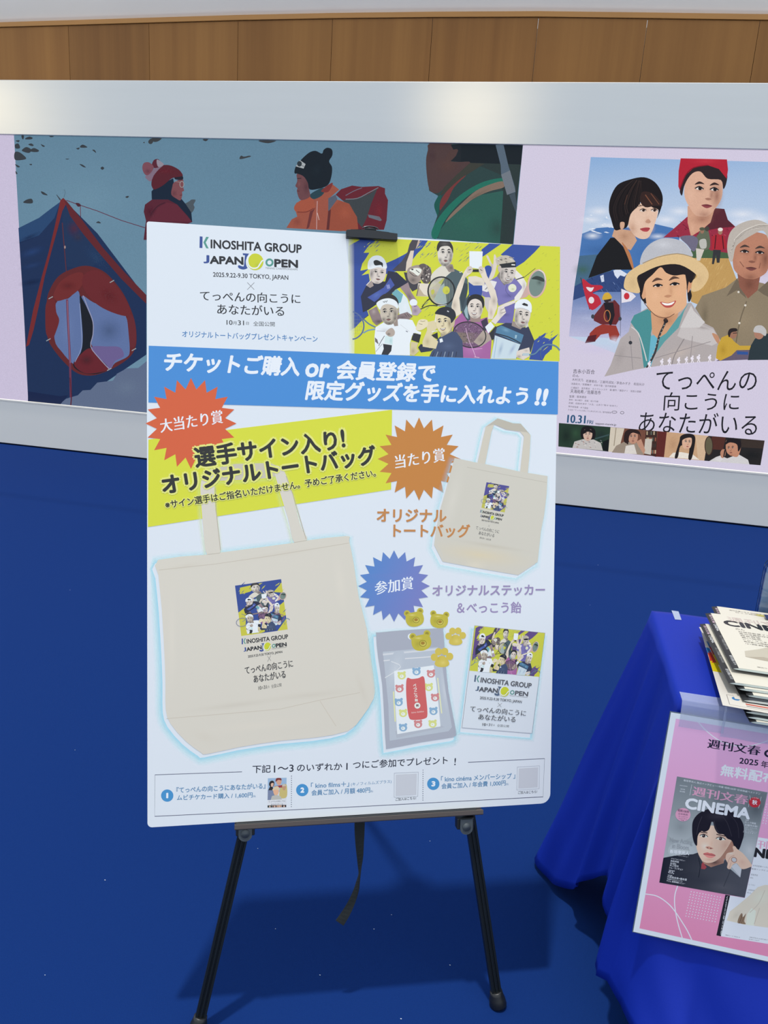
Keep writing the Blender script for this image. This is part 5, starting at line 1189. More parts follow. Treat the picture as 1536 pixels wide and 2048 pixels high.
def candy_bear(x, y, s, rot):
    G1, G2, G3 = (190, 182, 62), (150, 142, 44), (222, 216, 120)
    r = math.radians(rot); L = lambda u, v: (x + s * (u * math.cos(r) - v * math.sin(r)), y + s * (u * math.sin(r) + v * math.cos(r)))
    for e_ in (-1, 1): A.ell(*L(0.72 * e_, -0.62), s * 0.34, s * 0.34, G1); A.ell(*L(0.72 * e_, -0.62), s * 0.18, s * 0.18, G2)
    A.sp([L(*p) for p in ((-0.8, -0.5), (0, -0.62), (0.8, -0.5), (0.98, 0.2), (0.7, 0.75), (0, 0.95), (-0.7, 0.75), (-0.98, 0.2))], G1)
    A.blob(*L(0.2, 0.35), s * 0.6, s * 0.45, G3, 0.7); A.blob(*L(-0.4, 0.2), s * 0.5, s * 0.6, G2, 0.5); A.ell(*L(0.12, 0.22), s * 0.2, s * 0.16, (160, 128, 40)); A.ring(*L(0.12, 0.25), s * 0.34, s * 0.3, s * 0.08, G2); A.blob(*L(-0.2, -0.35), s * 0.5, s * 0.14, (226, 222, 150), 0.7)
def paw(x, y, s):
    G1, G3 = (206, 190, 84), (182, 164, 56)
    for u, v in ((-0.78, -0.12), (-0.35, -0.68), (0.28, -0.7), (0.78, -0.2)): A.ell(x + u * s, y + v * s, s * 0.36, s * 0.38, G1)
    A.sp([(x - 0.3 * s, y - 0.2 * s), (x + 0.3 * s, y - 0.2 * s), (x + 0.75 * s, y + 0.5 * s), (x + 0.4 * s, y + 0.85 * s), (x - 0.4 * s, y + 0.85 * s), (x - 0.75 * s, y + 0.5 * s)], G1); A.blob(x + 0.1 * s, y + 0.45 * s, 0.5 * s, 0.4 * s, (228, 216, 130), 0.6); A.blob(x - 0.4 * s, y - 0.1 * s, 0.4 * s, 0.5 * s, G3, 0.5)
for a_ in ((472, 862, 68, -10), (652, 875, 66, 6), (520, 1032, 74, -12)): candy_bear(*a_)
paw(772, 1003, 66); paw(672, 1158, 72); A.T = None; A.done('candy_picture', board)
card = (ZP(912, 917), ZP(1425, 972), ZP(1330, 1706), ZP(818, 1664))
soft_outline(dn([card[0], card[1], card[2], card[3]], -4, 9), 12, GLOW, 0.65)
A.poly(list(card), (212, 224, 238)); A.line([card[0], card[1], card[2], card[3]], 0.8, (120, 124, 140), closed=True)
hero(A, sub(((702, 474), (1120, 493.5), (1119, 722.9), (701, 707)), (ZP(912, 919), ZP(1424, 973), ZP(1384, 1298), ZP(872, 1248))), (92, 70, 132), (196, 202, 66), False)
logo(A, sub(LQ, (ZP(912, 1276), ZP(1330, 1325), ZP(1306, 1492), ZP(892, 1446))), ink=(84, 88, 98), blue=(80, 100, 130), green=(96, 150, 146)); title(A, sub(TQ, (ZP(888, 1466), ZP(1298, 1512), ZP(1262, 1672), ZP(860, 1636))), ink=(74, 78, 88)); A.done('sticker_picture', board)
# how to take part
A.text('下記', 505, 1546, 541, 1545, 15.5, (40, 44, 60), bold=0.012); A.text('1〜3', 548, 1545, 587, 1543, 14, (40, 44, 60), bold=0.012); A.text('のいずれか', 594, 1543, 684, 1540, 15, (40, 44, 60), bold=0.012); A.text('1', 692.5, 1539.5, 695, 1539.4, 13.5, (40, 44, 60)); A.text('つにご参加でプレゼント', 706, 1538, 895, 1528, 16, (40, 44, 60), bold=0.012); A.text('!', 908.5, 1530, 911, 1530, 14, (40, 44, 60), bold=0.01); A.done('instruction_heading', board)
FR = (78, 84, 112)
A.line([(484, 1543.5), (310, 1549.5), (309.5, 1632.5), (690, 1614.5), (1086, 1593.5), (1089, 1517), (936, 1524.5)], 1.2, FR)
for (x, y0, y1) in ((583, 1552, 1613), (846, 1540, 1600)):
    for k in range(15): A.ell(x - 0.02 * k, y0 + (y1 - y0) * k / 14, 0.9, 0.9, FR, n=8)
A.done('instruction_frame', board)
SB = (70, 146, 208)
for x, y, s in ((334.5, 1591, '1'), (604.5, 1580, '2'), (866.5, 1567.5, '3')): A.ell(x, y, 12.3, 12.3, SB); A.text(s, x - (1.2 if s == '1' else 3.2), y + 4.6, x + (1.2 if s == '1' else 3.2), y + 4.5, 9.2, WH, bold=0.06)
TB = (86, 138, 184)
A.text('『てっぺんの向こうにあなたがいる』', 353, 1586, 531, 1577, 11.5, TB, bold=0.015); A.text('ムビチケカード購入 / 1,600円', 354, 1601, 505, 1595, 11, TB, bold=0.015); A.text('(税込)', 506.5, 1595, 511.5, 1594.8, 5, TB)
A.text('「 kino films＋」', 622, 1577, 698, 1573, 11.5, TB, bold=0.015); A.text('(キノフィルムズプラス)', 702, 1573, 783, 1567, 8, TB); A.text('会員ご加入 / 月額 480円', 623, 1591, 740, 1585, 11, TB, bold=0.015); A.text('(税込)', 741, 1585, 746, 1584.8, 5, TB)
A.text('「 kino cinéma メンバーシップ 」', 882, 1564, 1030, 1557, 11.5, TB, bold=0.015); A.text('会員ご加入 / 年会費 1,000円', 883, 1578, 1011, 1571, 11, TB, bold=0.015); A.text('(税込)', 1012, 1571, 1017, 1570.8, 5, TB)
A.text('ご加入はこちら!', 791, 1601.5, 832, 1599, 6, (80, 84, 96), bold=0.01); A.text('ご加入はこちら!', 1036, 1588, 1074, 1586, 6, (80, 84, 96), bold=0.01); A.done('instruction_lettering', board)
for q in (((788.5, 1546), (836.5, 1544), (835.5, 1592.5), (788, 1594.5)), ((1034.5, 1534), (1079, 1531.5), (1078, 1577.5), (1033.5, 1580))):
    A.line(list(q), 0.9, (160, 168, 186), closed=True); A.poly([(q[0][0] + 3, q[0][1] + 3), (q[1][0] - 3, q[1][1] + 3), (q[2][0] - 3, q[2][1] - 3), (q[3][0] + 3, q[3][1] - 3)], (196, 204, 218)); A.done('code_box', board)

ZT = zoom(280, 1490, 3.657); A.T = ZT
A.poly([935, 242, 1072, 238, 1070, 455, 932, 460], (206, 214, 226)); A.poly([935, 243, 1072, 239, 1071, 340, 934, 350], (150, 182, 218)); A.poly([935, 330, 1000, 320, 1000, 405, 933, 405], (120, 134, 168))
A.sp([1030, 300, 1060, 285, 1074, 300, 1072, 380, 1020, 380], (196, 184, 120)); A.sp([995, 262, 1005, 244, 1028, 244, 1036, 262, 1026, 290, 1005, 288], (206, 160, 140)); A.sp([992, 268, 998, 243, 1030, 242, 1034, 258, 1012, 254], (120, 50, 50)); A.poly([985, 300, 1040, 292, 1040, 310, 980, 315], (150, 60, 70))
A.sp([944, 290, 950, 268, 968, 260, 982, 272, 978, 300, 956, 306], (40, 34, 36)); A.sp([958, 282, 976, 278, 974, 300, 960, 304], (216, 180, 160)); A.poly([938, 330, 950, 305, 970, 306, 980, 330], (40, 38, 44)); A.sp([1040, 296, 1058, 288, 1068, 300, 1062, 326, 1046, 328], (190, 150, 120)); A.sp([1038, 300, 1052, 284, 1068, 298, 1050, 300], (196, 192, 186))
A.sp([968, 330, 985, 305, 1010, 302, 1020, 325, 1000, 336], (214, 200, 170)); A.sp([976, 330, 1012, 328, 1012, 355, 994, 372, 980, 358], (222, 178, 148)); A.poly([955, 405, 965, 372, 1000, 364, 1028, 375, 1040, 400, 1000, 408], (182, 186, 184))
A.poly([933, 402, 1071, 396, 1070, 436, 932, 442], (214, 222, 234)); A.T = None
A.text('てっぺんの向こうに', 537, 1605, 571, 1603.6, 4, (90, 92, 100)); A.text('あなたがいる', 542, 1611, 566, 1610, 4, (90, 92, 100)); A.T = ZT
for k in range(4): A.poly([933 + k * 34.5, 441 - k * 0.9, 966 + k * 34.5, 440 - k * 0.9, 966 + k * 34.5, 456 - k * 0.9, 933 + k * 34.5, 457 - k * 0.9], ((50, 60, 54), (110, 84, 74), (186, 150, 124), (52, 46, 46))[k]); A.ell(950 + k * 34.5, 450 - k * 0.9, 6, 7, (206, 180, 166), n=10)
A.T = None; A.done('ticket_card_picture', board)
# ------------------------------------------------------------------ what the led screen shows
A = LED
LAV = (208, 201, 222)
A.raw([(-7.4, 1.6), (4.6, 1.6), (4.6, -0.95), (-7.4, -0.95)][:0] or [(-7.4, Z_LT - 1.2), (5.9, Z_LT - 1.2), (5.9, Z_LB - 1.2), (-7.4, Z_LB - 1.2)], (198, 189, 214)); A.done('screen_background', led)
# ---- film still: snow slope, tent, hikers
A.poly([(27.5, 262), (1047, 284), (990, 925), (58, 812)], None, grad=((400, 280), (96, 130, 152), (400, 800), (106, 140, 162)))
A.blob(700, 350, 330, 90, (92, 124, 146), 0.5); A.blob(180, 400, 150, 100, (112, 146, 166), 0.5)
ZA_, ZB_ = zoom(0, 260, 5.12), zoom(0, 560, 5.12)
A.T = ZA_; RK = (52, 58, 64)
for p in ([220, 60, 245, 60, 240, 95, 228, 90], [260, 85, 300, 68, 335, 80, 320, 95, 265, 96], [155, 150, 190, 140, 205, 185, 160, 188], [225, 205, 270, 175, 320, 200, 300, 235, 240, 222], [310, 205, 350, 185, 400, 210, 380, 226, 320, 222], [152, 230, 200, 228, 268, 285, 240, 305, 155, 305], [155, 350, 205, 375, 180, 382], [290, 150, 320, 138, 345, 155, 330, 165], [418, 145, 460, 165, 440, 172], [160, 110, 200, 105, 190, 125], [505, 55, 558, 52, 545, 70, 515, 72], [822, 165, 850, 150, 895, 175, 870, 182, 825, 180], [780, 190, 815, 180, 805, 200], [945, 205, 970, 205, 985, 235], [815, 350, 845, 355, 880, 382, 850, 378], [1030, 390, 1050, 375, 1068, 392, 1048, 408], [418, 630, 445, 635, 490, 668, 440, 660], [240, 745, 270, 715, 325, 705, 332, 750], [1285, 685, 1310, 675, 1318, 690], [985, 950, 1010, 935, 1035, 955], [670, 295, 710, 295, 690, 303], [300, 350, 328, 348, 320, 362], [160, 420, 180, 445, 165, 452]): A.sp(p, RK); 
for p in ([575, 660, 585, 665, 625, 712, 612, 720],): A.poly(p, (60, 66, 74))
A.line([655, 610, 668, 635, 655, 690], 5, (80, 105, 122), s=3)
# rope
A.line([680, 720, 790, 760, 1000, 830, 1240, 925, 1500, 1006], 8, (92, 56, 74)); A.sp([775, 750, 810, 750, 830, 775, 800, 785], (70, 34, 46)); A.line([824, 780, 826, 850, 828, 925], 7, (100, 50, 66))
# tent
NV = (27, 46, 82)
A.poly([620, 735, 530, 800, 400, 900, 190, 1005, 245, 1850, 290, 2780, 600, 2800, 1000, 2640, 1500, 2300, 1500, 1720, 1000, 1060, 680, 740], NV)
A.poly([620, 735, 530, 800, 400, 900, 190, 1005, 200, 1150, 400, 1080, 560, 900], (38, 68, 108)); A.blob(330, 1250, 170, 60, (38, 64, 112), 0.8, -18); A.blob(320, 1560, 150, 40, (20, 32, 62), 0.8, -12); A.blob(300, 1100, 150, 34, (22, 34, 66), 0.8, -24); A.blob(330, 1390, 160, 40, (36, 60, 104), 0.7, -14)
A.poly([640, 780, 700, 800, 850, 1000, 1080, 1320, 900, 1420, 690, 1400, 640, 1100], (30, 50, 84)); A.blob(760, 1010, 90, 100, (86, 34, 44), 0.7); A.blob(800, 1100, 80, 60, (60, 50, 60), 0.6); A.blob(980, 1300, 200, 90, (40, 66, 102), 0.6, 45)
RDT = (112, 40, 42)
A.poly([620, 720, 650, 695, 690, 735, 640, 830, 590, 1020, 540, 1200, 460, 1500, 400, 1800, 345, 2050, 300, 2200, 268, 2220, 340, 1850, 430, 1500, 500, 1250, 560, 1000], RDT)
A.poly([660, 720, 690, 735, 850, 930, 1050, 1200, 1280, 1460, 1500, 1690, 1500, 1780, 1240, 1520, 1000, 1240, 850, 1060, 720, 880], (92, 36, 42)); A.line([640, 950, 660, 1200, 685, 1500, 690, 1600], 9, (88, 44, 54), s=3); A.ell(667, 1200, 9, 16, (150, 130, 130))
# door ring
A.sp([480, 1760, 520, 1620, 600, 1500, 720, 1430, 880, 1390, 1050, 1440, 1180, 1560, 1290, 1720, 1380, 1950, 1400, 2150, 1370, 2270, 1290, 2360, 1120, 2460, 930, 2515, 760, 2470, 560, 2260, 480, 2080], (94, 38, 40))
A.T = ZB_
A.sp([575, 240, 700, 190, 800, 110, 830, 220, 850, 160, 960, 230, 1180, 320, 1290, 370, 1320, 560, 1330, 730, 1300, 790, 1180, 850, 1120, 910, 1000, 780, 920, 640, 850, 740, 780, 840, 740, 850, 640, 740, 560, 600], (92, 112, 158)); A.blob(1120, 520, 180, 170, (66, 84, 120), 0.8); A.blob(700, 500, 90, 260, (108, 128, 172), 0.5)
A.sp([940, 690, 1100, 680, 1230, 690, 1270, 780, 1180, 830, 1130, 905, 1060, 840], (104, 92, 140)); A.line([690, 200, 700, 450, 718, 800, 730, 1280], 22, (104, 52, 76), s=3); A.line([692, 210, 708, 600, 722, 850], 6, (150, 110, 132))
A.sp([818, 170, 850, 200, 900, 300, 950, 430, 950, 560, 930, 680, 1000, 780, 1110, 900, 1000, 960, 850, 950, 750, 870, 830, 740, 850, 600, 840, 420], (24, 28, 36)); A.sp([760, 860, 840, 750, 930, 700, 1010, 800, 1110, 905, 1000, 950, 860, 950], (98, 34, 42)); A.blob(890, 820, 90, 70, (60, 34, 40), 0.8)
A.line([855, 160, 905, 290, 955, 430, 955, 560, 932, 680, 1010, 790, 1120, 910], 8, (150, 150, 176), s=3); A.line([820, 240, 836, 500, 838, 690, 770, 840], 6, (140, 152, 186), s=3)
A.sp([560, 120, 620, 20, 740, -60, 850, -70, 840, 60, 720, 170, 600, 215, 555, 180], (108, 42, 42)); A.sp([850, 60, 870, -60, 1000, -100, 1150, 10, 1280, 180, 1340, 320, 1290, 370, 1100, 310, 950, 210], (102, 38, 42)); A.blob(700, 60, 110, 60, (80, 32, 36), 0.6); A.blob(1120, 160, 140, 90, (82, 32, 38), 0.6, 40)
A.sp([480, 230, 560, 200, 580, 330, 610, 410, 580, 520, 540, 600, 480, 560, 468, 400], (104, 38, 40)); A.sp([1310, 360, 1370, 380, 1396, 520, 1390, 660, 1340, 690, 1320, 540], (98, 40, 46))
for x, y in ((523, 182), (1150, 15), (500, 612), (1375, 712), (1122, 915)): A.line([x - 22, y + 12, x + 22, y - 12], 9, (150, 160, 164))
A.poly([600, 1285, 680, 1215, 800, 1180, 850, 1130, 930, 1125, 1000, 1050, 1160, 1030, 1200, 960, 1300, 905, 1420, 900, 1505, 830, 1505, 1375], (92, 106, 134)); A.blob(1300, 1100, 220, 140, (104, 120, 144), 0.6)
A.poly([290, 1140, 620, 1190, 700, 1180, 620, 1275, 290, 1246], (20, 34, 70)); A.line([720, 1000, 735, 1180, 728, 1285], 12, (86, 36, 52), s=3)
A.T = zoom(250, 270, 4.955)
for p in ([232, 60, 260, 35, 280, 60, 265, 88, 238, 85], [262, 40, 300, 22, 370, 25, 330, 62, 285, 68], [1325, 62, 1370, 50, 1500, 55, 1420, 82], [1140, 240, 1150, 205, 1180, 215, 1230, 205, 1245, 215], [180, 75, 195, 68, 192, 82], [5, 615, 38, 603, 25, 625], [770, 45, 825, 42, 800, 62]): A.sp(p, (58, 62, 66))
A.T = None; A.done('tent_scene_picture', led)
# ---- hiker with red bobble hat
A.T = zoom(250, 270, 4.955)
A.sp([590, 690, 640, 655, 660, 640, 700, 645, 680, 690, 690, 720, 660, 770, 610, 740], (74, 84, 92))
A.poly([270, 640, 200, 690, 188, 760, 210, 850, 186, 1040, 240, 1040, 670, 862, 640, 820, 540, 700, 450, 640], (84, 34, 48)); A.poly([240, 850, 330, 720, 420, 670, 520, 690, 640, 830, 660, 862], (94, 38, 52)); A.blob(250, 760, 70, 80, (66, 28, 42), 0.6); A.line([250, 800, 320, 710, 400, 670], 8, (60, 26, 38), s=3)
A.poly([265, 560, 300, 520, 480, 430, 500, 560, 600, 680, 660, 770, 668, 862, 620, 800, 520, 690, 430, 640, 268, 640], (22, 36, 54))
A.sp([490, 470, 575, 440, 580, 520, 588, 552, 568, 565, 570, 595, 552, 648, 510, 630, 462, 590, 470, 520], (120, 72, 78)); A.blob(490, 580, 40, 50, (80, 46, 54), 0.6); A.ring(566, 490, 20, 30, 6, (150, 150, 150)); A.line([500, 460, 548, 470], 5, (140, 130, 130)); A.line([545, 598, 568, 596], 6, (84, 40, 44))
A.sp([500, 410, 570, 405, 572, 445, 500, 440], (34, 32, 44)); A.sp([265, 470, 290, 380, 350, 310, 440, 300, 530, 340, 572, 390, 565, 410, 470, 430, 380, 500, 300, 540, 272, 520], (84, 32, 42)); A.blob(400, 360, 120, 40, (102, 36, 46), 0.6)
A.sp([205, 410, 255, 380, 300, 330, 350, 300, 385, 300, 340, 340, 290, 400, 260, 460, 220, 440], (122, 104, 122)); A.sp([270, 300, 290, 250, 330, 240, 360, 270, 385, 300, 300, 330], (84, 34, 48)); A.sp([320, 245, 360, 265, 388, 295, 340, 320, 320, 290], (140, 132, 146)); A.sp([175, 330, 190, 280, 240, 272, 285, 310, 280, 350, 230, 400, 195, 385], (118, 72, 84)); A.blob(230, 360, 46, 36, (84, 48, 60), 0.7)
A.T = None; A.done('red_hat_hiker_picture', led)
# ---- hiker with black hat and orange jacket
A.T = zoom(540, 280, 5.486)
A.poly([720, 600, 780, 540, 900, 500, 1010, 515, 1190, 505, 1262, 530, 1262, 590, 1295, 660, 1280, 880, 1250, 985, 960, 985, 840, 700], (98, 36, 46)); A.poly([800, 660, 940, 650, 1090, 590, 1180, 530, 1110, 700, 1060, 860, 1010, 960, 960, 900, 880, 760], (60, 66, 70)); A.line([830, 650, 960, 640, 1080, 580, 1190, 522], 9, (110, 118, 126), s=3); A.line([830, 610, 920, 560, 1010, 525], 9, (104, 100, 116), s=3); A.poly([1075, 818, 1200, 840, 1228, 880, 1210, 890, 1085, 850], (98, 106, 118)); A.blob(1200, 780, 60, 140, (120, 42, 50), 0.6)
A.poly([180, 965, 240, 870, 300, 840, 270, 740, 290, 690, 440, 620, 560, 560, 690, 490, 760, 545, 650, 640, 760, 660, 870, 700, 950, 840, 965, 985, 780, 1000], (150, 82, 66)); A.poly([760, 665, 870, 705, 955, 845, 970, 985, 840, 1000, 650, 990, 660, 760], (146, 76, 58)); A.blob(820, 800, 110, 120, (166, 90, 70), 0.6); A.poly([640, 640, 720, 600, 740, 650, 660, 760, 640, 790], (84, 92, 108)); A.poly([430, 960, 470, 800, 500, 740, 440, 780, 400, 980], (104, 52, 52)); A.poly([640, 780, 670, 760, 650, 985, 620, 985], (92, 46, 46)); A.line([520, 670, 515, 800, 512, 980], 8, (186, 150, 150)); A.line([520, 800, 540, 878], 7, (196, 170, 164)); A.sp([265, 740, 310, 680, 440, 620, 490, 700, 480, 760, 380, 800, 290, 790], (158, 82, 62)); A.line([300, 790, 400, 790, 480, 750], 9, (110, 52, 46), s=3); A.blob(300, 900, 70, 70, (120, 62, 58), 0.6)
A.sp([440, 600, 560, 530, 610, 540, 570, 610, 480, 650], (40, 66, 76)); A.sp([560, 560, 660, 480, 690, 480, 640, 570], (120, 52, 50))
A.sp([300, 370, 420, 400, 430, 540, 440, 620, 360, 660, 320, 640, 296, 560, 302, 530, 280, 505, 300, 450], (104, 68, 72)); A.blob(400, 520, 50, 110, (74, 48, 56), 0.7); A.blob(320, 480, 24, 60, (132, 88, 88), 0.6); A.line([300, 425, 345, 420], 8, (48, 36, 42)); A.line([300, 560, 325, 562], 6, (72, 40, 46))
A.sp([270, 340, 290, 280, 350, 210, 430, 140, 500, 120, 570, 150, 590, 110, 630, 86, 680, 105, 685, 170, 650, 235, 682, 300, 675, 400, 640, 490, 560, 530, 440, 545, 415, 470, 370, 400, 300, 370, 275, 370], (24, 32, 40)); A.blob(520, 330, 120, 120, (34, 44, 52), 0.6)
A.poly([285, 290, 330, 222, 392, 265, 370, 315], (162, 168, 172)); A.ell(325, 262, 26, 30, (46, 54, 60)); A.line([345, 280, 378, 292], 6, (90, 96, 100))
A.T = None; A.done('orange_jacket_hiker_picture', led)
# ---- foreground figure in green
A.T = zoom(800, 280, 5.908)
A.poly([350, 40, 1452, 55, 1400, 560, 1335, 1250, 380, 1160, 375, 1080, 440, 900, 410, 760, 450, 660, 345, 600, 320, 420, 310, 240], (44, 66, 66))
A.poly([700, 40, 1452, 55, 1430, 300, 820, 270, 600, 250, 600, 100], (24, 32, 38)); A.poly([830, 270, 1430, 290, 1395, 560, 1330, 1250, 1180, 1230, 1210, 700, 1210, 420, 1000, 330], (44, 56, 56))
A.sp([350, 45, 590, 45, 640, 100, 690, 110, 660, 200, 600, 250, 700, 260, 830, 270, 640, 440, 490, 600, 420, 630, 350, 590, 320, 440, 308, 240, 330, 120], (76, 58, 58)); A.blob(560, 300, 180, 130, (90, 66, 60), 0.6); A.blob(380, 180, 70, 130, (66, 50, 56), 0.6); A.poly([600, 60, 720, 50, 720, 260, 600, 250, 660, 190, 690, 120, 640, 130], (30, 36, 42)); A.sp([545, 240, 580, 140, 680, 110, 640, 200, 590, 250], (78, 58, 56))
A.poly([830, 270, 1000, 280, 700, 470, 560, 620, 470, 660, 520, 560, 660, 420], (58, 60, 54)); A.sp([470, 830, 480, 720, 560, 600, 700, 470, 780, 420, 640, 560, 570, 700, 500, 800], (112, 54, 54)); A.sp([405, 760, 450, 670, 490, 660, 470, 760, 450, 890, 420, 840], (30, 84, 76))
A.sp([380, 1150, 380, 1060, 470, 900, 620, 730, 800, 590, 1000, 490, 1210, 450, 1210, 500, 980, 560, 780, 680, 600, 860, 500, 1010, 440, 1160], (36, 108, 92)); A.poly([545, 970, 720, 790, 950, 650, 1220, 600, 1210, 800, 1180, 1230, 450, 1165, 480, 1060], (48, 92, 84)); A.blob(800, 960, 260, 180, (52, 102, 90), 0.6); A.blob(1150, 1050, 150, 200, (46, 66, 64), 0.7)
A.sp([540, 975, 600, 880, 740, 740, 900, 600, 1080, 520, 1215, 490, 1225, 560, 1050, 610, 860, 700, 680, 850], (126, 108, 96)); A.blob(900, 660, 240, 30, (100, 84, 74), 0.6, -28)
A.poly([1130, 60, 1225, 62, 1280, 300, 1360, 560, 1365, 620, 1265, 650, 1195, 400, 1190, 300], (84, 100, 116)); A.poly([1195, 410, 1300, 360, 1365, 610, 1265, 650], (110, 118, 128)); A.poly([1290, 650, 1360, 625, 1385, 800, 1370, 860], (66, 80, 90))
A.T = None; A.done('green_jacket_hiker_picture', led)
A.poly([(1047, 280), (1545, 292), (1545, 960), (990, 960), (1005, 720), (1028, 480)], LAV); A.done('poster_margin', led)
# ---- film poster
Q1, Q2, Q3 = zoom(1110, 290, 3.606), zoom(1110, 500, 3.606), zoom(1110, 700, 3.606)
A.T = Q1
A.poly([258, 88, 1700, 128, 1700, 700, 1500, 900, 1100, 1500, 600, 1560, 100, 1380, 140, 1060, 200, 600], None, grad=((700, 100), (138, 172, 214), (700, 560), (190, 206, 228)))
for x, y, rx, ry in ((320, 480, 130, 50), (260, 540, 110, 40), (800, 540, 130, 50), (900, 480, 120, 50), (1350, 500, 180, 60), (380, 580, 120, 26), (740, 650, 120, 30), (260, 655, 80, 40), (1350, 560, 140, 40), (1480, 540, 120, 60)): A.blob(x, y, rx, ry, (224, 228, 238), 0.85)
A.poly([196, 640, 300, 600, 420, 590, 600, 600, 720, 570, 850, 600, 900, 650, 860, 900, 150, 1000], (72, 116, 176)); A.blob(270, 655, 80, 36, (226, 232, 240), 0.9); A.blob(740, 660, 90, 30, (222, 228, 240), 0.8); A.blob(330, 760, 200, 60, (58, 96, 150), 0.7); A.blob(660, 790, 120, 90, (58, 104, 170), 0.7)
A.poly([175, 800, 420, 780, 400, 960, 140, 1020], (70, 104, 132)); A.blob(200, 900, 90, 60, (62, 98, 76), 0.8)
A.poly([140, 1020, 250, 960, 330, 930, 420, 905, 460, 893, 520, 930, 620, 1000, 620, 1118, 600, 1300, 110, 1300], (50, 72, 122)); A.poly([420, 905, 460, 893, 520, 930, 500, 950, 470, 940, 450, 965, 430, 940], (214, 222, 238)); A.poly([325, 945, 350, 935, 355, 985, 335, 990], (206, 214, 232)); A.blob(480, 1000, 60, 40, (44, 62, 110), 0.7); streaks(A, (170, 950, 560, 1040), 40, [(70, 94, 146), (36, 54, 100), (120, 140, 186), (30, 46, 90)], random.Random(41), ang=1.3, lmin=10, lmax=34, w=(2, 6)); streaks(A, (200, 500, 760, 640), 30, [(214, 222, 236), (170, 194, 224), (232, 236, 244)], random.Random(42), ang=0.1, lmin=20, lmax=70, w=(3, 8))
A.poly([130, 1120, 300, 1060, 620, 1060, 620, 1400, 100, 1380], None, grad=((300, 1080), (104, 128, 178), (300, 1340), (186, 186, 216))); A.blob(250, 1250, 160, 40, (176, 184, 214), 0.7); A.blob(200, 1180, 120, 30, (150, 164, 204), 0.6)
# wheat field
A.poly([980, 800, 1250, 815, 1320, 1000, 1100, 1180, 980, 1130], (190, 152, 92)); streaks(A, (1000, 840, 1240, 1100), 60, [(210, 176, 112), (164, 124, 70), (222, 190, 130)], random.Random(6), ang=-2.2, lmin=12, lmax=40, w=(1.5, 4)); A.poly([980, 720, 1260, 720, 1260, 818, 980, 815], (70, 96, 66))
A.T = None; A.done('poster_landscape_print', led)
A.T = Q1
# woman with bob hair, upper left
A.poly([240, 960, 300, 800, 400, 670, 440, 668, 540, 800, 565, 900, 420, 900, 330, 930], (26, 26, 28)); A.poly([430, 600, 560, 620, 590, 690, 545, 760, 500, 740, 430, 670, 410, 660], (202, 160, 132)); A.blob(500, 660, 60, 50, (160, 116, 92), 0.6); A.sp([480, 700, 540, 780, 570, 900, 555, 890, 520, 800], (180, 120, 80))
A.sp([520, 480, 620, 420, 720, 440, 742, 480, 722, 560, 700, 620, 668, 672, 610, 676, 560, 640, 520, 560], (224, 190, 168)); A.blob(560, 600, 50, 80, (180, 136, 112), 0.7); A.blob(690, 600, 40, 50, (236, 206, 188), 0.5)
for x, y in ((634, 474), (714, 474)): A.sp([x - 24, y, x, y - 11, x + 22, y, x, y + 9], (232, 220, 212)); A.ell(x + 3, y - 1, 10, 9, (48, 34, 30)); A.line([x - 24, y - 2, x, y - 13, x + 23, y - 2], 5, (50, 36, 34), s=3)
A.line([605, 442, 640, 436, 662, 444], 6, (96, 70, 60), s=3); A.line([695, 446, 720, 442, 735, 448], 5, (96, 70, 60), s=3); A.sp([650, 555, 672, 535, 690, 556, 672, 566], (190, 144, 122)); A.sp([612, 606, 650, 596, 684, 600, 668, 624, 636, 624], (176, 70, 76)); A.line([612, 606, 650, 608, 684, 602], 3, (120, 40, 48), s=3)
A.sp([388, 470, 400, 380, 450, 290, 540, 250, 640, 234, 720, 270, 770, 350, 772, 430, 735, 530, 745, 470, 700, 450, 640, 380, 600, 440, 545, 500, 520, 590, 470, 610, 430, 612, 405, 540], (28, 22, 22)); A.sp([630, 340, 700, 350, 760, 410, 770, 440, 720, 440, 650, 450, 610, 400], (52, 34, 30)); A.line([650, 360, 700, 430], 7, (120, 76, 56)); A.line([690, 350, 750, 430], 6, (110, 70, 52)); A.line([520, 360, 500, 430], 6, (70, 46, 38)); A.sp([470, 560, 500, 560, 495, 600, 472, 605], (206, 164, 138))
rng = random.Random(23)
for k in range(16):
    q = k / 15; A.line([(560 + 60 * q, 250 + 10 * q), (470 + 150 * q, 330), (410 + 200 * q, 450 - 30 * q), (425 + 190 * q, 560 - 120 * q)], 4, rng.choice([(46, 36, 34), (58, 44, 40), (20, 16, 16), (36, 28, 28)]), s=3)
A.blob(640, 470, 46, 22, (150, 106, 88), 0.5); A.blob(714, 470, 34, 20, (150, 106, 88), 0.5); A.blob(664, 545, 30, 40, (196, 150, 126), 0.5); A.blob(600, 560, 60, 60, (232, 200, 180), 0.5)
for x, y in ((634, 474), (714, 474)): A.ell(x + 3, y - 1, 10, 9, (48, 34, 30)); A.line([x - 24, y - 2, x, y - 13, x + 23, y - 2], 5, (50, 36, 34), s=3)
A.T = None; A.done('bob_haired_woman_print', led)
A.T = Q1
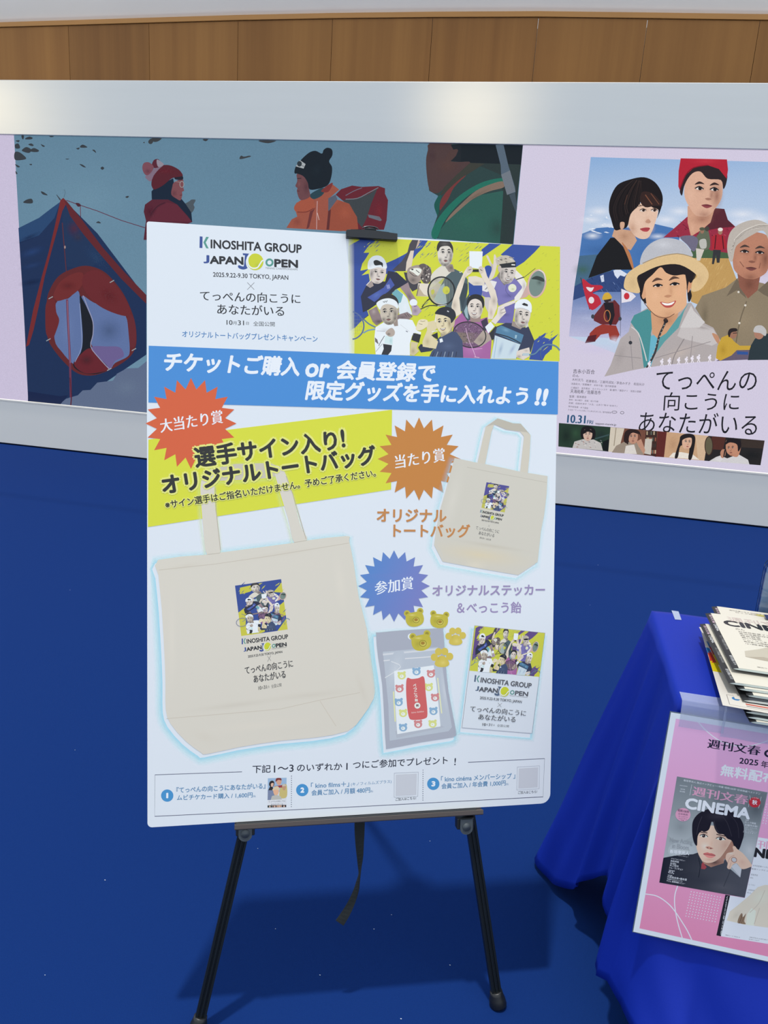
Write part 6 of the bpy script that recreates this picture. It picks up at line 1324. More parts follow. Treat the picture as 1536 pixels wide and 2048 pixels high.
# woman with red beanie
A.poly([780, 668, 860, 600, 950, 520, 1140, 455, 1220, 462, 1245, 540, 1300, 590, 1260, 640, 1250, 780, 1120, 760, 1000, 660], (150, 44, 66)); streaks(A, (840, 540, 1240, 660), 50, [(110, 32, 50), (180, 70, 90), (90, 26, 42)], random.Random(12), ang=0.5, lmin=14, lmax=40, w=(2, 5)); A.poly([1140, 455, 1220, 462, 1245, 540, 1295, 590, 1180, 600, 1080, 620, 1100, 560], (86, 36, 46))
A.poly([955, 440, 1150, 460, 1120, 560, 1060, 610, 980, 660, 955, 560], (206, 158, 132)); A.blob(1060, 540, 100, 50, (150, 100, 84), 0.7); A.blob(990, 600, 30, 60, (226, 180, 154), 0.5)
L = face(A, 1068, 345, 142, 172, 4, (216, 172, 148), (140, 92, 78), dx=0.16, side=1, brow=(54, 38, 36), lip=(140, 66, 72), jaw=0.62)
A.blob(980, 360, 50, 90, (228, 186, 162), 0.5)
A.sp([900, 310, 905, 240, 960, 180, 1060, 148, 1160, 150, 1235, 200, 1235, 270, 1212, 320, 1195, 255, 1100, 245, 1050, 195, 1000, 200, 960, 240, 930, 300, 915, 365, 900, 345], (44, 34, 36)); A.poly([905, 98, 1238, 106, 1246, 180, 1236, 245, 1180, 175, 1100, 148, 1000, 165, 940, 220, 900, 330, 888, 300, 890, 190], (176, 34, 52)); A.blob(1080, 120, 140, 26, (206, 60, 76), 0.6); A.line([900, 320, 940, 220, 1000, 165, 1100, 148], 7, (128, 22, 38), s=3)
A.T = None; A.done('red_beanie_woman_print', led)
A.T = Q1
# two hikers walking
A.sp([1035, 640, 1050, 610, 1085, 600, 1110, 640, 1115, 740, 1060, 760, 1010, 740, 1015, 670], (96, 104, 86)); A.sp([1040, 690, 1085, 680, 1090, 740, 1050, 745], (186, 186, 180)); A.poly([1015, 745, 1075, 755, 1045, 835, 1020, 835], (206, 200, 190)); A.ell(1060, 622, 14, 18, (150, 112, 92)); A.ell(1060, 606, 20, 12, (84, 88, 70)); A.ell(1095, 605, 16, 18, (70, 66, 60))
A.poly([1130, 660, 1170, 640, 1220, 655, 1240, 740, 1190, 760, 1130, 755], (168, 40, 52)); A.line([1160, 650, 1150, 750], 8, (80, 24, 34)); A.line([1205, 655, 1215, 750], 8, (80, 24, 34)); A.poly([1140, 755, 1195, 758, 1185, 850, 1165, 850, 1160, 790, 1145, 860, 1130, 860], (52, 52, 56)); A.ell(1190, 628, 16, 20, (160, 120, 100)); A.ell(1191, 610, 18, 13, (226, 222, 214))
# old man, right
A.T = Q2
A.poly([1010, 420, 1060, 330, 1230, 270, 1320, 200, 1500, 240, 1700, 330, 1700, 800, 1150, 760, 1100, 560], (140, 126, 104)); A.blob(1350, 500, 200, 160, (158, 142, 118), 0.5); A.blob(1080, 470, 40, 130, (104, 94, 78), 0.7); A.line([1380, 370, 1330, 520, 1300, 700], 8, (112, 100, 82), s=3); A.poly([1235, 335, 1310, 205, 1345, 260, 1380, 350, 1310, 290], (112, 100, 84)); A.poly([1460, 290, 1540, 220, 1540, 340, 1500, 320], (112, 100, 84))
for x, y in ((1322, 303), (1371, 399), (1328, 527)): A.ell(x, y, 8, 8, (220, 214, 204))
A.poly([1310, 150, 1480, 180, 1460, 290, 1390, 350, 1330, 270], (140, 90, 74)); A.blob(1400, 250, 60, 60, (104, 64, 52), 0.7)
A.T = Q1
L = face(A, 1415, 800, 145, 168, 4, (184, 128, 104), (112, 70, 58), dx=0.02, side=1, brow=(76, 60, 54), lip=(120, 70, 66), jaw=0.78, eo=0.75)
A.blob(1340, 830, 50, 80, (204, 148, 122), 0.5); A.line([1330, 840, 1360, 880], 5, (130, 84, 70)); A.line([1480, 850, 1470, 890], 5, (130, 84, 70))
A.sp([1240, 720, 1262, 630, 1330, 570, 1440, 540, 1530, 570, 1600, 640, 1600, 760, 1545, 700, 1500, 620, 1420, 650, 1340, 700, 1300, 740, 1280, 830, 1262, 840, 1245, 790], (186, 178, 170)); A.line([1290, 690, 1360, 620, 1460, 580], 10, (214, 208, 200), s=3); A.line([1270, 760, 1300, 690], 8, (140, 132, 124)); A.line([1310, 680, 1400, 610, 1500, 590], 6, (150, 142, 134), s=3)
rng = random.Random(17)
for k in range(22):
    q = k / 21; A.line([(1262 + 40 * q, 780 - 110 * q), (1300 + 60 * q, 690 - 70 * q), (1380 + 90 * q, 625 - 50 * q), (1490 + 60 * q, 600 - 20 * q)], 4, rng.choice([(216, 210, 202), (160, 152, 144), (200, 192, 184), (140, 132, 126)]), s=3)
A.T = None; A.done('grey_haired_man_print', led)
A.T = Q2
# climber with flags
A.line([185, 200, 250, 430], 5, (60, 50, 56)); A.sp([195, 215, 260, 250, 330, 255, 343, 275, 300, 295, 270, 310, 310, 330, 330, 370, 325, 395, 250, 425], (186, 44, 62)); A.sp([225, 268, 260, 272, 280, 270, 262, 300, 240, 292], (226, 220, 226)); A.ell(262, 362, 20, 24, (226, 220, 226))
A.poly([478, 280, 560, 312, 583, 335, 545, 370, 480, 382], (226, 222, 232)); A.ell(516, 333, 20, 24, (196, 50, 60)); A.line([476, 280, 470, 620], 4, (110, 110, 130))
A.poly([315, 430, 350, 385, 430, 360, 465, 400, 470, 490, 440, 540, 330, 535, 280, 510, 275, 480], (104, 42, 46)); A.poly([350, 380, 420, 380, 430, 470, 400, 560, 370, 470], (34, 30, 36)); A.ring(376, 475, 22, 40, 6, (186, 120, 70)); A.ell(378, 360, 26, 24, (50, 40, 42)); A.sp([340, 350, 355, 315, 385, 308, 410, 340, 400, 352, 350, 360], (206, 168, 60)); A.line([385, 375, 420, 368], 8, (110, 104, 116))
A.poly([290, 560, 340, 535, 440, 545, 465, 610, 440, 660, 395, 645, 385, 600, 330, 610, 290, 655, 240, 665, 250, 600], (150, 56, 46)); A.poly([240, 620, 300, 610, 290, 660, 215, 672], (86, 32, 38)); A.ell(272, 480, 12, 16, (60, 66, 74)); A.ell(468, 496, 12, 14, (60, 66, 74)); A.blob(430, 650, 60, 40, (214, 214, 232), 0.8); A.blob(200, 690, 150, 40, (206, 200, 226), 0.7); A.blob(300, 720, 200, 50, (204, 197, 224), 0.9)
# smiling woman with hat
A.poly([355, 912, 400, 830, 440, 720, 470, 640, 530, 590, 560, 480, 660, 420, 980, 380, 1080, 530, 1140, 560, 1190, 650, 1150, 800, 900, 830, 660, 850, 500, 880], (176, 168, 168))
A.poly([545, 520, 570, 470, 680, 420, 720, 470, 690, 600, 700, 700, 680, 830, 640, 850, 620, 700, 600, 600], (74, 142, 146)); A.poly([760, 610, 900, 470, 970, 370, 930, 440, 890, 560, 790, 660, 730, 740], (92, 156, 160)); A.poly([690, 620, 760, 600, 740, 680, 690, 840, 670, 830], (106, 178, 200)); A.line([550, 555, 600, 600, 640, 720, 660, 800], 8, (206, 204, 204), s=3)
A.poly([690, 450, 900, 400, 880, 490, 800, 600, 740, 640, 700, 600], (206, 156, 120)); A.blob(800, 510, 80, 50, (160, 110, 84), 0.7)
A.poly([905, 560, 1060, 540, 1140, 570, 1190, 660, 1130, 690, 920, 640, 880, 620], (196, 190, 190)); A.blob(1060, 560, 100, 20, (150, 140, 140), 0.7, 8); A.blob(900, 740, 150, 60, (200, 184, 174), 0.6, -20); A.line([930, 640, 860, 760, 840, 840], 7, (140, 132, 134), s=3); A.line([990, 620, 970, 830], 5, (150, 142, 144)); A.line([430, 760, 620, 780], 5, (148, 142, 144)); A.line([540, 620, 560, 860], 5, (148, 142, 144)); A.line([720, 780, 1120, 660], 5, (150, 142, 144)); A.poly([980, 400, 1000, 440, 1080, 520, 1040, 560, 900, 560], (206, 202, 202)); A.ell(543, 668, 13, 13, (52, 54, 60)); A.blob(470, 760, 50, 120, (150, 142, 142), 0.5, 20); A.sp([1130, 600, 1175, 620, 1185, 680, 1160, 660], (190, 140, 110))
A.line([660, 850, 720, 740, 750, 620, 790, 530, 790, 500], 15, (60, 58, 60), s=3)
for k in range(12): A.ell(672 + k * 10.2, 830 - k * 26, 4, 4, (180, 176, 170), n=8)
A.sp([780, 505, 800, 490, 815, 515, 795, 528], (34, 32, 36))
A.T = Q1
A.sp([608, 1060, 590, 960, 600, 910, 700, 860, 900, 850, 1010, 900, 1000, 970, 975, 1030, 985, 1090, 960, 1130, 940, 1000, 880, 930, 720, 930, 640, 1000, 660, 1140, 620, 1110], (36, 30, 32))
A.T = Q2
L = face(A, 795, 285, 160, 196, -5, (224, 176, 138), (176, 122, 92), dx=0.05, smile=1, brow=(92, 66, 54), lip=(186, 84, 78), jaw=0.84, soft=0.95, eo=0.7)
A.blob(720, 330, 50, 60, (234, 186, 150), 0.6); A.blob(890, 310, 40, 50, (232, 180, 144), 0.6); A.line([640, 380, 720, 470, 800, 490, 860, 460], 5, (110, 76, 60), s=3)
A.sp([615, 260, 640, 250, 655, 330, 630, 350], (214, 162, 126)); A.sp([960, 240, 990, 190, 990, 250, 955, 310], (206, 150, 114))
A.sp([605, 250, 590, 200, 680, 130, 760, 105, 900, 105, 980, 150, 1015, 180, 975, 240, 940, 180, 860, 185, 800, 165, 760, 125, 700, 180, 650, 230, 632, 300, 620, 330], (34, 28, 30))
A.T = Q1
A.sp([495, 1010, 520, 930, 600, 870, 720, 800, 900, 780, 1020, 830, 1090, 890, 1104, 960, 1050, 1040, 985, 1055, 990, 980, 1020, 940, 900, 865, 760, 870, 640, 920, 590, 960, 612, 1060, 560, 1065, 510, 1045], (220, 190, 142)); A.blob(560, 1000, 50, 60, (196, 168, 128), 0.6); A.blob(1040, 970, 50, 60, (202, 172, 128), 0.6); A.sp([612, 862, 630, 780, 690, 710, 790, 672, 900, 690, 960, 740, 990, 805, 880, 782, 740, 805, 660, 845], (186, 188, 196)); A.blob(780, 720, 110, 46, (210, 212, 220), 0.7); A.sp([900, 665, 990, 655, 1030, 690, 1000, 770, 950, 720], (110, 106, 128)); A.line([630, 855, 740, 810, 880, 785, 985, 808], 6, (160, 140, 112), s=3)
A.T = Q2
# two seated men
A.poly([1390, 800, 1380, 740, 1440, 640, 1500, 600, 1700, 620, 1700, 800], (44, 56, 62)); A.ell(1470, 600, 36, 44, (170, 124, 104)); A.sp([1430, 590, 1445, 550, 1490, 545, 1522, 580, 1515, 620, 1480, 600], (190, 188, 188))
A.poly([1290, 725, 1400, 720, 1390, 790, 1160, 800], (100, 90, 110)); A.poly([1310, 730, 1390, 735, 1390, 755, 1310, 752], (50, 84, 150))
A.poly([1158, 780, 1170, 690, 1200, 630, 1250, 610, 1290, 660, 1330, 690, 1410, 690, 1400, 720, 1310, 720, 1270, 760, 1190, 798], (196, 160, 60)); A.blob(1210, 720, 40, 60, (160, 124, 40), 0.6); A.ell(1280, 605, 30, 34, (156, 112, 92)); A.sp([1244, 600, 1260, 568, 1305, 565, 1310, 585, 1270, 595, 1255, 630], (44, 36, 36)); A.line([1280, 600, 1310, 598], 5, (40, 36, 40))
# snow ridge and tiny walkers
A.sp([340, 930, 500, 880, 700, 842, 900, 818, 1120, 802, 1300, 796, 1536, 792, 1700, 800, 1700, 900, 1000, 960, 340, 960], LAV)
for x, y, s in ((682, 838, 1), (772, 822, 1), (826, 818, 1.05), (893, 812, 1), (948, 806, 0.95), (990, 800, 1), (1036, 796, 1.1), (1116, 794, 1)):
    A.ell(x + 2, y - 34 * s, 6 * s, 6 * s, (232, 226, 238)); A.sp([x - 12 * s, y - 22 * s, x, y - 30 * s, x + 9 * s, y - 16 * s, x + 3, y - 6, x + 10, y + 12, x + 3, y + 12, x - 2, y - 2, x - 8, y + 13, x - 14, y + 12, x - 7, y - 8], (232, 226, 238)); A.sp([x - 14 * s, y - 26 * s, x - 4, y - 28 * s, x - 6, y - 12 * s, x - 14 * s, y - 12], (232, 226, 238))
A.T = None; A.done('hat_woman_print', led)
A.T = Q3; IK = (30, 30, 36)
A.text('てっぺんの', 722, 285, 1445, 292, 138, IK); A.text('向こうに', 780, 436, 1322, 440, 132, IK); A.text('あなたがいる', 600, 590, 1450, 615, 150, IK); A.T = None; A.done('poster_title_lettering', led)
A.T = Q3; GY = (78, 74, 84)
def CT(*a):
    A.T = Q3; A.text(*a); A.T = None; A.done('credit_line', led)
CT('吉永小百合', 130, 168, 285, 174, 32, IK); CT('のん', 126, 194, 172, 196, 20, IK); CT('木村文乃', 122, 222, 202, 227, 20, GY); CT('若葉竜也／工藤阿須加／茅島みずき', 222, 232, 540, 252, 20, GY); CT('和田光沙', 565, 254, 642, 258, 20, GY); CT('浅香航大／安藤輪子', 115, 250, 262, 259, 15, GY); CT('中井千聖／金内映里香', 280, 261, 440, 271, 15, GY); CT('三浦誠己　金井勇太　カトウシンスケ　森 優作／濱田マリ　浅見小四郎', 112, 278, 620, 308, 15, GY)
CT('天海祐希／佐藤浩市', 110, 310, 328, 322, 28, IK); CT('監督：阪本順治', 104, 342, 225, 348, 17, IK)
for i, (s_, x1) in enumerate((('脚本：坂口理子　音楽：安川午朗', 310), ('原案：田部井淳子「人生、山あり“時々”谷あり」', 448), ('製作総指揮：木下直哉', 238), ('© 2025「てっぺんの向こうにあなたがいる」製作委員会', 405))): CT(s_, 100 - i * 2, 364 + i * 24, x1, 376 + i * 24 + (10 if x1 > 400 else 2), 13, GY)
A.T = Q3
A.text('10.31', 88, 524, 216, 530, 58, (44, 84, 120), hb=0.03); A.text('FRI', 230, 530, 272, 534, 26, (44, 84, 120), hb=0.02); A.text('teppen-movie.jp', 290, 540, 440, 550, 18, IK, hb=0.01); A.T = None; A.done('poster_date_lettering', led)
A.T = Q3; A.ring(428, 448, 18, 8, 3, GY); A.T = None; A.done('studio_mark', led); A.T = Q3; A.ring(484, 452, 13, 9, 3, GY); A.T = None; A.done('studio_mark', led)
A.T = Q3
# strip of four stills
A.poly([28, 526, 400, 555, 385, 732, 24, 695], (38, 58, 46)); A.blob(80, 620, 60, 80, (24, 34, 32), 0.8); A.blob(330, 620, 60, 60, (30, 40, 46), 0.8); A.blob(150, 600, 50, 60, (52, 84, 60), 0.7); A.line([290, 640, 390, 610], 10, (56, 78, 80)); A.poly([340, 720, 345, 660, 395, 640, 385, 733], (18, 22, 24))
A.poly([125, 706, 140, 660, 210, 640, 280, 645, 330, 670, 345, 724], (190, 186, 184)); streaks(A, (140, 650, 330, 710), 20, [(120, 120, 130), (150, 100, 90), (220, 216, 212)], random.Random(15), ang=0.4, lmin=10, lmax=24, w=(2, 5)); A.sp([185, 610, 195, 560, 240, 548, 285, 570, 292, 620, 270, 645, 200, 640], (26, 22, 24)); face(A, 236, 612, 34, 42, 0, (206, 174, 158), (130, 96, 88), lip=(140, 70, 74), soft=0.8); A.sp([195, 590, 235, 565, 280, 590, 275, 600, 235, 588, 205, 605], (26, 22, 24))
A.poly([400, 555, 805, 590, 785, 772, 385, 732], (112, 72, 58)); A.poly([400, 556, 500, 565, 470, 680, 410, 735, 384, 732], (206, 196, 180)); A.line([440, 560, 425, 690], 6, (150, 138, 120)); A.poly([655, 578, 735, 585, 730, 770, 640, 750], (60, 40, 34)); 
rng = random.Random(21)
for r_ in range(4):
    for k in range(7): A.poly([660 + k * 10, 585 + r_ * 45, 668 + k * 10, 586 + r_ * 45, 667 + k * 10, 612 + r_ * 45, 659 + k * 10, 611 + r_ * 45], rng.choice([(150, 90, 70), (190, 170, 140), (90, 100, 90), (60, 50, 46)]))
A.poly([740, 585, 805, 590, 785, 772, 725, 768], (92, 40, 36)); A.poly([650, 640, 700, 640, 690, 755, 640, 745], (196, 190, 180))
A.poly([410, 738, 440, 690, 500, 660, 600, 670, 640, 755, 560, 748], (150, 136, 122)); A.poly([510, 690, 570, 680, 590, 750, 500, 745], (214, 208, 202)); A.sp([495, 650, 505, 590, 550, 568, 605, 585, 620, 630, 600, 600, 545, 600, 530, 660, 510, 670], (44, 30, 28)); face(A, 562, 630, 36, 46, 0, (190, 142, 120), (120, 82, 70), lip=(130, 80, 76), soft=0.8); A.sp([500, 640, 520, 590, 560, 575, 610, 590, 600, 605, 560, 595, 535, 620, 525, 680], (44, 30, 28)); A.poly([585, 660, 620, 640, 650, 720, 640, 752, 600, 690], (186, 140, 118))
A.poly([805, 590, 1105, 618, 1075, 797, 785, 772], (196, 158, 124)); A.poly([1010, 610, 1105, 618, 1075, 797, 1030, 790], (206, 176, 146)); A.blob(850, 680, 50, 80, (170, 130, 100), 0.6)
A.poly([820, 772, 850, 740, 910, 735, 990, 750, 1040, 790], (228, 220, 210)); A.sp([895, 660, 905, 620, 950, 602, 1000, 612, 1010, 660, 985, 780, 960, 782, 965, 700, 905, 690, 885, 772, 862, 770], (34, 28, 28)); face(A, 950, 668, 36, 48, 4, (214, 172, 146), (150, 106, 86), dx=0.12, lip=(170, 90, 84), soft=0.8); A.sp([905, 660, 925, 615, 965, 605, 1005, 640, 970, 630, 930, 640], (34, 28, 28))
A.poly([1105, 618, 1510, 652, 1480, 830, 1075, 797], (36, 34, 34)); A.poly([1130, 622, 1230, 630, 1210, 720, 1120, 715], (80, 44, 36)); A.ell(1108, 690, 26, 64, (96, 90, 70)); A.ring(1108, 690, 28, 66, 6, (60, 40, 34)); A.poly([1340, 640, 1508, 652, 1500, 710, 1340, 700], (56, 46, 40)); A.blob(1420, 760, 90, 50, (24, 28, 30), 0.7); A.poly([1110, 800, 1160, 770, 1190, 760, 1240, 780, 1320, 750, 1390, 790, 1400, 824], (206, 204, 206))
A.sp([1230, 680, 1235, 650, 1280, 635, 1335, 660, 1335, 720, 1310, 770, 1250, 750, 1232, 720], (188, 134, 108)); face(A, 1272, 712, 38, 48, -4, (190, 136, 110), (120, 78, 64), dx=-0.14, lip=(130, 76, 70), soft=0.8); A.sp([1228, 680, 1240, 645, 1285, 632, 1335, 655, 1338, 700, 1318, 730, 1310, 680, 1260, 665], (30, 24, 26)); A.sp([1190, 740, 1205, 715, 1225, 720, 1225, 760, 1200, 780], (180, 130, 106)); A.line([1215, 770, 1222, 725, 1230, 715], 9, (26, 24, 28)); A.poly([1150, 790, 1190, 770, 1210, 780, 1190, 805], (214, 212, 214))
A.T = None; A.done('poster_stills_strip', led)
# ------------------------------------------------------------------ the print of the pink sign
A = SGN
ZM = zoom(1260, 1420, 5.565)
mg = 0.0088
A.raw([(mg, mg), (SW - mg, mg), (SW - mg, SH - mg), (mg, SH - mg)], None, grad=((1440, 1440), (203, 164, 213), (1420, 1880), (216, 140, 186))); A.done('pink_ground', sign)
A.T = ZM; WP = (240, 232, 242)
A.line([740, 110, 850, 230, 1000, 340, 1160, 392, 1300, 400, 1440, 370, 1560, 325, 1700, 250, 1800, 170], 10, WP, s=4); A.T = None; A.done('curved_line', sign); A.T = ZM; A.line([162, 2042, 300, 2067, 420, 2147, 500, 2237, 580, 2357, 640, 2457, 692, 2566], 11, WP, s=4); A.T = None; A.done('curved_line', sign); A.T = ZM; A.line([530, 1950, 500, 2047, 495, 2147, 510, 2267, 540, 2397, 585, 2546], 11, WP, s=4)
A.T = None; A.done('curved_line', sign); A.T = ZM
for r_ in range(10):
    for k in range(11): A.ell(680 + k * 32.5 - r_ * 6.6, 2017 + k * 6.3 + r_ * 30.2, 6, 6, WP, n=8)
for r_ in range(8):
    for k in range(5): A.ell(1520 + k * 32 - r_ * 6, 1045 + k * 6 + r_ * 30, 6, 6, WP, n=8)
A.T = None; o_ = A.done('dot_pattern', sign); o_['kind'] = 'stuff'; A.T = ZM
IN = (30, 28, 50)
A.text('週刊文春', 858, 418, 1440, 505, 104, IN, hb=0.03); A.text('CINEMA', 1490, 515, 2060, 590, 80, IN, bold=0.04); A.text('2025', 1214, 590, 1420, 616, 62, IN, bold=0.02); A.text('年秋号', 1455, 636, 1690, 664, 76, IN, bold=0.015); A.text('無料配布中', 1002, 722, 1760, 852, 122, WP, bold=0.03); A.done('notice_lettering', sign)
# second cover (cream, behind)
A.poly([1110, 2059, 1275, 2087, 1425, 1412, 1850, 1480, 1850, 2650, 1010, 2513], (206, 222, 234)); A.poly([1060, 2050, 1112, 2060, 1010, 2514, 960, 2503], (32, 32, 38)); A.text('週刊文春CINEMA', 1018, 2500, 1090, 2065, 16, (214, 216, 220), hb=0.01)
A.text('刊文春', 1418, 1536, 1760, 1582, 96, (206, 158, 196), hb=0.03); A.text('NEMA', 1382, 1624, 1830, 1690, 92, (34, 34, 38), bold=0.06)
for i, (s_, x0, y0, x1) in enumerate((('杉咲花監督インタビュー', 1365, 1735, 1580), ('監督インタビュー', 1350, 1770, 1560), ('西島秀俊', 1345, 1835, 1420), ('岩井俊二', 1335, 1870, 1370), ('シム・ウンギョン', 1315, 1945, 1390), ('小西真奈美×橋本愛', 1308, 2005, 1440), ('のん', 1300, 2035, 1350))): A.text(s_, x0, y0, x1, y0 + (x1 - x0) * 0.13, 18, (96, 98, 108))
A.poly([1075, 2337, 1110, 2237, 1200, 2167, 1320, 2067, 1420, 1967, 1500, 1942, 1850, 1960, 1850, 2460, 1380, 2397, 1265, 2382], (194, 192, 186)); A.blob(1450, 2080, 160, 120, (210, 208, 202), 0.6, -30); A.blob(1180, 2280, 100, 50, (172, 168, 160), 0.5, -40); A.poly([1290, 2385, 1300, 2270, 1350, 2200, 1400, 2230, 1380, 2397], (210, 208, 204)); A.sp([1195, 2360, 1215, 2290, 1245, 2255, 1255, 2300, 1290, 2260, 1270, 2340, 1285, 2378, 1230, 2372], (126, 108, 92)); A.line([1215, 2370, 1250, 2270], 6, (84, 66, 54)); A.line([1235, 2372, 1270, 2290], 5, (96, 76, 62)); A.line([1440, 2200, 1380, 2380], 8, (176, 172, 166)); A.line([1500, 2000, 1430, 2150, 1330, 2250], 7, (178, 174, 168), s=3)
A.text('雑誌コード 27658-10', 1060, 2505, 1220, 2532, 13, (96, 98, 108)); A.text('ISBN978-4-16-007100-3', 1330, 2530, 1525, 2560, 12, (96, 98, 108)); A.text('定価1,100円', 1320, 2552, 1435, 2568, 12, (96, 98, 108)); A.done('cream_cover_picture', sign)
# first cover (grey portrait)
CQ = [522, 735, 1530, 912, 1275, 2084, 325, 1915]
A.poly(CQ, None, grad=((700, 800), (104, 116, 128), (560, 1700), (160, 172, 186))); A.clip = [ZM(CQ[i], CQ[i + 1]) for i in range(0, 8, 2)]
A.blob(1400, 1100, 300, 330, (66, 74, 84), 0.85); A.blob(1000, 1000, 300, 160, (78, 88, 98), 0.6); A.blob(560, 1300, 170, 150, (96, 106, 118), 0.5); A.blob(1330, 1560, 130, 160, (176, 184, 198), 0.8); A.blob(600, 1560, 180, 110, (172, 182, 196), 0.6)
A.poly([300, 1930, 372, 1640, 520, 1612, 700, 1600, 760, 1580, 800, 1680, 900, 1740, 1040, 1690, 1060, 1640, 1110, 1760, 1225, 1860, 1240, 1750, 1360, 1740, 1340, 1860, 1285, 2090], None, grad=((420, 1750), (26, 30, 40), (1200, 1980), (70, 74, 86)))
A.blob(800, 1900, 260, 90, (44, 48, 60), 0.7, 10); A.blob(1020, 1960, 220, 80, (84, 86, 98), 0.5, 10); A.line([760, 1640, 780, 1740, 760, 1860], 6, (18, 20, 28), s=3); A.line([1120, 1770, 1040, 1960], 8, (50, 54, 64))
A.poly([1125, 1735, 1180, 1700, 1240, 1765, 1226, 1855], (176, 184, 200))
A.poly([770, 1580, 1060, 1560, 1040, 1700, 900, 1745, 810, 1700], (150, 116, 106)); A.blob(940, 1690, 120, 60, (40, 34, 40), 0.8); A.poly([796, 1705, 812, 1690, 852, 1745, 830, 1768, 790, 1762], (140, 62, 70))
SKN = (232, 208, 196)
A.poly([1010, 1610, 1110, 1440, 1190, 1460, 1190, 1560, 1150, 1640, 1080, 1680], (150, 114, 102))
A.sp([722, 1400, 732, 1490, 750, 1570, 772, 1625, 805, 1675, 855, 1696, 925, 1688, 1000, 1640, 1060, 1560, 1110, 1480, 1140, 1400, 1100, 1320, 900, 1280, 770, 1320], SKN)
A.blob(1060, 1500, 110, 170, (176, 142, 130), 0.75, 25); A.blob(760, 1520, 60, 130, (206, 176, 164), 0.5); A.blob(880, 1660, 120, 40, (180, 146, 134), 0.6); A.blob(960, 1470, 60, 110, (212, 184, 172), 0.5, 15); A.blob(830, 1510, 70, 60, (242, 222, 212), 0.5)
for x, y, w in ((820, 1397, 46), (1008, 1428, 54)):
    A.sp([x - w, y - 4, x, y - 20, x + w, y + 8, x, y + 16], (226, 214, 210)); A.ell(x - 2, y, 19, 17, (46, 36, 36)); A.ell(x - 8, y - 5, 4, 4, (226, 224, 224), n=8); A.line([x - w, y - 4, x, y - 22, x + w, y + 8], 8, (40, 30, 32), s=3); A.line([x - w * 0.9, y - 22, x, y - 38, x + w, y - 14], 5, (170, 136, 124), s=3)
A.line([770, 1352, 860, 1362], 10, (60, 48, 46)); A.line([960, 1378, 1060, 1398], 11, (60, 48, 46))
A.blob(905, 1480, 26, 70, (196, 164, 152), 0.6, 10); A.sp([838, 1520, 870, 1512, 900, 1522, 925, 1538, 895, 1546, 860, 1538], (176, 132, 122)); A.ell(862, 1528, 9, 5, (92, 60, 56), 10); A.ell(898, 1536, 9, 5, (92, 60, 56), 10)
A.sp([812, 1596, 858, 1580, 884, 1588, 910, 1590, 952, 1614, 890, 1612], (176, 100, 102)); A.sp([816, 1598, 880, 1610, 950, 1615, 912, 1640, 862, 1636], (206, 134, 134)); A.line([814, 1598, 880, 1609, 950, 1615], 5, (104, 50, 54), s=3); A.blob(885, 1660, 50, 12, (186, 148, 138), 0.7)
A.sp([690, 1330, 700, 1230, 760, 1150, 860, 1100, 980, 1086, 1100, 1112, 1200, 1172, 1260, 1270, 1266, 1380, 1245, 1460, 1215, 1540, 1185, 1560, 1160, 1520, 1130, 1450, 1080, 1425, 1040, 1380, 980, 1370, 940, 1310, 915, 1220, 880, 1320, 830, 1352, 790, 1345, 752, 1400, 745, 1500, 722, 1490, 700, 1430], (26, 24, 32)); A.blob(980, 1180, 180, 70, (56, 54, 66), 0.6); A.line([900, 1210, 880, 1280, 862, 1330], 6, (26, 24, 32), s=3); A.line([935, 1230, 950, 1300, 985, 1360], 5, (60, 56, 66), s=3); A.line([1000, 1150, 1080, 1250, 1130, 1400], 6, (50, 48, 58), s=3); A.line([800, 1180, 760, 1280, 740, 1380], 6, (52, 50, 60), s=3); A.line([1090, 1140, 1190, 1260, 1210, 1420], 6, (46, 44, 54), s=3)
A.sp([1062, 1650, 1078, 1590, 1150, 1570, 1140, 1520, 1165, 1510, 1195, 1545, 1265, 1600, 1355, 1720, 1330, 1745, 1245, 1765, 1185, 1700, 1140, 1720, 1118, 1760, 1095, 1765, 1078, 1745, 1085, 1700], (224, 198, 186)); A.ell(1156, 1662, 26, 22, (170, 178, 192), 30); A.ring(1156, 1662, 30, 26, 8, (150, 112, 104), 30); A.line([1085, 1700, 1110, 1640, 1160, 1610], 6, (176, 140, 130), s=3); A.line([1100, 1760, 1125, 1690], 5, (176, 140, 130)); A.blob(1250, 1690, 70, 50, (186, 152, 142), 0.6, 40); A.blob(1120, 1590, 50, 24, (240, 220, 210), 0.5); A.line([1140, 1522, 1150, 1570], 5, (176, 140, 130))
A.clip = None; A.done('portrait_cover_picture', sign)
WT = (226, 230, 238)
A.text('板垣李光人 独占インタビュー! 特集“昭和100年”日本映画ベストテン', 594, 788, 1446, 940, 22, WT); A.text('週刊文春', 690, 945, 1300, 1052, 104, (188, 142, 178), hb=0.03); A.text('CINEMA', 612, 1085, 1322, 1208, 112, (238, 242, 248), bold=0.045)
A.line([686, 825, 664, 945], 3, WT); A.text('SHUKAN BUNSHUN', 552, 838, 636, 852, 10, WT); A.text('2025', 560, 880, 610, 888, 12, WT); A.text('別冊', 550, 905, 610, 915, 12, WT)
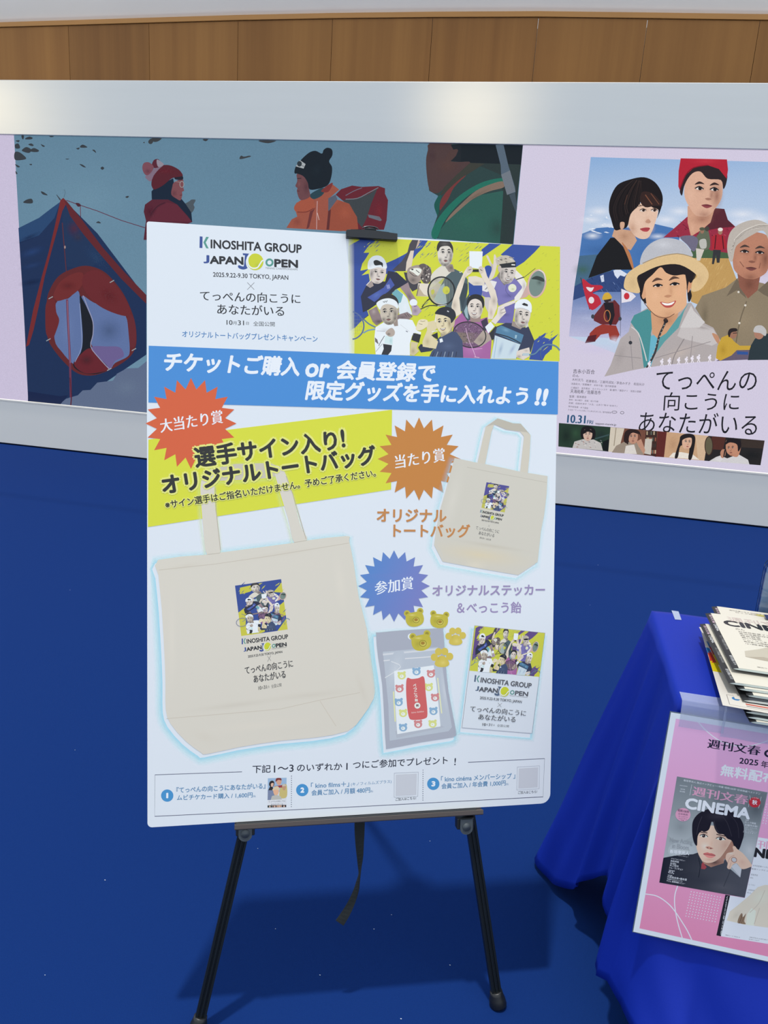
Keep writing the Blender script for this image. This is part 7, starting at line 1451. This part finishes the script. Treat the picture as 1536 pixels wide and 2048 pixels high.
A.ell(588, 1160, 84, 74, (190, 142, 178)); A.text('昭和100年', 530, 1125, 655, 1145, 30, (60, 44, 66), bold=0.01); A.text('日本映画', 538, 1160, 640, 1172, 22, (60, 44, 66)); A.text('オールタイム', 538, 1185, 640, 1196, 16, (60, 44, 66)); A.text('ベストテン', 538, 1210, 632, 1220, 18, (60, 44, 66)); A.text('特集', 566, 1228, 600, 1232, 12, (60, 44, 66))
A.ell(1386, 1022, 66, 58, (166, 44, 56)); A.text('秋', 1356, 1046, 1412, 1052, 52, (240, 232, 236), bold=0.02); A.text('シネマの', 1358, 978, 1425, 988, 15, (240, 226, 228)); A.line([1330, 945, 1342, 1000], 3, WT); A.line([1458, 962, 1448, 1010], 3, WT); A.line([1322, 1040, 1316, 1076], 3, WT); A.line([1440, 1050, 1428, 1090], 3, WT)
for s_, x0, y0, x1, h_ in (('特集', 1282, 1226, 1320, 14), ('ロック映画', 1276, 1254, 1398, 24), ('大傑作の秋!', 1272, 1284, 1418, 24), ('レオス・カラックス', 1268, 1304, 1412, 13), ('エドワード・ヤン', 1264, 1324, 1360, 13), ('ルカ・グァダニーノ', 1260, 1342, 1410, 13), ('トリュフォー', 1258, 1358, 1396, 13)): A.text(s_, x0, y0, x1, y0 + (x1 - x0) * 0.14, h_, WT)
A.text('New Acting', 440, 1480, 690, 1510, 66, (130, 140, 154), hb=0.02); A.text('in Bloom.', 468, 1532, 660, 1560, 56, (130, 140, 154), hb=0.02); A.text('板垣李光人', 442, 1588, 655, 1612, 42, (236, 240, 246), bold=0.02); A.text('グラビア＆インタビュー', 470, 1612, 650, 1636, 13, WT)
for s_, x0, y0, x1, h_ in (('グラビア＆インタビュー', 455, 1655, 612, 15), ('西島秀俊', 450, 1684, 542, 22), ('黒川想矢', 446, 1710, 512, 20), ('水上恒司', 440, 1732, 536, 22), ('シム・ウンギョン', 434, 1758, 586, 22), ('TEAM', 430, 1786, 494, 14), ('のん', 424, 1812, 488, 32), ('対談', 418, 1838, 470, 14), ('小西真奈美×橋本愛', 412, 1862, 630, 24), ('「映画館で出会えた人たち」', 410, 1880, 582, 13), ('ヤさん 最新映画レビュー', 404, 1904, 612, 20)): A.text(s_, x0, y0, x1, y0 + (x1 - x0) * 0.16, h_, WT, hb=0.008)
A.T = None; A.done('portrait_cover_lettering', sign)
